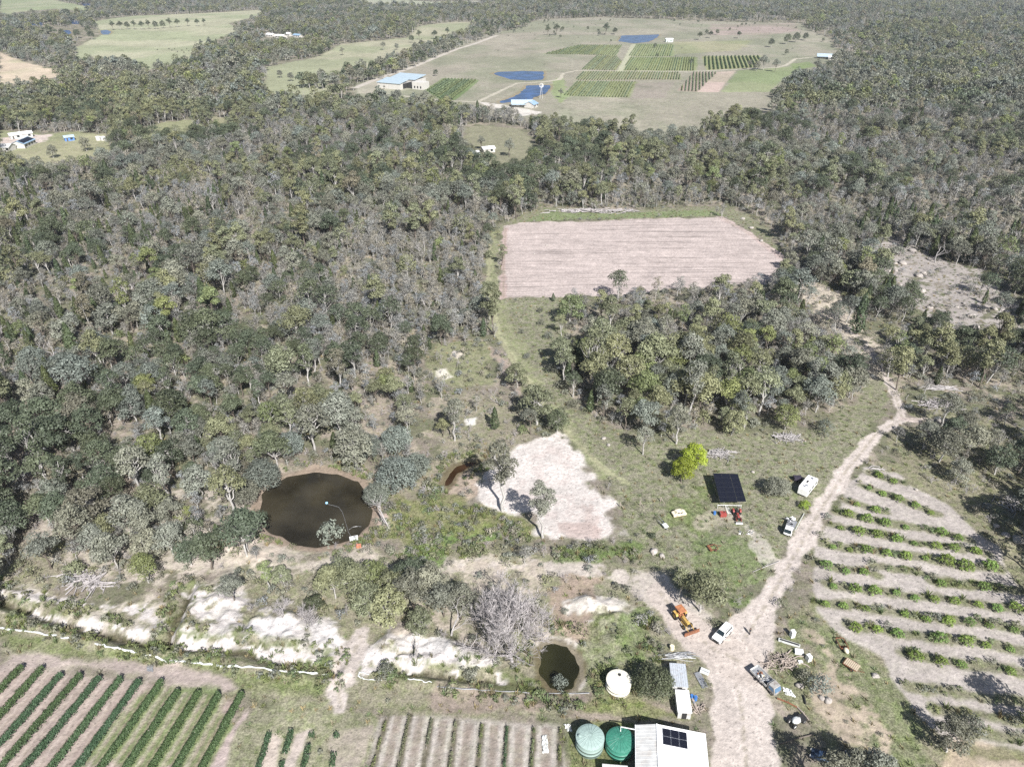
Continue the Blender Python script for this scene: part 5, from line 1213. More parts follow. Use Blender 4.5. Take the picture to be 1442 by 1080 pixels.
# tanks --------------------------------------------------------------------------
def tank(px, py, r, h, wall, top, label, ribs=24, hump=.35, lid=(.0, .5)):
    x, y, z = GT(px, py, h); t = thing('water_tank', label, 'water tank', (x, y, z), random.uniform(0, 3), 'round rainwater tanks')
    m = MB(); m.lathe([(r, -.3), (r, h*.25), (r+.04, h*.25), (r+.04, h*.28), (r, h*.28), (r, h*.6), (r+.04, h*.6), (r+.04, h*.63), (r, h*.63), (r, h-.05)], wall, 40); m.build('wall', t, True)
    m = MB(); m.lathe([(r+.06, h-.12), (r+.05, h), (r*.85, h+hump*.35), (r*.4, h+hump*.85), (.01, h+hump)], top, 40)
    for k in range(ribs):
        a = 2*math.pi*k/ribs; c, s = math.cos(a), math.sin(a)
        if hump: m.tube([(c*r, s*r, h+.03), (c*r*.85, s*r*.85, h+hump*.35+.03), (c*r*.4, s*r*.4, h+hump*.85+.02), (c*.25, s*.25, h+hump+.01)], .035, top, 3)
    m.build('roof', t, False)
    m = MB(); m.lathe([(.28, 0), (.28, .12), (.2, .16), (.01, .17)], DARK if top is TCREAM else top, 12, (lid[1]*math.cos(lid[0]), lid[1]*math.sin(lid[0]), h+hump*.8)); m.build('inlet_lid', t)
    return t
tank(831, 1037, 2.30, 2.5, TGREEN, TPALE, 'pale green ribbed water tank left of the dark green one', 20, .45, (2.2, 1.7))
tank(873.5, 1041, 2.30, 2.5, TDARK, TDARK, 'dark green ribbed water tank against the large shed', 20, .45)
tank(871.5, 957, 2.18, 2.3, TCREAM, TCREAM, 'squat cream plastic water tank beside the large dark bush', 10, .25, (5.2, .9))
p = [GT(874, 1029, 2.9), GT(874, 1025, 2.9), GT(896, 1027, 3.5)]
m = MB(); m.tube([(a, b, c+u_) for (a, b, c), u_ in zip(p, (2.7, 3.3, 3.5))], .09, WHITE, 6); tag(m.build('downpipe'), 'white pipe from the shed gutter into the dark green tank', 'pipe')
# small sheds ----------------------------------------------------------------------
def lean_shed(px, py, qx, qy, L, W, h, roof, label, name='small_shed', h2=None):
    """px,py = far left roof corner; q = far right roof corner"""
    x, y, z = GT(px, py, h); x2, y2, _ = GT(qx, qy, h); a = math.atan2(y2-y, x2-x); t = thing(name, label, 'shed', (x, y, z), a); h2 = h2 or h-.35
    m = MB(); m.add([(.1, -.1, -.2), (W-.1, -.1, -.2), (W-.1, -L+.1, -.2), (.1, -L+.1, -.2), (.1, -.1, h-.06), (W-.1, -.1, h-.06), (W-.1, -L+.1, h2-.06), (.1, -L+.1, h2-.06)], [(0, 1, 2, 3), (4, 7, 6, 5), (0, 4, 5, 1), (1, 5, 6, 2), (2, 6, 7, 3), (3, 7, 4, 0)], GROOF); m.build('wall', t)
    m = MB(); vs = [(0, 0, h), (W, 0, h), (W, -L, h2), (0, -L, h2)]; vs += [(a_, b_, c_+.05) for a_, b_, c_ in vs]
    m.add(vs, [(0, 1, 2, 3), (7, 6, 5, 4), (0, 4, 5, 1), (1, 5, 6, 2), (2, 6, 7, 3), (3, 7, 4, 0)], roof); k = .2
    while k < W: m.tube([(k, 0, h+.06), (k, -L, h2+.06)], .03, roof, 4); k += .38
    m.build('roof', t); m = MB(); m.box((W*.5, -L+.06, h2*.45), (.8, .08, h2*.85), DARK); m.build('door', t); return t
lean_shed(942.6, 933, 964.6, 934.5, 4.6, 2.9, 2.3, paintmat('grey_blue_sheet', (.40, .43, .46), .45, noise=.12, dirt=(.25, .22, .2), dirtamt=.4), 'small shed with grey roof right of the large dark bush')
lean_shed(950.5, 970.5, 969, 971.5, 4.2, 2.4, 2.1, WROOF, 'small white-roofed shed in front of the grey-roofed one')
lean_shed(848, 1075, 881, 1078, 3.5, 4.0, 2.0, GROOF, 'low grey roof at the bottom edge below the two green tanks')

# solar array ------------------------------------------------------------------------
zz = P3(1026, 700)[2]; c_ = [Vector((*G(px, py, zz+h), zz+h)) for px, py, h in ((1004, 666, 3.3), (1039, 667, 3.3), (1051, 706, 2.5), (1014, 706.5, 2.5))]
ctr = sum(c_, Vector())/4; o0 = Vector((ctr.x, ctr.y, zz)); t = thing('solar_array', 'black solar array of three columns raised on steel posts in the grassy yard', 'solar array', o0)
def bil(u_, v_): return c_[0].lerp(c_[1], u_).lerp(c_[3].lerp(c_[2], u_), v_)-o0
for i in range(3):
    for j in range(6):
        m = MB(); g_ = .003; q = [bil(i/3+g_, j/6+g_*.8), bil((i+1)/3-g_, j/6+g_*.8), bil((i+1)/3-g_, (j+1)/6-g_*.8), bil(i/3+g_, (j+1)/6-g_*.8)]
        m.add([v-Vector((0, 0, .05)) for v in q]+q, [(0, 1, 2, 3), (7, 6, 5, 4), (0, 4, 5, 1), (1, 5, 6, 2), (2, 6, 7, 3), (3, 7, 4, 0)], DARKFR)
        q2 = [bil(i/3+g_*2.4, j/6+g_*1.5), bil((i+1)/3-g_*2.4, j/6+g_*1.5), bil((i+1)/3-g_*2.4, (j+1)/6-g_*1.5), bil(i/3+g_*2.4, (j+1)/6-g_*1.5)]
        m.add([v+Vector((0, 0, .006)) for v in q2], [(3, 2, 1, 0)], PANEL); m.build('solar_panel', t)
m = MB()
for v_ in (.05, .35, .65, .95): m.tube([bil(.01, v_)-Vector((0, 0, .12)), bil(.99, v_)-Vector((0, 0, .12))], .05, STEEL, 4)
m.build('rail', t)
for u_ in (.2, .8):
    for v_ in (.08, .5, .92): a = bil(u_, v_); m = MB(); m.tube([(a.x, a.y, -.3), (a.x, a.y, a.z-.1)], .07, STEEL, 6); m.build('post', t)
x, y, z = P3(1026, 722); t = thing('steel_ladder_frame', 'pale steel ladder and beam frame at the near end of the solar array', 'ladder frame', (x, y, z))
for s in (-.35, .35): m = MB(); m.tube([(s, 2.2, .4), (s, -.8, .3)], .05, WHITE, 5); m.build('rail', t)
for k in range(7): m = MB(); m.tube([(-.35, 2-k*.42, .38), (.35, 2-k*.42, .38)], .035, WHITE, 4); m.build('rung', t)
m = MB(); m.tube([(-2.4, 1.5, 1.1), (3.3, 1.3, 1.1)], .06, WHITE, 5)
for s in (-2.3, 3.2): m.tube([(s, 1.4, 0), (s, 1.4, 1.1)], .05, WHITE, 5)
m.build('cross_beam', t)
# vehicles ---------------------------------------------------------------------------
def suv():
    (x, y, z), _ = at(1016.5, 895); a = heading(1027, 883, 1005, 907); t = thing('parked_car', 'white four-wheel-drive wagon parked on the pale dirt yard', 'car', (x, y, z), a)
    pr = [(-2.4, .45), (-2.42, 1.05), (-2.28, 1.12), (2.2, 1.12) , (2.38, .95), (2.42, .45)]
    body = [(-2.40, .42), (-2.42, 1.10), (1.05, 1.14), (2.18, 1.02), (2.40, .85), (2.42, .42)]
    m = MB(); m.prism(body, 1.86, WHITE); m.build('body', t, bevel=.07)
    m = MB(); m.add([(-2.34, -.86, 1.09), (1.10, -.86, 1.13), (1.10, .86, 1.13), (-2.34, .86, 1.09), (-2.15, -.70, 1.80), (.30, -.70, 1.82), (.30, .70, 1.82), (-2.15, .70, 1.80)], [(0, 3, 2, 1), (4, 5, 6, 7), (0, 1, 5, 4), (1, 2, 6, 5), (2, 3, 7, 6), (3, 0, 4, 7)], WHITE); m.build('cabin', t, bevel=.06)
    m = MB(); m.add([(1.05, -.74, 1.20), (1.05, .74, 1.20), (.42, .62, 1.75), (.42, -.62, 1.75)], [(0, 1, 2, 3)], GLASS); o = m.build('windscreen', t); o.location = (.035, 0, .02)
    for s in (-1, 1):
        m = MB(); m.add([(.85, s*.83, 1.22), (-2.1, s*.83, 1.20), (-2.0, s*.725, 1.68), (.30, s*.725, 1.70)], [(0, 1, 2, 3)], GLASS); o = m.build('side_window', t); o.location = (0, s*.025, .01)
        m = MB(); m.tube([(-1.9, s*.6, 1.84), (-1.85, s*.6, 1.92), (0, s*.6, 1.93), (.1, s*.6, 1.85)], .03, STEEL, 5); m.build('roof_rail', t)
        m = MB(); m.box((2.40, s*.68, .82), (.08, .34, .17), STEEL); m.build('headlight', t); m = MB(); m.box((-2.42, s*.78, .95), (.06, .18, .3), RED); m.build('tail_light', t)
        m = MB(); m.box((.75, s*1.04, 1.22), (.12, .24, .18), BLACK); m.build('mirror', t)
        for w_ in (-1.42, 1.45): tyre(t, (w_, s*.86, .38), .38, .26)
    m = MB(); m.box((2.43, 0, .72), (.05, .95, .26), BLACK); m.build('grille', t); m = MB(); m.box((2.46, 0, .5), (.16, 1.7, .16), BLACK); m.build('bumper', t)
    m = MB(); m.add([(-2.36, -.66, 1.20), (-2.36, .66, 1.20), (-2.19, .58, 1.68), (-2.19, -.58, 1.68)], [(3, 2, 1, 0)], GLASS); o = m.build('rear_window', t); o.location = (-.03, 0, 0)
suv()
def flat_truck(px, py, ax, ay, bx, by, label, cabm, L=5.4, name='flatbed_truck', glass=GLASS, tray=STEEL, sides=False):
    (x, y, z), _ = at(px, py); t = thing(name, label, 'truck', (x, y, z), heading(ax, ay, bx, by)); f = L/2
    m = MB(); m.add([(f-1.75, -.88, .55), (f, -.88, .55), (f, .88, .55), (f-1.75, .88, .55), (f-1.7, -.80, 1.95), (f-.45, -.78, 1.97), (f-.45, .78, 1.97), (f-1.7, .80, 1.95)], [(0, 3, 2, 1), (4, 5, 6, 7), (0, 1, 5, 4), (1, 2, 6, 5), (2, 3, 7, 6), (3, 0, 4, 7)], cabm); m.build('cab', t, bevel=.06)
    m = MB(); m.add([(f-.10, -.74, 1.1), (f-.10, .74, 1.1), (f-.42, .68, 1.85), (f-.42, -.68, 1.85)], [(0, 1, 2, 3)], glass); o = m.build('windscreen', t); o.location = (.06, 0, .0)
    for s in (-1, 1):
        m = MB(); m.add([(f-.35, s*.90, 1.15), (f-1.5, s*.90, 1.15), (f-1.5, s*.85, 1.75), (f-.6, s*.85, 1.75)], [(0, 1, 2, 3)], glass); m.build('side_window', t)
        for w_ in (f-.75, -f+1.1): tyre(t, (w_, s*.80, .38), .38, .24)
        m = MB(); m.box((f+.02, s*.66, .72), (.06, .26, .16), STEEL); m.build('headlight', t)
    m = MB(); m.box((0, 0, .5), (L-.3, .7, .18), BLACK); m.build('chassis', t)
    m = MB(); m.box((-.95, 0, .88), (L-1.95, 2.0, .09), tray)
    if sides:
        for s in (-1, 1): m.box((-.95, s*.98, 1.12), (L-1.95, .05, .42), GROOF)
        m.box((-f+.03, 0, 1.12), (.05, 1.9, .40), GROOF)
    m.build('tray', t); m = MB(); m.box((f-1.88, 0, 1.4), (.06, 1.8, 1.0), STEEL); m.build('headboard', t); return t, (x, y, z)
t, (x, y, z) = flat_truck(1111.5, 746, 1117, 728, 1106, 755, 'white flatbed truck parked beside the track below the caravan', WHITE)
def junk(px, py, up, w, d, n, label, mats, seed, rz=0, name='junk_pile', cat='junk pile', hh=.5, parts=True, group=None):
    rr = random.Random(seed); (x, y, z), _ = at(px, py, up=up); t = thing(name, label, cat, (x, y, z+up), rz, group)
    for i in range(n):
        m = MB(); mt = rr.choice(mats); s = rr.choice([0, 0, 1, 2]); c = (rr.uniform(-w, w)/2, rr.uniform(-d, d)/2, rr.uniform(.05, hh))
        if s == 0: m.box(c, (rr.uniform(.2, .7), rr.uniform(.15, .5), rr.uniform(.08, .4)), mt, rz=rr.uniform(0, 3), rx=rr.uniform(-.3, .3)); nm = 'crate' if hh > 1e9 else 'scrap_box'
        elif s == 1: a = rr.uniform(0, 3); l = rr.uniform(.5, 1.4); m.tube([(c[0]-l*math.cos(a)/2, c[1]-l*math.sin(a)/2, c[2]), (c[0]+l*math.cos(a)/2, c[1]+l*math.sin(a)/2, c[2]+.1)], rr.uniform(.03, .07), mt, 5); nm = 'scrap_pipe'
        else: m.blob(c, (.3, .22, .18), mt, i, 8); nm = 'scrap_lump'
        m.build(nm, t)
    return t
junk(1113, 733, .95, 1.5, 2.6, 16, 'dark bags and tools heaped on the tray of the white flatbed truck', [BLACK, DARK, STEEL, WHITE], 3, heading(1117, 728, 1106, 755)+1.57, 'load_of_tools', 'load')
a_ = P3(1132, 724); b_ = P3(1119, 750); m = MB(); m.tube([(a_[0], a_[1], a_[2]+.3), (b_[0], b_[1], b_[2]+.9)], .07, PLASTIC, 5); tag(m.build('long_pole'), 'long pale pole leaning beside the white flatbed truck', 'pole')
t, (x, y, z) = flat_truck(1077, 962, 1064, 951, 1093, 980, 'derelict white truck with junk-filled tray and blue-tinted cab glass', WRECK, 5.8, sides=True, glass=paintmat('bluish_glass', (.10, .18, .28), .15))
junk(1072, 955, .95, 2.6, 1.4, 22, 'mixed household scrap piled in the tray of the derelict white truck', [WRECK, RUST, CREAM, STEEL, BLACK, TAN, GROOF], 5, heading(1064, 951, 1093, 980), 'load_of_scrap', 'load')
# caravan
(x, y, z), _ = at(1136, 690); a = heading(1145.5, 675, 1126, 699); t = thing('caravan', 'white caravan parked beside the track right of the round bush', 'caravan', (x, y, z), a)
m = MB(); m.prism([(-3.3, .5), (-3.35, 1.9), (-2.6, 2.65), (3.0, 2.7), (3.3, 2.2), (3.3, .5)], 2.4, WHITE); m.build('body', t, bevel=.08)
for i, (px_, w_, d_) in enumerate(((-1.6, .5, .5), (.3, .9, .35), (1.9, .35, .6), (2.5, .35, .6))): m = MB(); m.box((px_, .2*(-1)**i, 2.76), (w_, d_, .12), FRAMEM if i != 1 else DARK); m.build('roof_hatch', t)
for s in (-1, 1):
    for w_ in (-1.8, .2, 2.1): window(t, w_, s*1.22, 1.75, .9, .55)
    tyre(t, (.2, s*1.12, .35), .35, .24)
m = MB(); m.box((1.2, -1.22, 1.35), (.7, .12, 1.6), CREAM); m.build('door', t)
m = MB(); m.tube([(-3.3, -.6, .5), (-4.6, 0, .5), (-3.3, .6, .5)], .06, STEEL, 5); m.build('drawbar', t)
(x, y, z), _ = at(1122, 677); t = thing('box_trailer', 'small black-covered trailer behind the caravan', 'trailer', (x, y, z), heading(1118, 676, 1128, 676))
m = MB(); m.box((0, 0, .95), (2.1, 1.4, .75), paintmat('black_tarp', (.035, .03, .045), .7, noise=.2), taper=.92); m.build('box', t, bevel=.05)
for s in (-1, 1): tyre(t, (0, s*.8, .32), .32, .2)
m = MB(); m.tube([(1.0, 0, .5), (2.2, 0, .45)], .05, STEEL, 5); m.build('drawbar', t)
# tractors
def tractor(px, py, ax, ay, bx, by, label, body, hood, blade=None, s=1.0, canopy=None, name='tractor'):
    (x, y, z), _ = at(px, py); t = thing(name, label, 'tractor', (x, y, z), heading(ax, ay, bx, by)); t.scale = (s, s, s)
    m = MB(); m.box((.95, 0, 1.05), (2.0, .62, .62), body, taper=.86); m.box((2.0, 0, 1.0), (.12, .56, .62), BLACK); m.build('bonnet', t, bevel=.05)
    m = MB(); m.box((.1, 0, .72), (3.4, .45, .34), hood); m.box((-.75, 0, .95), (1.1, .8, .5), hood); m.build('chassis', t)
    m = MB(); m.box((-.75, 0, 1.3), (.5, .5, .12), BLACK); m.box((-1.0, 0, 1.55), (.1, .5, .45), BLACK); m.build('seat', t)
    m = MB(); m.tube([(-.1, 0, 1.2), (-.3, 0, 1.65)], .03, BLACK, 5); m.lathe([(.17, 0), (.2, .02), (.17, .04), (.17, 0)], BLACK, 12, (-.32, 0, 1.66)); m.build('steering_wheel', t)
    m = MB(); m.tube([(1.3, .18, 1.3), (1.3, .18, 2.0)], .04, STEEL, 6); m.build('exhaust', t)
    for q in (-1, 1):
        tyre(t, (-.85, q*.88, .74), .74, .42, rimm=YELLOW if body is YELLOW else BLACK); tyre(t, (1.55, q*.72, .42), .42, .26, rimm=YELLOW if body is YELLOW else BLACK)
        m = MB(); m.prism([(-1.5, 1.2), (-1.3, 1.52), (-.4, 1.52), (-.2, 1.2), (-.35, 1.2), (-.5, 1.45), (-1.2, 1.45), (-1.4, 1.2)], .44, body, Matrix.Translation((0, q*.86, 0))); m.build('mudguard', t)
    if canopy:
        m = MB(); m.box((-.75, 0, 2.15), (1.7, 1.35, .10), canopy, taper=.94); m.build('canopy', t, bevel=.03)
        for a_ in (-1.4, -.05):
            for q in (-.55, .55): m = MB(); m.tube([(a_, q, 1.1), (a_, q, 2.12)], .04, canopy, 5); m.build('canopy_post', t)
    if blade:
        m = MB(); w_, mt = blade; pr_ = [(2.95, .1), (2.80, .35), (2.78, .6), (2.92, .85), (3.0, .85), (2.88, .6), (2.90, .35), (3.05, .1)]
        m.prism(pr_, w_, mt); m.build('blade', t)
        for q in (-.5, .5): m = MB(); m.tube([(.4, q, .6), (1.9, q*1.15, .8), (2.85, q, .45)], .07, body, 5); m.build('loader_arm', t)
    return t
tractor(960, 874, 951, 860, 976, 893, 'old yellow tractor with orange canopy and a front blade beside the spreading tree', YELLOW, ORANGE, (2.9, RUST), 1.18, ORANGE)
tractor(1037.5, 727, 1036, 719, 1042, 739, 'old red tractor with grey bucket below the solar array', RED, BLACK, (1.7, STEEL), .92)
(x, y, z), _ = at(1017.5, 726); t = thing('red_tank', 'bright red square tank on the ground below the solar array', 'tank', (x, y, z), .05)
m = MB(); m.box((0, 0, .5), (1.5, 1.3, .9), RED); m.build('body', t, bevel=.08); m = MB(); m.lathe([(.18, 0), (.18, .1), (.01, .12)], BLACK, 10, (.3, .2, .95)); m.build('cap', t); m = MB(); m.tube([(-.7, -.6, 1.0), (-.7, .6, 1.0)], .04, STEEL, 5); m.build('handle', t)
def drum(px, py, mt, label, r=.3, h=.9, lay=False, group=None):
    (x, y, z), _ = at(px, py); m = MB(); Mx = Matrix.Rotation(R(90), 4, 'X') if lay else None
    m.lathe([(.01, 0), (r, 0), (r, h*.3), (r+.02, h*.33), (r, h*.36), (r, h*.64), (r+.02, h*.67), (r, h*.7), (r, h), (r*.9, h-.02), (.01, h-.02)], mt, 14, (0, 0, 0 if not lay else r), Mx)
    o = m.build('drum'); o.location = (x, y, z); return tag(o, label, 'drum', group)
drum(1006, 724, BLUE, 'faded blue drum left of the red tank', .32, .8)
drum(946, 914, CREAM, 'pale drum beside the stack of pipes', .45, .9); drum(979, 985, BLUE, 'blue drum beside the small white-roofed shed'); drum(974, 982, BLUE, 'second blue drum, nearer the small white-roofed shed', .28, .7)
junk(1050, 750, 0, 3.4, 1.4, 18, 'scatter of pale rubble on the grass below the red tractor', [WHITE, ROCK, STEEL], 9, name='rubble_heap', hh=.2)
# car shell
(x, y, z), _ = at(955.5, 725); t = thing('car_wreck', 'rusty cream car shell sitting in the grass left of the solar array', 'wrecked car', (x, y, z), heading(948, 722, 965, 719))
m = MB(); m.prism([(-1.6, .2), (-1.65, .8), (-1.0, .95), (1.2, .95), (1.7, .75), (1.7, .2)], 1.55, CREAM); m.build('body', t, bevel=.12)
m = MB(); m.add([(-1.1, -.7, .93), (1.0, -.7, .93), (1.0, .7, .93), (-1.1, .7, .93), (-.75, -.58, 1.42), (.5, -.58, 1.42), (.5, .58, 1.42), (-.75, .58, 1.42)], [(4, 5, 6, 7), (0, 1, 5, 4), (1, 2, 6, 5), (2, 3, 7, 6), (3, 0, 4, 7)], CREAM); m.build('roof', t, bevel=.1)
for s in (-1, 1):
    for w_ in (-.45, .35): m = MB(); m.box((w_, s*.66, 1.16), (.6, .06, .3), DARK, rx=s*.25); m.build('window_hole_shade', t)  # dark slabs on the shell paint the shade inside its window holes
m = MB(); m.box((0, 0, .22), (3.2, 1.4, .2), RUST); m.build('floor_pan', t)
(x, y, z), _ = at(932, 738); t = thing('trailer_frame', 'long grey trailer frame lying in tall grass left of the cream car shell', 'trailer', (x, y, z), heading(925, 727, 940, 745))
for s in (-.4, .4): m = MB(); m.tube([(-2.2, s, .45), (1.2, s, .5), (2.4, 0, .45)], .07, STEEL, 5); m.build('beam', t)
m = MB(); m.box((1.3, 0, .7), (1.3, 1.1, .35), PLASTIC); m.build('box', t, bevel=.05)
for s in (-1, 1): tyre(t, (-.3, s*.62, .3), .3, .18)
def harrow(px, py, qx, qy, label, n=5, deck=None, group=None, L=2.4, W=1.7, name='rusty_implement', drumm=None):
    (x, y, z), _ = at(px, py); t = thing(name, label, 'farm machine', (x, y, z), heading(px, py, qx, qy), group)
    m = MB()
    for s in (-1, 1): m.box((0, s*W/2, .55), (L, .12, .12), RUST)
    for s in (-1, 1): m.box((s*L/2, 0, .55), (.12, W, .12), RUST)
    m.build('frame', t)
    if deck: m = MB(); [m.box((-L/2+.2+k*(L-.2)/7, 0, .66), ((L-.4)/8, W-.1, .05), deck) for k in range(8)]; m.build('deck', t)
    for k in range(n):
        m = MB(); m.lathe([(.01, .04), (.18, .01), (.3, -.04), (.31, -.02), (.18, .03), (.01, .07)], RUST, 14, (0, 0, 0), Matrix.Rotation(R(90), 4, 'X')); o = m.build('disc' if not deck else 'side_board', t); o.location = (-L*.3, -W/2+.15+k*(W-.3)/max(1, n-1), .3)
    for s in (-1, 1): tyre(t, (L*.2, s*(W/2+.12), .34), .34, .16, rimm=RUST)
    m = MB(); m.tube([(L/2, -.5, .55), (L/2+1.2, 0, .5), (L/2, .5, .55)], .05, RUST, 5); m.build('drawbar', t)
    if drumm: m = MB(); m.blob((-L*.5-.5, 0, .6), (.7, .45, .4), drumm, 3, 10, .05); m.build('hopper', t, True)
    return t
harrow(1003, 773, 1012, 771, 'rusty disc harrow lying on the green patch below the solar array', 6, L=1.9, W=1.5)
harrow(1185, 908, 1178, 895, 'rust-red seed drill with pinkish hopper left of the orchard rows', 6, drumm=CREAM, W=1.5)
harrow(1198, 938, 1206, 943, 'rust-red cart with tan plank deck near the orchard rows', 2, TAN, name='farm_cart', W=1.8)
# junk round the yard
def slab(px, py, d, mt, label, name, cat, rz=0, z=.0, rx=0, part=None):
    (x, y, zz_), _ = at(px, py); m = MB(); m.box((0, 0, d[2]/2+z), d, mt, rx=rx); m.box((0, 0, d[2]+z+.02), (d[0]*.9, d[1]*.12, .03), STEEL, rx=rx); o = m.build(name, None, bevel=.02); o.location = (x, y, zz_); o.rotation_euler = (0, 0, rz); return tag(o, label, cat)
slab(1115, 896, (.8, .8, 1.6), WHITE, 'upright white fridge standing at the top of the junk', 'fridge', 'fridge', .2)
slab(1124.5, 919, (1.5, .9, .7), WHITE, 'white chest lying in the junk right of the timber pile', 'chest_freezer', 'freezer', -.2)
slab(1138, 929, (.8, .9, 1.3), WHITE, 'upright white cabinet at the right of the junk', 'cabinet', 'cabinet', .3)
slab(1126.5, 933, (.8, .5, .5), WHITE, 'small white box below the white chest', 'metal_box', 'box', .1)
slab(992, 947, (1.6, 1.2, .12), PLASTIC, 'square white panel lying right of the grey-roofed shed', 'white_panel', 'panel', -.5, .35)
slab(987, 958, (1.2, 3.3, .08), STEEL, 'grey wire mesh sheet lying below the square white panel', 'mesh_sheet', 'mesh sheet', .25, .15)
slab(977.5, 990, (.35, 3.4, .25), WOODM, 'dark timber beam right of the small white-roofed shed', 'timber_beam', 'beam', .15)
(x, y, z), _ = at(1111, 906); m = MB(); m.box((0, 0, .25), (3.9, .6, .4), PLASTIC); m.box((0, 0, .46), (3.6, .4, .02), DARK); o = m.build('concrete_trough', None, bevel=.03); o.location = (x, y, z); o.rotation_euler = (0, 0, heading(1097, 901, 1126, 910)); tag(o, 'long pale concrete trough lying above the timber pile', 'trough')
def logs(px, py, w, d, n, label, mt, seed, name='log_pile', cat='log pile', r=(.06, .16), L=(1.5, 4), hh=.9, rz=0, spread=3.1):
    rr = random.Random(seed); (x, y, z), _ = at(px, py); t = thing(name, label, cat, (x, y, z), rz)
    for i in range(min(n, 95)):
        m = MB(); a = rr.uniform(-spread, spread)/2+rr.choice([0, math.pi]); l = rr.uniform(*L); c = Vector((rr.gauss(0, w/4), rr.gauss(0, d/4), 0)); c.z = hh*math.exp(-(c.x/w*2)**2-(c.y/d*2)**2)*rr.uniform(.1, 1)+.08
        c.z += hz(x+c.x*math.cos(rz)-c.y*math.sin(rz), y+c.x*math.sin(rz)+c.y*math.cos(rz))-z
        p = [c+Vector((math.cos(a)*l*k/3+rr.uniform(-.2, .2), math.sin(a)*l*k/3+rr.uniform(-.2, .2), rr.uniform(-.12, .2))) for k in (-1.5, -.5, .5, 1.5)]; q = rr.uniform(*r)
        m.tube(p, [q, q*.85, q*.65, q*.35], mt, 5)
        if rr.random() < .5: m.tube([p[2], p[2]+Vector((rr.uniform(-1, 1), rr.uniform(-1, 1), .5))], [q*.5, .02], mt, 4)
        m.build('branch' if 'timber' not in name else 'plank', t)
    return t
logs(1012, 640, 6.5, 4, 70, 'pile of bleached dead branches behind the lime-green trees', DEAD, 1)
logs(1108, 617, 8.5, 3.5, 80, 'pile of bleached dead branches at the foot of the tree island', DEAD, 2)
logs(122, 818, 12, 4, 80, 'bleached log pile of fallen limbs above the green bank on the left', DEADG, 3, r=(.06, .2), L=(2, 6), rz=-.35)
logs(840, 299, 44, 5, 95, 'long windrow of grey dead timber behind the ploughed field', DEADG, 4, r=(.12, .3), L=(3, 7), hh=1.6, spread=1.5)
logs(1320, 570, 11, 5, 70, 'grey pile of fallen branches above the track fork on the right', DEADG, 5, L=(2, 5))
logs(1428, 712, 7, 5, 50, 'heap of grey branches at the right edge above the boulders', DEAD, 6)
logs(1325, 548, 9, 3, 24, 'long white fallen limbs lying far above the track fork', DEAD, 7, r=(.12, .25), L=(4, 8), spread=.9)
logs(30, 668, 9, 4, 34, 'bleached fallen limbs on bare ground at the left edge', DEAD, 8, r=(.1, .2), L=(3, 7), spread=.8)
logs(1230, 661, 3, 2, 5, 'few dark fallen poles at the top of the orchard', DEADG, 9, r=(.1, .16), L=(2.5, 4), spread=.8)
logs(1100, 934, 6, 3.4, 70, 'messy pile of grey timber and posts in the junk yard', WOODM, 10, 'timber_pile', 'timber pile', L=(.8, 3), hh=1.0)
logs(955, 925, 5, 1.6, 26, 'stack of grey pipes and poles above the grey-roofed shed', STEEL, 11, 'timber_and_pipe_stack', 'pipe stack', r=(.06, .1), L=(3, 4.5), hh=.6, spread=.25)
logs(600, 690, 3, 2, 10, 'few thin dead sticks on the bank between the dam and brown pond', DEAD, 12, L=(1, 3))
logs(985, 995, 3, 3, 16, 'scraps of planks below the dark timber beam', WOODM, 13, 'timber_scraps', 'timber scraps', L=(.5, 1.6), hh=.4)
for lab, a, b, mt, r_ in (('rust-brown steel beam running from the derelict white truck', (1094, 984), (1123, 997), RUST, .16), ('dark pole end to end with the rust-brown beam', (1122, 996), (1139, 1015), WOODM, .13), ('short black pipe standing by the white tarpaulin', (1131, 980), (1134, 992), BLACK, .16), ('fallen dark log on the pale slope at bottom right', (1145, 1035), (1098, 1048), BARKD, .12), ('pale fallen limb in the lower yard grass', (1098, 791), (1060, 806), DEAD, .07)):
    A_ = Vector(P3(*a)); B_ = Vector(P3(*b)); m = MB(); mid = A_.lerp(B_, .5)+Vector((.05, .05, .08)); m.tube([A_+Vector((0, 0, .25)), mid+Vector((0, 0, .25)), B_+Vector((0, 0, .22))], [r_, r_*.95, r_*.8], mt, 6); m.tube([mid+Vector((0, 0, .25)), mid+Vector((.3, .3, .35))], [r_*.5, .03], mt, 4); tag(m.build('fallen_pole'), lab, 'pole')
def sheet(pts, label, name='tarpaulin', cat='tarpaulin', mt=PLASTIC, seed=1, h=.35):
    P = [Vector(P3(*p)) for p in pts]; o = P[0]; n_ = 9; vs = []; rr = random.Random(seed)
    for i in range(n_):
        for j in range(n_):
            q = P[0].lerp(P[1], i/(n_-1)).lerp(P[3].lerp(P[2], i/(n_-1)), j/(n_-1)); ed = .3 if i in (0, n_-1) or j in (0, n_-1) else 0
            x_ = q.x+rr.uniform(-.12, .12)-o.x; y_ = q.y+rr.uniform(-.12, .12)-o.y; vs.append((x_, y_, hz(q.x, q.y)-o.z+.08+(0 if ed else rr.uniform(0, h))))
    m = MB(); m.add(vs, [(i*n_+j, i*n_+j+1, (i+1)*n_+j+1, (i+1)*n_+j) for i in range(n_-1) for j in range(n_-1)], mt); ob = m.build(name); ob.location = o
    s_ = ob.modifiers.new('thick', 'SOLIDIFY'); s_.thickness = .03; return tag(ob, label, cat)
sheet([(1100, 967), (1112, 970), (1121, 982), (1106, 978)], 'crumpled white tarpaulin right of the derelict white truck')
sheet([(763, 1036), (770, 1034), (773, 1060), (764, 1061)], 'scrap of white plastic in the right-hand bare bed', 'plastic_scrap', 'plastic scrap')
sheet([(794, 1020), (803, 1019), (806, 1030), (799, 1030)], 'white plastic scrap left of the pale green tank', 'plastic_scrap', 'plastic scrap')
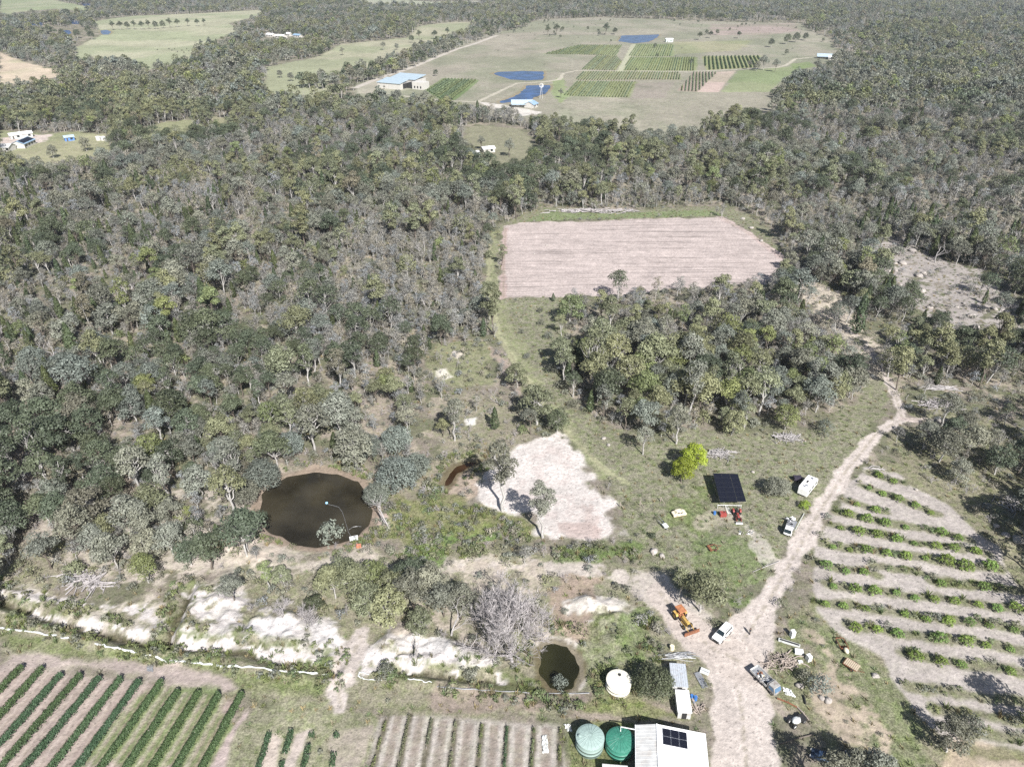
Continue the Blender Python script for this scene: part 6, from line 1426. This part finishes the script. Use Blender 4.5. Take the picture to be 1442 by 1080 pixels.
sheet([(208, 936), (217, 935), (215, 946), (206, 945)], 'grey sheet lying at the top end of the vine rows', 'metal_sheet', 'metal sheet', STEEL, 3, .05)
# covered buggy
(x, y, z), _ = at(1120, 1018); t = thing('covered_buggy', 'small buggy under a white cover with a big tyre at the end of the junk', 'buggy', (x, y, z), heading(1113, 1018, 1130, 1008))
m = MB(); m.blob((0, 0, .85), (.9, .65, .45), PLASTIC, 4, 12, .08); m.build('cover', t, True); m = MB(); m.box((1.3, 0, .6), (1.3, 1.1, .5), BLACK); m.build('rear_box', t, bevel=.04)
for q in (-1, 1): tyre(t, (-.9, q*.6, .5), .5, .3, rimm=WHITE); tyre(t, (1.3, q*.62, .42), .42, .26)
# cars under the bottom tree
def car(px, py, qx, qy, mt, label, s=1.0):
    (x, y, z), _ = at(px, py); t = thing('old_car', label, 'car', (x, y, z), heading(px, py, qx, qy)); t.scale = (s, s, s)
    m = MB(); m.prism([(-2.2, .35), (-2.25, .85), (-1.5, .95), (1.0, .95), (2.1, .8), (2.2, .35)], 1.72, mt); m.build('body', t, bevel=.08)
    m = MB(); m.add([(-1.7, -.76, .94), (1.0, -.76, .94), (1.0, .76, .94), (-1.7, .76, .94), (-1.2, -.6, 1.42), (.3, -.6, 1.44), (.3, .6, 1.44), (-1.2, .6, 1.42)], [(4, 5, 6, 7), (0, 1, 5, 4), (1, 2, 6, 5), (2, 3, 7, 6), (3, 0, 4, 7)], mt); m.build('roof', t, bevel=.05)
    g_ = paintmat('bluish_car_glass', (.12, .18, .28), .1)  # bluish base colour on every pane
    m = MB(); m.add([(.95, -.66, 1.0), (.95, .66, 1.0), (.38, .54, 1.40), (.38, -.54, 1.40)], [(0, 1, 2, 3)], g_); o = m.build('windscreen', t); o.location = (.04, 0, .02)
    m = MB(); m.add([(-1.66, -.66, 1.0), (-1.66, .66, 1.0), (-1.26, .54, 1.38), (-1.26, -.54, 1.38)], [(3, 2, 1, 0)], g_); o = m.build('rear_window', t); o.location = (-.04, 0, .02)
    for q in (-1, 1):
        m = MB(); m.add([(.75, q*.75, 1.0), (-1.5, q*.75, 1.0), (-1.1, q*.64, 1.38), (.28, q*.64, 1.38)], [(0, 1, 2, 3)], g_); o = m.build('side_window', t); o.location = (0, q*.03, 0)
        for w_ in (-1.35, 1.35): tyre(t, (w_, q*.78, .33), .33, .2)
        m = MB(); m.box((2.18, q*.6, .68), (.06, .3, .14), WHITE); m.build('headlight', t)
car(1160, 1070, 1150, 1066, paintmat('dark_blue_paint', (.02, .03, .05), .35), 'dark blue old car, left of two parked under the tree at the bottom edge')
car(1186, 1068, 1196, 1066, paintmat('dark_brown_paint', (.04, .03, .025), .35), 'dark brown old car, right of two parked under the tree at the bottom edge')
for px, py, k_, s_, lb in ((1200, 1098, 'gum4', .8, 'grey-green tree leaning over the two old cars at the bottom edge'), (1160, 1118, 'gum1', .8, 'tree just left of the two old cars, mostly below the frame'), (1232, 1112, 'gum3', .8, 'bare-limbed gum right of the two old cars, mostly below the frame')):
    x, y, z = P3(px, py); plant('gum_tree', k_, lb, 'tree', x, y, z, s_, px, None, GRP['gum_tree'])
# boulders
def rock(px, py, r, label, seed, mt=ROCK, group=None):
    (x, y, z), _ = at(px, py); m = MB(); m.blob((0, 0, r*.25), (r, r*.8, r*.55), mt, seed, 12, .14); m.blob((r*.5, r*.4, r*.1), (r*.5, r*.5, r*.4), mt, seed+1, 8, .2); o = m.build('boulder', None, True)
    o.location = (x, y, z); o.rotation_euler = (0, 0, seed); tag(o, label, 'boulder', group)
for i, (px, py, r, lb) in enumerate(((1434, 762, 1.5, 'largest white boulder at the right edge beside the orchard'), (1417, 754, .9, 'smaller pale boulder left of the white one at the right edge'), (1403, 741, .7, 'small boulder above the pair at the right edge'), (337, 706, 1.9, 'large pale boulder on the left bank of the dam'), (602, 687, .6, 'small white stone right of the large tree by the dam'), (1125.6, 966, .75, 'pinkish round boulder right of the derelict truck'), (1166, 987, .8, 'tan rock on the pale slope right of the junk'), (1157, 983, .6, 'smaller tan rock on the pale slope right of the junk'), (1233, 952, .7, 'cream rock in grass left of the lowest orchard tree row'), (921, 777, 1.0, 'white rock in the grass below the trailer frame'), (932, 783, .7, 'cream rock right of the white rock below the trailer frame'), (1060, 665, .5, 'small pale stone above the round bush'), (850, 618, .7, 'flat white stone on the grassy corridor left of the tree island'), (857, 627, .6, 'second flat white stone on the grassy corridor'), (640, 497, .9, 'white rock in the sandy glade in the forest'), (770, 346, .6, 'pale boulder in the upper left of the ploughed field'), (752, 358, .5, 'small boulder left of the pale one in the ploughed field'), (1290, 690, .5, 'small stone above the orchard rows'), (1058, 322, 1.3, 'pale boulder on grass right of the ploughed field'), (1072, 340, 1.1, 'second pale boulder on grass right of the ploughed field'), (1046, 309, 1.2, 'pale boulder near the top right corner of the ploughed field'), (1325, 595, 1.4, 'tan boulder among the dark gums above the orchard'), (1345, 603, 1.1, 'second tan boulder among the dark gums above the orchard'))): rock(px, py, r, lb, i+1)
for i in range(46):   # granite on the bare slope at right
    px = random.uniform(1210, 1440); py = random.uniform(350, 470); x, y = G(px, py)
    if sd_poly(POLYG[[k for k, q in enumerate(POLY) if q[0][0] == (1200, 345)][0]][0], np.array([x]), np.array([y]))[0] < 1: continue
    rock(px, py, random.uniform(.7, 1.8), 'grey granite outcrop on the bare slope at right, among others alike', 60+i, group='granite outcrops on the bare slope')
# white plastic ditch edging
for i, (pl, lb) in enumerate((([(-6, 883), (20, 887), (42, 890), (80, 895)], 'first piece of white plastic edging from the left along the ditch'), ([(85, 897), (97, 900), (108, 902)], 'short white plastic edging piece left of the striped vine rows track'), ([(134, 906), (155, 911), (172, 914), (193, 920)], 'middle white plastic edging piece along the ditch'), ([(205, 922), (235, 931), (270, 933), (300, 936)], 'long white plastic edging piece above the pink bare ground'), ([(305, 938), (350, 940), (405, 946)], 'white plastic edging piece below the white heaps'), ([(410, 946), (440, 948), (467, 950)], 'last white plastic edging piece before the access path'), ([(504, 952), (515, 957), (538, 958)], 'white pipe edging right of the access path'), ([(574, 956), (590, 958), (608, 961)], 'short white pipe below the white sand bank'), ([(616, 968), (680, 972), (740, 975), (830, 976)], 'long grey poly pipe along the verge below the green pond'), ([(505, 952), (507, 946), (520, 950)], 'bent end of white pipe at the access path'))):
    P = [Vector(P3(*q)) for q in pl]; Q = []
    for a_, b_ in zip(P, P[1:]):
        for k in range(5): q = a_.lerp(b_, k/5); q = q+Vector((random.uniform(-.15, .15), random.uniform(-.15, .15), 0)); Q.append((q.x, q.y, hz(q.x, q.y)+.14))
    q = P[-1]; Q.append((q.x, q.y, hz(q.x, q.y)+.12)); m = MB(); w_ = (.10 if i > 5 else .19)
    m.tube(Q, [w_*random.uniform(.5, 1.3) for _ in Q], STEEL if i == 8 else PLASTIC, 6); tag(m.build('plastic_edging'), lb, 'edging')
# things on the dam
zw = WL['big']
def GW(px, py): return (*G(px, py, zw), zw)
x, y, z = GW(460, 708.5); m = MB(); m.blob((0, 0, .12), (.35, .35, .3), paintmat('pale_blue_float', (.30, .55, .75), .4), 1, 12, .02); m.tube([(0, 0, .3), (0, 0, .6)], .04, BLACK, 5); o = m.build('float_buoy', None, True); o.location = (x, y, z); tag(o, 'small pale blue float in the middle of the dam', 'float')
m = MB(); m.tube([(*GW(a, b)[:2], zw+.03) for a, b in ((462, 710), (470, 712), (477, 714), (482, 721), (485, 730), (488, 740), (490, 748), (494, 755))], .035, STEEL, 5); tag(m.build('hose'), 'thin pale hose curving over the dam from the float to the pump raft', 'hose')
m = MB(); m.tube([(*GW(a, b)[:2], zw+.03) for a, b in ((491, 746), (497, 742), (503, 741), (509, 741.5))], .03, STEEL, 5); tag(m.build('hose'), 'short loose hose end on the dam right of the pump raft', 'hose')
x, y, z = GW(498.5, 759); t = thing('pump_raft', 'square white pump raft at the near right edge of the dam', 'raft', (x, y, z+.05), .3)
m = MB(); m.box((0, 0, .15), (1.9, 1.5, .3), WHITE); m.build('deck', t, bevel=.04); m = MB(); m.box((.2, .1, .45), (.5, .35, .3), STEEL); m.build('pump', t)
for q in (-1, 1): m = MB(); m.tube([(-.9, q*.6, .05), (.9, q*.6, .05)], .18, PLASTIC, 8); m.build('float_tube', t)
slab(505.5, 770, (1.0, .8, .6), paintmat('faded_orange_box', (.6, .2, .12), .6), 'orange pump box on the bank below the white raft', 'pump_box', 'pump', .2)
# person
def person():
    (x, y, z), _ = at(1055.3, 892.5); t = thing('person', 'person in dark clothes standing on the dirt yard right of the white wagon', 'person', (x, y, z), heading(1053, 890, 1060, 893))
    me = bpy.data.meshes.new('body'); V_ = []; E_ = []; Rr = []
    def v(p, r, par=None): V_.append(p); Rr.append(r); (E_.append((par, len(V_)-1)) if par is not None else None); return len(V_)-1
    pel = v((0, 0, .95), .13); wst = v((0, 0, 1.1), .12, pel); ch = v((0, 0, 1.32), .145, wst); nk = v((0, 0, 1.48), .055, ch); hd_ = v((.01, 0, 1.60), .085, nk); v((.015, 0, 1.71), .075, hd_)
    for s in (-1, 1):
        h = v((0, s*.09, .90), .10, pel); k = v((.02, s*.11, .50), .062, h); a = v((0, s*.12, .09), .042, k); v((.15, s*.13, .035), .035, a)
        sh = v((0, s*.19, 1.40), .06, ch); el = v((-.02, s*.26, 1.13), .045, sh); wr = v((.06, s*.27, .88), .03, el); pm = v((.08, s*.27, .80), .032, wr)
        for i, (dx_, l) in enumerate(((-.03, .07), (-.01, .085), (.01, .08), (.03, .06))): f = v((.08+dx_, s*.27, .80-l*.6), .009, pm); v((.085+dx_, s*.262, .80-l*1.1), .008, f)
        th = v((.115, s*.255, .80), .010, pm); v((.13, s*.25, .76), .009, th)
    me.from_pydata(V_, E_, []); o = link('body', me, t); sk_ = o.modifiers.new('skin', 'SKIN'); sk_.use_smooth_shade = True
    for i, r in enumerate(Rr): me.skin_vertices[0].data[i].radius = (r, r)
    me.skin_vertices[0].data[0].use_root = True; me.materials.append(SKIN); o.modifiers.new('sub', 'SUBSURF').levels = 1
    m = MB(); m.lathe([(.17, .93), (.165, 1.05), (.19, 1.3), (.19, 1.4), (.10, 1.47), (.06, 1.49)], CLOTH, 14)
    for s in (-1, 1): m.tube([(0, s*.15, 1.42), (-.02, s*.25, 1.15), (.05, s*.265, .92)], [.085, .065, .05], CLOTH, 8)
    m.build('jacket', t, True); m = MB()
    for s in (-1, 1): m.tube([(0, s*.085, .98), (.02, s*.11, .5), (0, s*.12, .08)], [.125, .088, .075], TROUS, 10)
    m.build('trousers', t, True)
    m = MB(); m.blob((-.01, 0, 1.70), (.105, .095, .09), HAIR, 1, 12, .03); m.build('hair', t, True)
    m = MB(); m.blob((.10, 0, 1.645), (.02, .014, .022), SKIN, 1, 6, 0); m.build('nose', t)
    for s in (-1, 1): m = MB(); m.blob((.085, s*.032, 1.665), (.012, .014, .009), DARK, 1, 6, 0); m.build('eye', t); m = MB(); m.blob((.0, s*.088, 1.65), (.02, .012, .03), SKIN, 1, 6, 0); m.build('ear', t); m = MB(); m.box((.06, s*.125, .05), (.27, .10, .10), BLACK); m.build('shoe', t, bevel=.03)
    m = MB(); m.box((.092, 0, 1.60), (.01, .05, .012), RED); m.build('mouth', t)
person()
# ------------------------------------------------------------ far buildings
def bldg(px, py, qx, qy, L, W, hw, hr, wall, roof, label, name, nwin=4, cat='house', ver=False, chim=False):
    x, y, z = P3(px, py); t = thing(name, label, cat, (x, y, z), heading(px, py, qx, qy)); gable(t, L, W, hw, hr, wall, roof)
    for i in range(nwin):
        window(t, -L/2+L*(i+.7)/nwin, -W/2-.03, hw*.55, min(1.6, L/nwin*.5), 1.2)
    m = MB(); m.box((-L/2+L*.25/nwin, -W/2-.03, 1.05), (.95, .12, 2.1), BRICKY); m.build('door', t)
    if ver:
        m = MB(); m.add([(-L/2, -W/2-.4, hw-.1), (L/2, -W/2-.4, hw-.1), (L/2, -W/2-3, hw-.6), (-L/2, -W/2-3, hw-.6), (-L/2, -W/2-.4, hw), (L/2, -W/2-.4, hw), (L/2, -W/2-3, hw-.5), (-L/2, -W/2-3, hw-.5)], [(0, 1, 2, 3), (7, 6, 5, 4), (0, 4, 5, 1), (1, 5, 6, 2), (2, 6, 7, 3), (3, 7, 4, 0)], roof); m.build('verandah_roof', t)
        for i in range(6): m = MB(); m.box((-L/2+.2+i*(L-.4)/5, -W/2-2.9, (hw-.6)/2), (.14, .14, hw-.6), BRICKY); m.build('verandah_post', t)
    if chim: m = MB(); m.box((L*.2, 1, hr), (.8, .8, 1.6), BRICKY); m.build('chimney', t)
    return t
wx = P3(548, 125.5); wa = heading(531, 124.5, 566, 127.5)
t = thing('winery_shed', 'large white winery building with pale blue roofs beside the far road', 'winery', wx, wa); Lw = 27; 
for k, (yy_, hw_, dp_) in enumerate(((0, 5.2, 17), (21, 6.5, 20))):
    m = MB(); m.box((0, yy_+dp_/2-.5, hw_/2-.5), (Lw+(8 if k else 0), dp_, hw_+1), WALLW); m.build('wall', t)
    m = MB(); X0 = -Lw/2-.6; X1 = Lw/2+.6+(4 if k else 0); m.add([(X0, yy_-1.2, hw_+.1), (X1, yy_-1.2, hw_+.1), (X1, yy_+dp_+.3, hw_+2.6), (X0, yy_+dp_+.3, hw_+2.6), (X0, yy_-1.2, hw_+.35), (X1, yy_-1.2, hw_+.35), (X1, yy_+dp_+.3, hw_+2.85), (X0, yy_+dp_+.3, hw_+2.85)], [(0, 3, 2, 1), (4, 5, 6, 7), (0, 1, 5, 4), (1, 2, 6, 5), (2, 3, 7, 6), (3, 0, 4, 7)], BROOF); m.build('roof', t)
m = MB(); m.box((Lw/2+.1, 9, 2.6), (.3, 9, 4.6), DARK); m.build('open_bay_shade', t)  # dark slab on the wall paints the shade inside the bay
m = MB(); m.box((Lw/2+4.5, 17, 2.5), (8, 10, 5.2), DARK); m.build('awning_shade', t)  # solid dark block stands for the shade under an open awning
m = MB(); m.box((Lw/2+14, 15, 3.0), (13, 11, 7.2), WALLW); m.build('white_wing', t)
for i in range(3): window(t, Lw/2+10.5+i*3.5, 9.45, 2.0, 1.4, 2.0, nm='doorway_shade', m=DARK)  # dark slabs paint the shade within the doorways
t = bldg(735, 150, 745, 150, 18, 9, 2.9, 5.4, WALLW, BROOF, 'farmhouse with pale blue gabled roofs on the bank of the far dam', 'farmhouse', 4, ver=True, chim=True)
bldg(748, 151, 752, 149.5, 9, 9, 2.8, 5.0, WALLW, SLATE, 'darker gabled wing house right of the farmhouse by the far dam', 'farmhouse', 2)
bldg(1161, 82.5, 1175, 83, 19, 10, 3.0, 5.5, WALLW, BROOF, 'white house with pale blue roof at the right edge of the far vineyard', 'homestead', 4, ver=True)
bldg(1172, 84.5, 1180, 85, 9, 7, 3.0, 4.6, WALLW, WROOF, 'white annexe right of the house at the far vineyard edge', 'annexe', 2)
bldg(942, 59.5, 955, 59.5, 11, 8, 4.2, 5.2, paintmat('pale_mint_sheet', (.50, .58, .52), .6), WROOF, 'pale mint shed beside the farthest blue dam', 'pump_shed', 1, 'shed')
t = bldg(34, 206, 52, 198, 15, 9, 3.0, 4.8, WALLW, SLATE, 'long house with dark solar panels on its roof at the left edge', 'homestead', 4)
for i in range(7): m = MB(); m.box((-6+i*2, -2.4, 4.16), (1.8, 3.8, .08), PANEL, rx=math.atan(1.8/4.5)); m.build('solar_panel', t)
bldg(6, 212, 22, 212, 12, 8, 2.8, 4.4, WALLW, GROOF, 'white-roofed house at the very left edge beside the solar roof', 'homestead', 3)
bldg(30, 194, 45, 192, 14, 6, 2.8, 3.9, GROOF, WROOF, 'low white-roofed shed behind the solar-roofed house', 'farm_shed', 2, 'shed')
bldg(98, 198, 106, 197, 6, 4.5, 2.6, 3.6, paintmat('blue_sheet', (.12, .25, .55), .5), BROOF, 'small blue shed in the paddock right of the solar-roofed house', 'small_shed', 1, 'shed')
for i, (px, py) in enumerate(((139, 198), (146, 198), (152, 199))):
    x, y, z = P3(px, py); t = thing('water_tank', f'grey corrugated tank, {["left", "middle", "right"][i]} of three at the paddock edge near the blue shed', 'water tank', (x, y, z), 0, 'round rainwater tanks'); m = MB(); m.lathe([(1.6, -.3), (1.6, 2.6)], GROOF, 20); m.build('wall', t, True); m = MB(); m.lathe([(1.7, 2.58), (.01, 3.0)], WROOF, 20); m.build('roof', t)
for i, (px, py, L_, rf) in enumerate(((382, 52, 16, WROOF), (396, 54, 20, WROOF), (420, 53, 16, SLATE), (407, 51, 12, WROOF))): bldg(px, py, px+12, py+1, L_, 9, 3.4, 5.2, WALLW, rf, ['leftmost white roof of the farmstead beyond the left paddocks', 'longest white roof of the farmstead beyond the left paddocks', 'dark-roofed building at the right of the farmstead beyond the left paddocks', 'short white roof between the others of the farmstead beyond the left paddocks'][i], 'farm_building', 3, 'farm building')
bldg(662, 222, 675, 221, 11, 7, 2.8, 4.0, WALLW, WROOF, 'white cottage half hidden by trees in the forest clearing', 'cottage', 3)
bldg(687, 214, 697, 213, 8, 6, 2.6, 3.6, WALLW, WROOF, 'smaller white shed right of the cottage in the forest clearing', 'small_shed', 1, 'shed')
# windmill, power poles
x, y, z = P3(762, 139); t = thing('windmill', 'white windmill standing over the second far dam behind the farmhouse', 'windmill', (x, y, z), 0)
m = MB()
for a_ in (-1, 1):
    for b_ in (-1, 1): m.tube([(a_*1.2, b_*1.2, 0), (a_*.15, b_*.15, 11)], .1, WHITE, 4)
m.build('tower', t); m = MB()
for k in range(14):
    a_ = 2*math.pi*k/14; c, s = math.cos(a_), math.sin(a_); d_ = .24; m.add([(c*.5, -.4, 11.3+s*.5), (c*2.0-s*d_, -.4, 11.3+s*2.0+c*d_), (c*2.0+s*d_, -.55, 11.3+s*2.0-c*d_)], [(0, 1, 2)], WHITE)
m.build('wheel', t); m = MB(); m.box((0, 1.6, 11.3), (.05, 1.6, 1.0), WHITE); m.build('tail', t)
def pole(px, py, h, label):
    x, y, z = P3(px, py); t = thing('power_pole', label, 'power pole', (x, y, z), 0, 'power poles'); m = MB(); m.tube([(0, 0, -.3), (0, 0, h)], [.18, .12], WOODM if False else BARK, 6); m.build('post', t)
    m = MB(); m.box((0, 0, h-.5), (2.4, .14, .14), BARK); m.build('crossarm', t)
    for s in (-1, 0, 1): m = MB(); m.lathe([(.06, 0), (.09, .1), (.05, .25), (.01, .26)], WHITE, 6, (s, 0, h-.43)); m.build('insulator', t)
pole(748, 163, 11, 'white power pole in front of the farmhouse by the far dam'); pole(1018, 205, 13, 'power pole standing among trees at the near edge of the far vineyard'); pole(263+960, 203, 12, 'power pole poking out of the forest right of the far vineyard')
# fence post near the sand clearing
for px, py, lb in ((901, 712, 'dark fence post at the left corner of the grassy yard'), (930, 706, 'fence post right of the dark corner one'), (873, 714, 'short fence post at the right edge of the white sand clearing')):
    x, y, z = P3(px, py); m = MB(); m.tube([(0, 0, -.3), (0, 0, 1.5)], [.11, .09], WOODM, 6); m.tube([(0, 0, 1.3), (.9, -.8, 0)], .05, WOODM, 5); o = m.build('fence_post'); o.location = (x, y, z); tag(o, lb, 'fence post')
# cattle
def cow():
    m = MB(); m.blob((0, 0, 1.0), (1.05, .38, .45), COWM, 2, 10, .04); m.tube([(.8, 0, 1.15), (1.25, 0, 1.0)], [.28, .18], COWM, 8); m.blob((1.45, 0, .85), (.3, .15, .17), COWM, 3, 8, .03)
    for a_ in (-.7, .7):
        for b_ in (-.22, .22): m.tube([(a_, b_, .95), (a_+.04, b_, .5), (a_, b_, 0)], [.15, .09, .07], COWM, 6)
    m.tube([(-1.0, 0, 1.25), (-1.15, 0, .5)], .04, COWM, 4)
    for b_ in (-.15, .15): m.blob((1.3, b_*1.4, 1.02), (.05, .1, .04), COWM, 1, 6, 0)
    return m.mesh('cow', True)
cm = cow(); CP = [(222, 71), (238, 70), (242, 72), (246, 70), (250, 74), (256, 72), (259, 75), (263, 70), (266, 73), (271, 72), (285, 19.5), (640, 50)]
for i, (px, py) in enumerate(CP[:10]):
    x, y, z = P3(px, py); o = link('cow', cm, None, (x, y, z)); o.rotation_euler = (0, 0, random.uniform(0, 6.28)); tag(o, f'dark cow grazing in the pale far-left paddock, {nth(i+1)} from the left', 'cow', 'cattle in the far-left paddock')
# ------------------------------------------------------------ camera, light, air
cam = bpy.data.cameras.new('camera'); cam.sensor_width = 36; cam.lens = 36*FPX/1442; cam.clip_start = 1; cam.clip_end = 20000
co = bpy.data.objects.new('camera', cam); COL.objects.link(co); co.location = (0, 0, HC); co.rotation_euler = (R(90-PITCH), 0, 0); SC.camera = co
SUN_AZ = math.atan2(.36, -.93); SUN_EL = R(42)       # towards the sun: x .36, y -.93
sd = Vector((.36*math.cos(SUN_EL), -.93*math.cos(SUN_EL), math.sin(SUN_EL)))
sl = bpy.data.lights.new('sun', 'SUN'); sl.energy = 4.9; sl.angle = R(.53); sl.color = (1, .975, .955)
so = bpy.data.objects.new('sun', sl); COL.objects.link(so); so.rotation_euler = (-sd).to_track_quat('-Z', 'Y').to_euler()
w = bpy.data.worlds.new('World'); SC.world = w; w.use_nodes = True; nt = w.node_tree; bg = nt.nodes['Background']
sk = nt.nodes.new('ShaderNodeTexSky'); sk.sky_type = 'NISHITA'; sk.sun_disc = False; sk.sun_elevation = SUN_EL; sk.sun_rotation = math.atan2(.36, -.93)
sk.air_density = 1; sk.dust_density = 1.5; sk.ozone_density = 1
nt.links.new(sk.outputs[0], bg.inputs[0]); bg.inputs[1].default_value = .058
SC.view_settings.view_transform = 'Standard'; SC.view_settings.look = 'None'; SC.view_settings.exposure = EXPO; SC.view_settings.gamma = 1
hb = MB(); hb.box((0, 4700, 40), (20000, 10400, 200), BARK); ho = hb.build('haze'); ho.data.materials.clear()
hm, hnt, hout = newmat('pale_air'); pv = N(hnt, 'ShaderNodeVolumePrincipled'); pv.inputs['Color'].default_value = (.86, .92, 1, 1); pv.inputs['Density'].default_value = HAZE; pv.inputs['Anisotropy'].default_value = .2
hnt.links.new(pv.outputs[0], hout.inputs['Volume']); ho.data.materials.append(hm); tag(ho, 'thin pale haze over the far forest and paddocks', 'haze', kind='stuff')
try: hm.cycles.homogeneous_volume = True
except Exception: pass
cy = SC.cycles; cy.max_bounces = 5; cy.diffuse_bounces = 2; cy.glossy_bounces = 2; cy.transmission_bounces = 3; cy.transparent_max_bounces = 4; cy.volume_bounces = 0; cy.use_denoising = False
try: cy.denoiser = 'OPENIMAGEDENOISE'; cy.denoising_input_passes = 'RGB_ALBEDO_NORMAL'; cy.denoising_prefilter = 'ACCURATE'
except Exception: pass
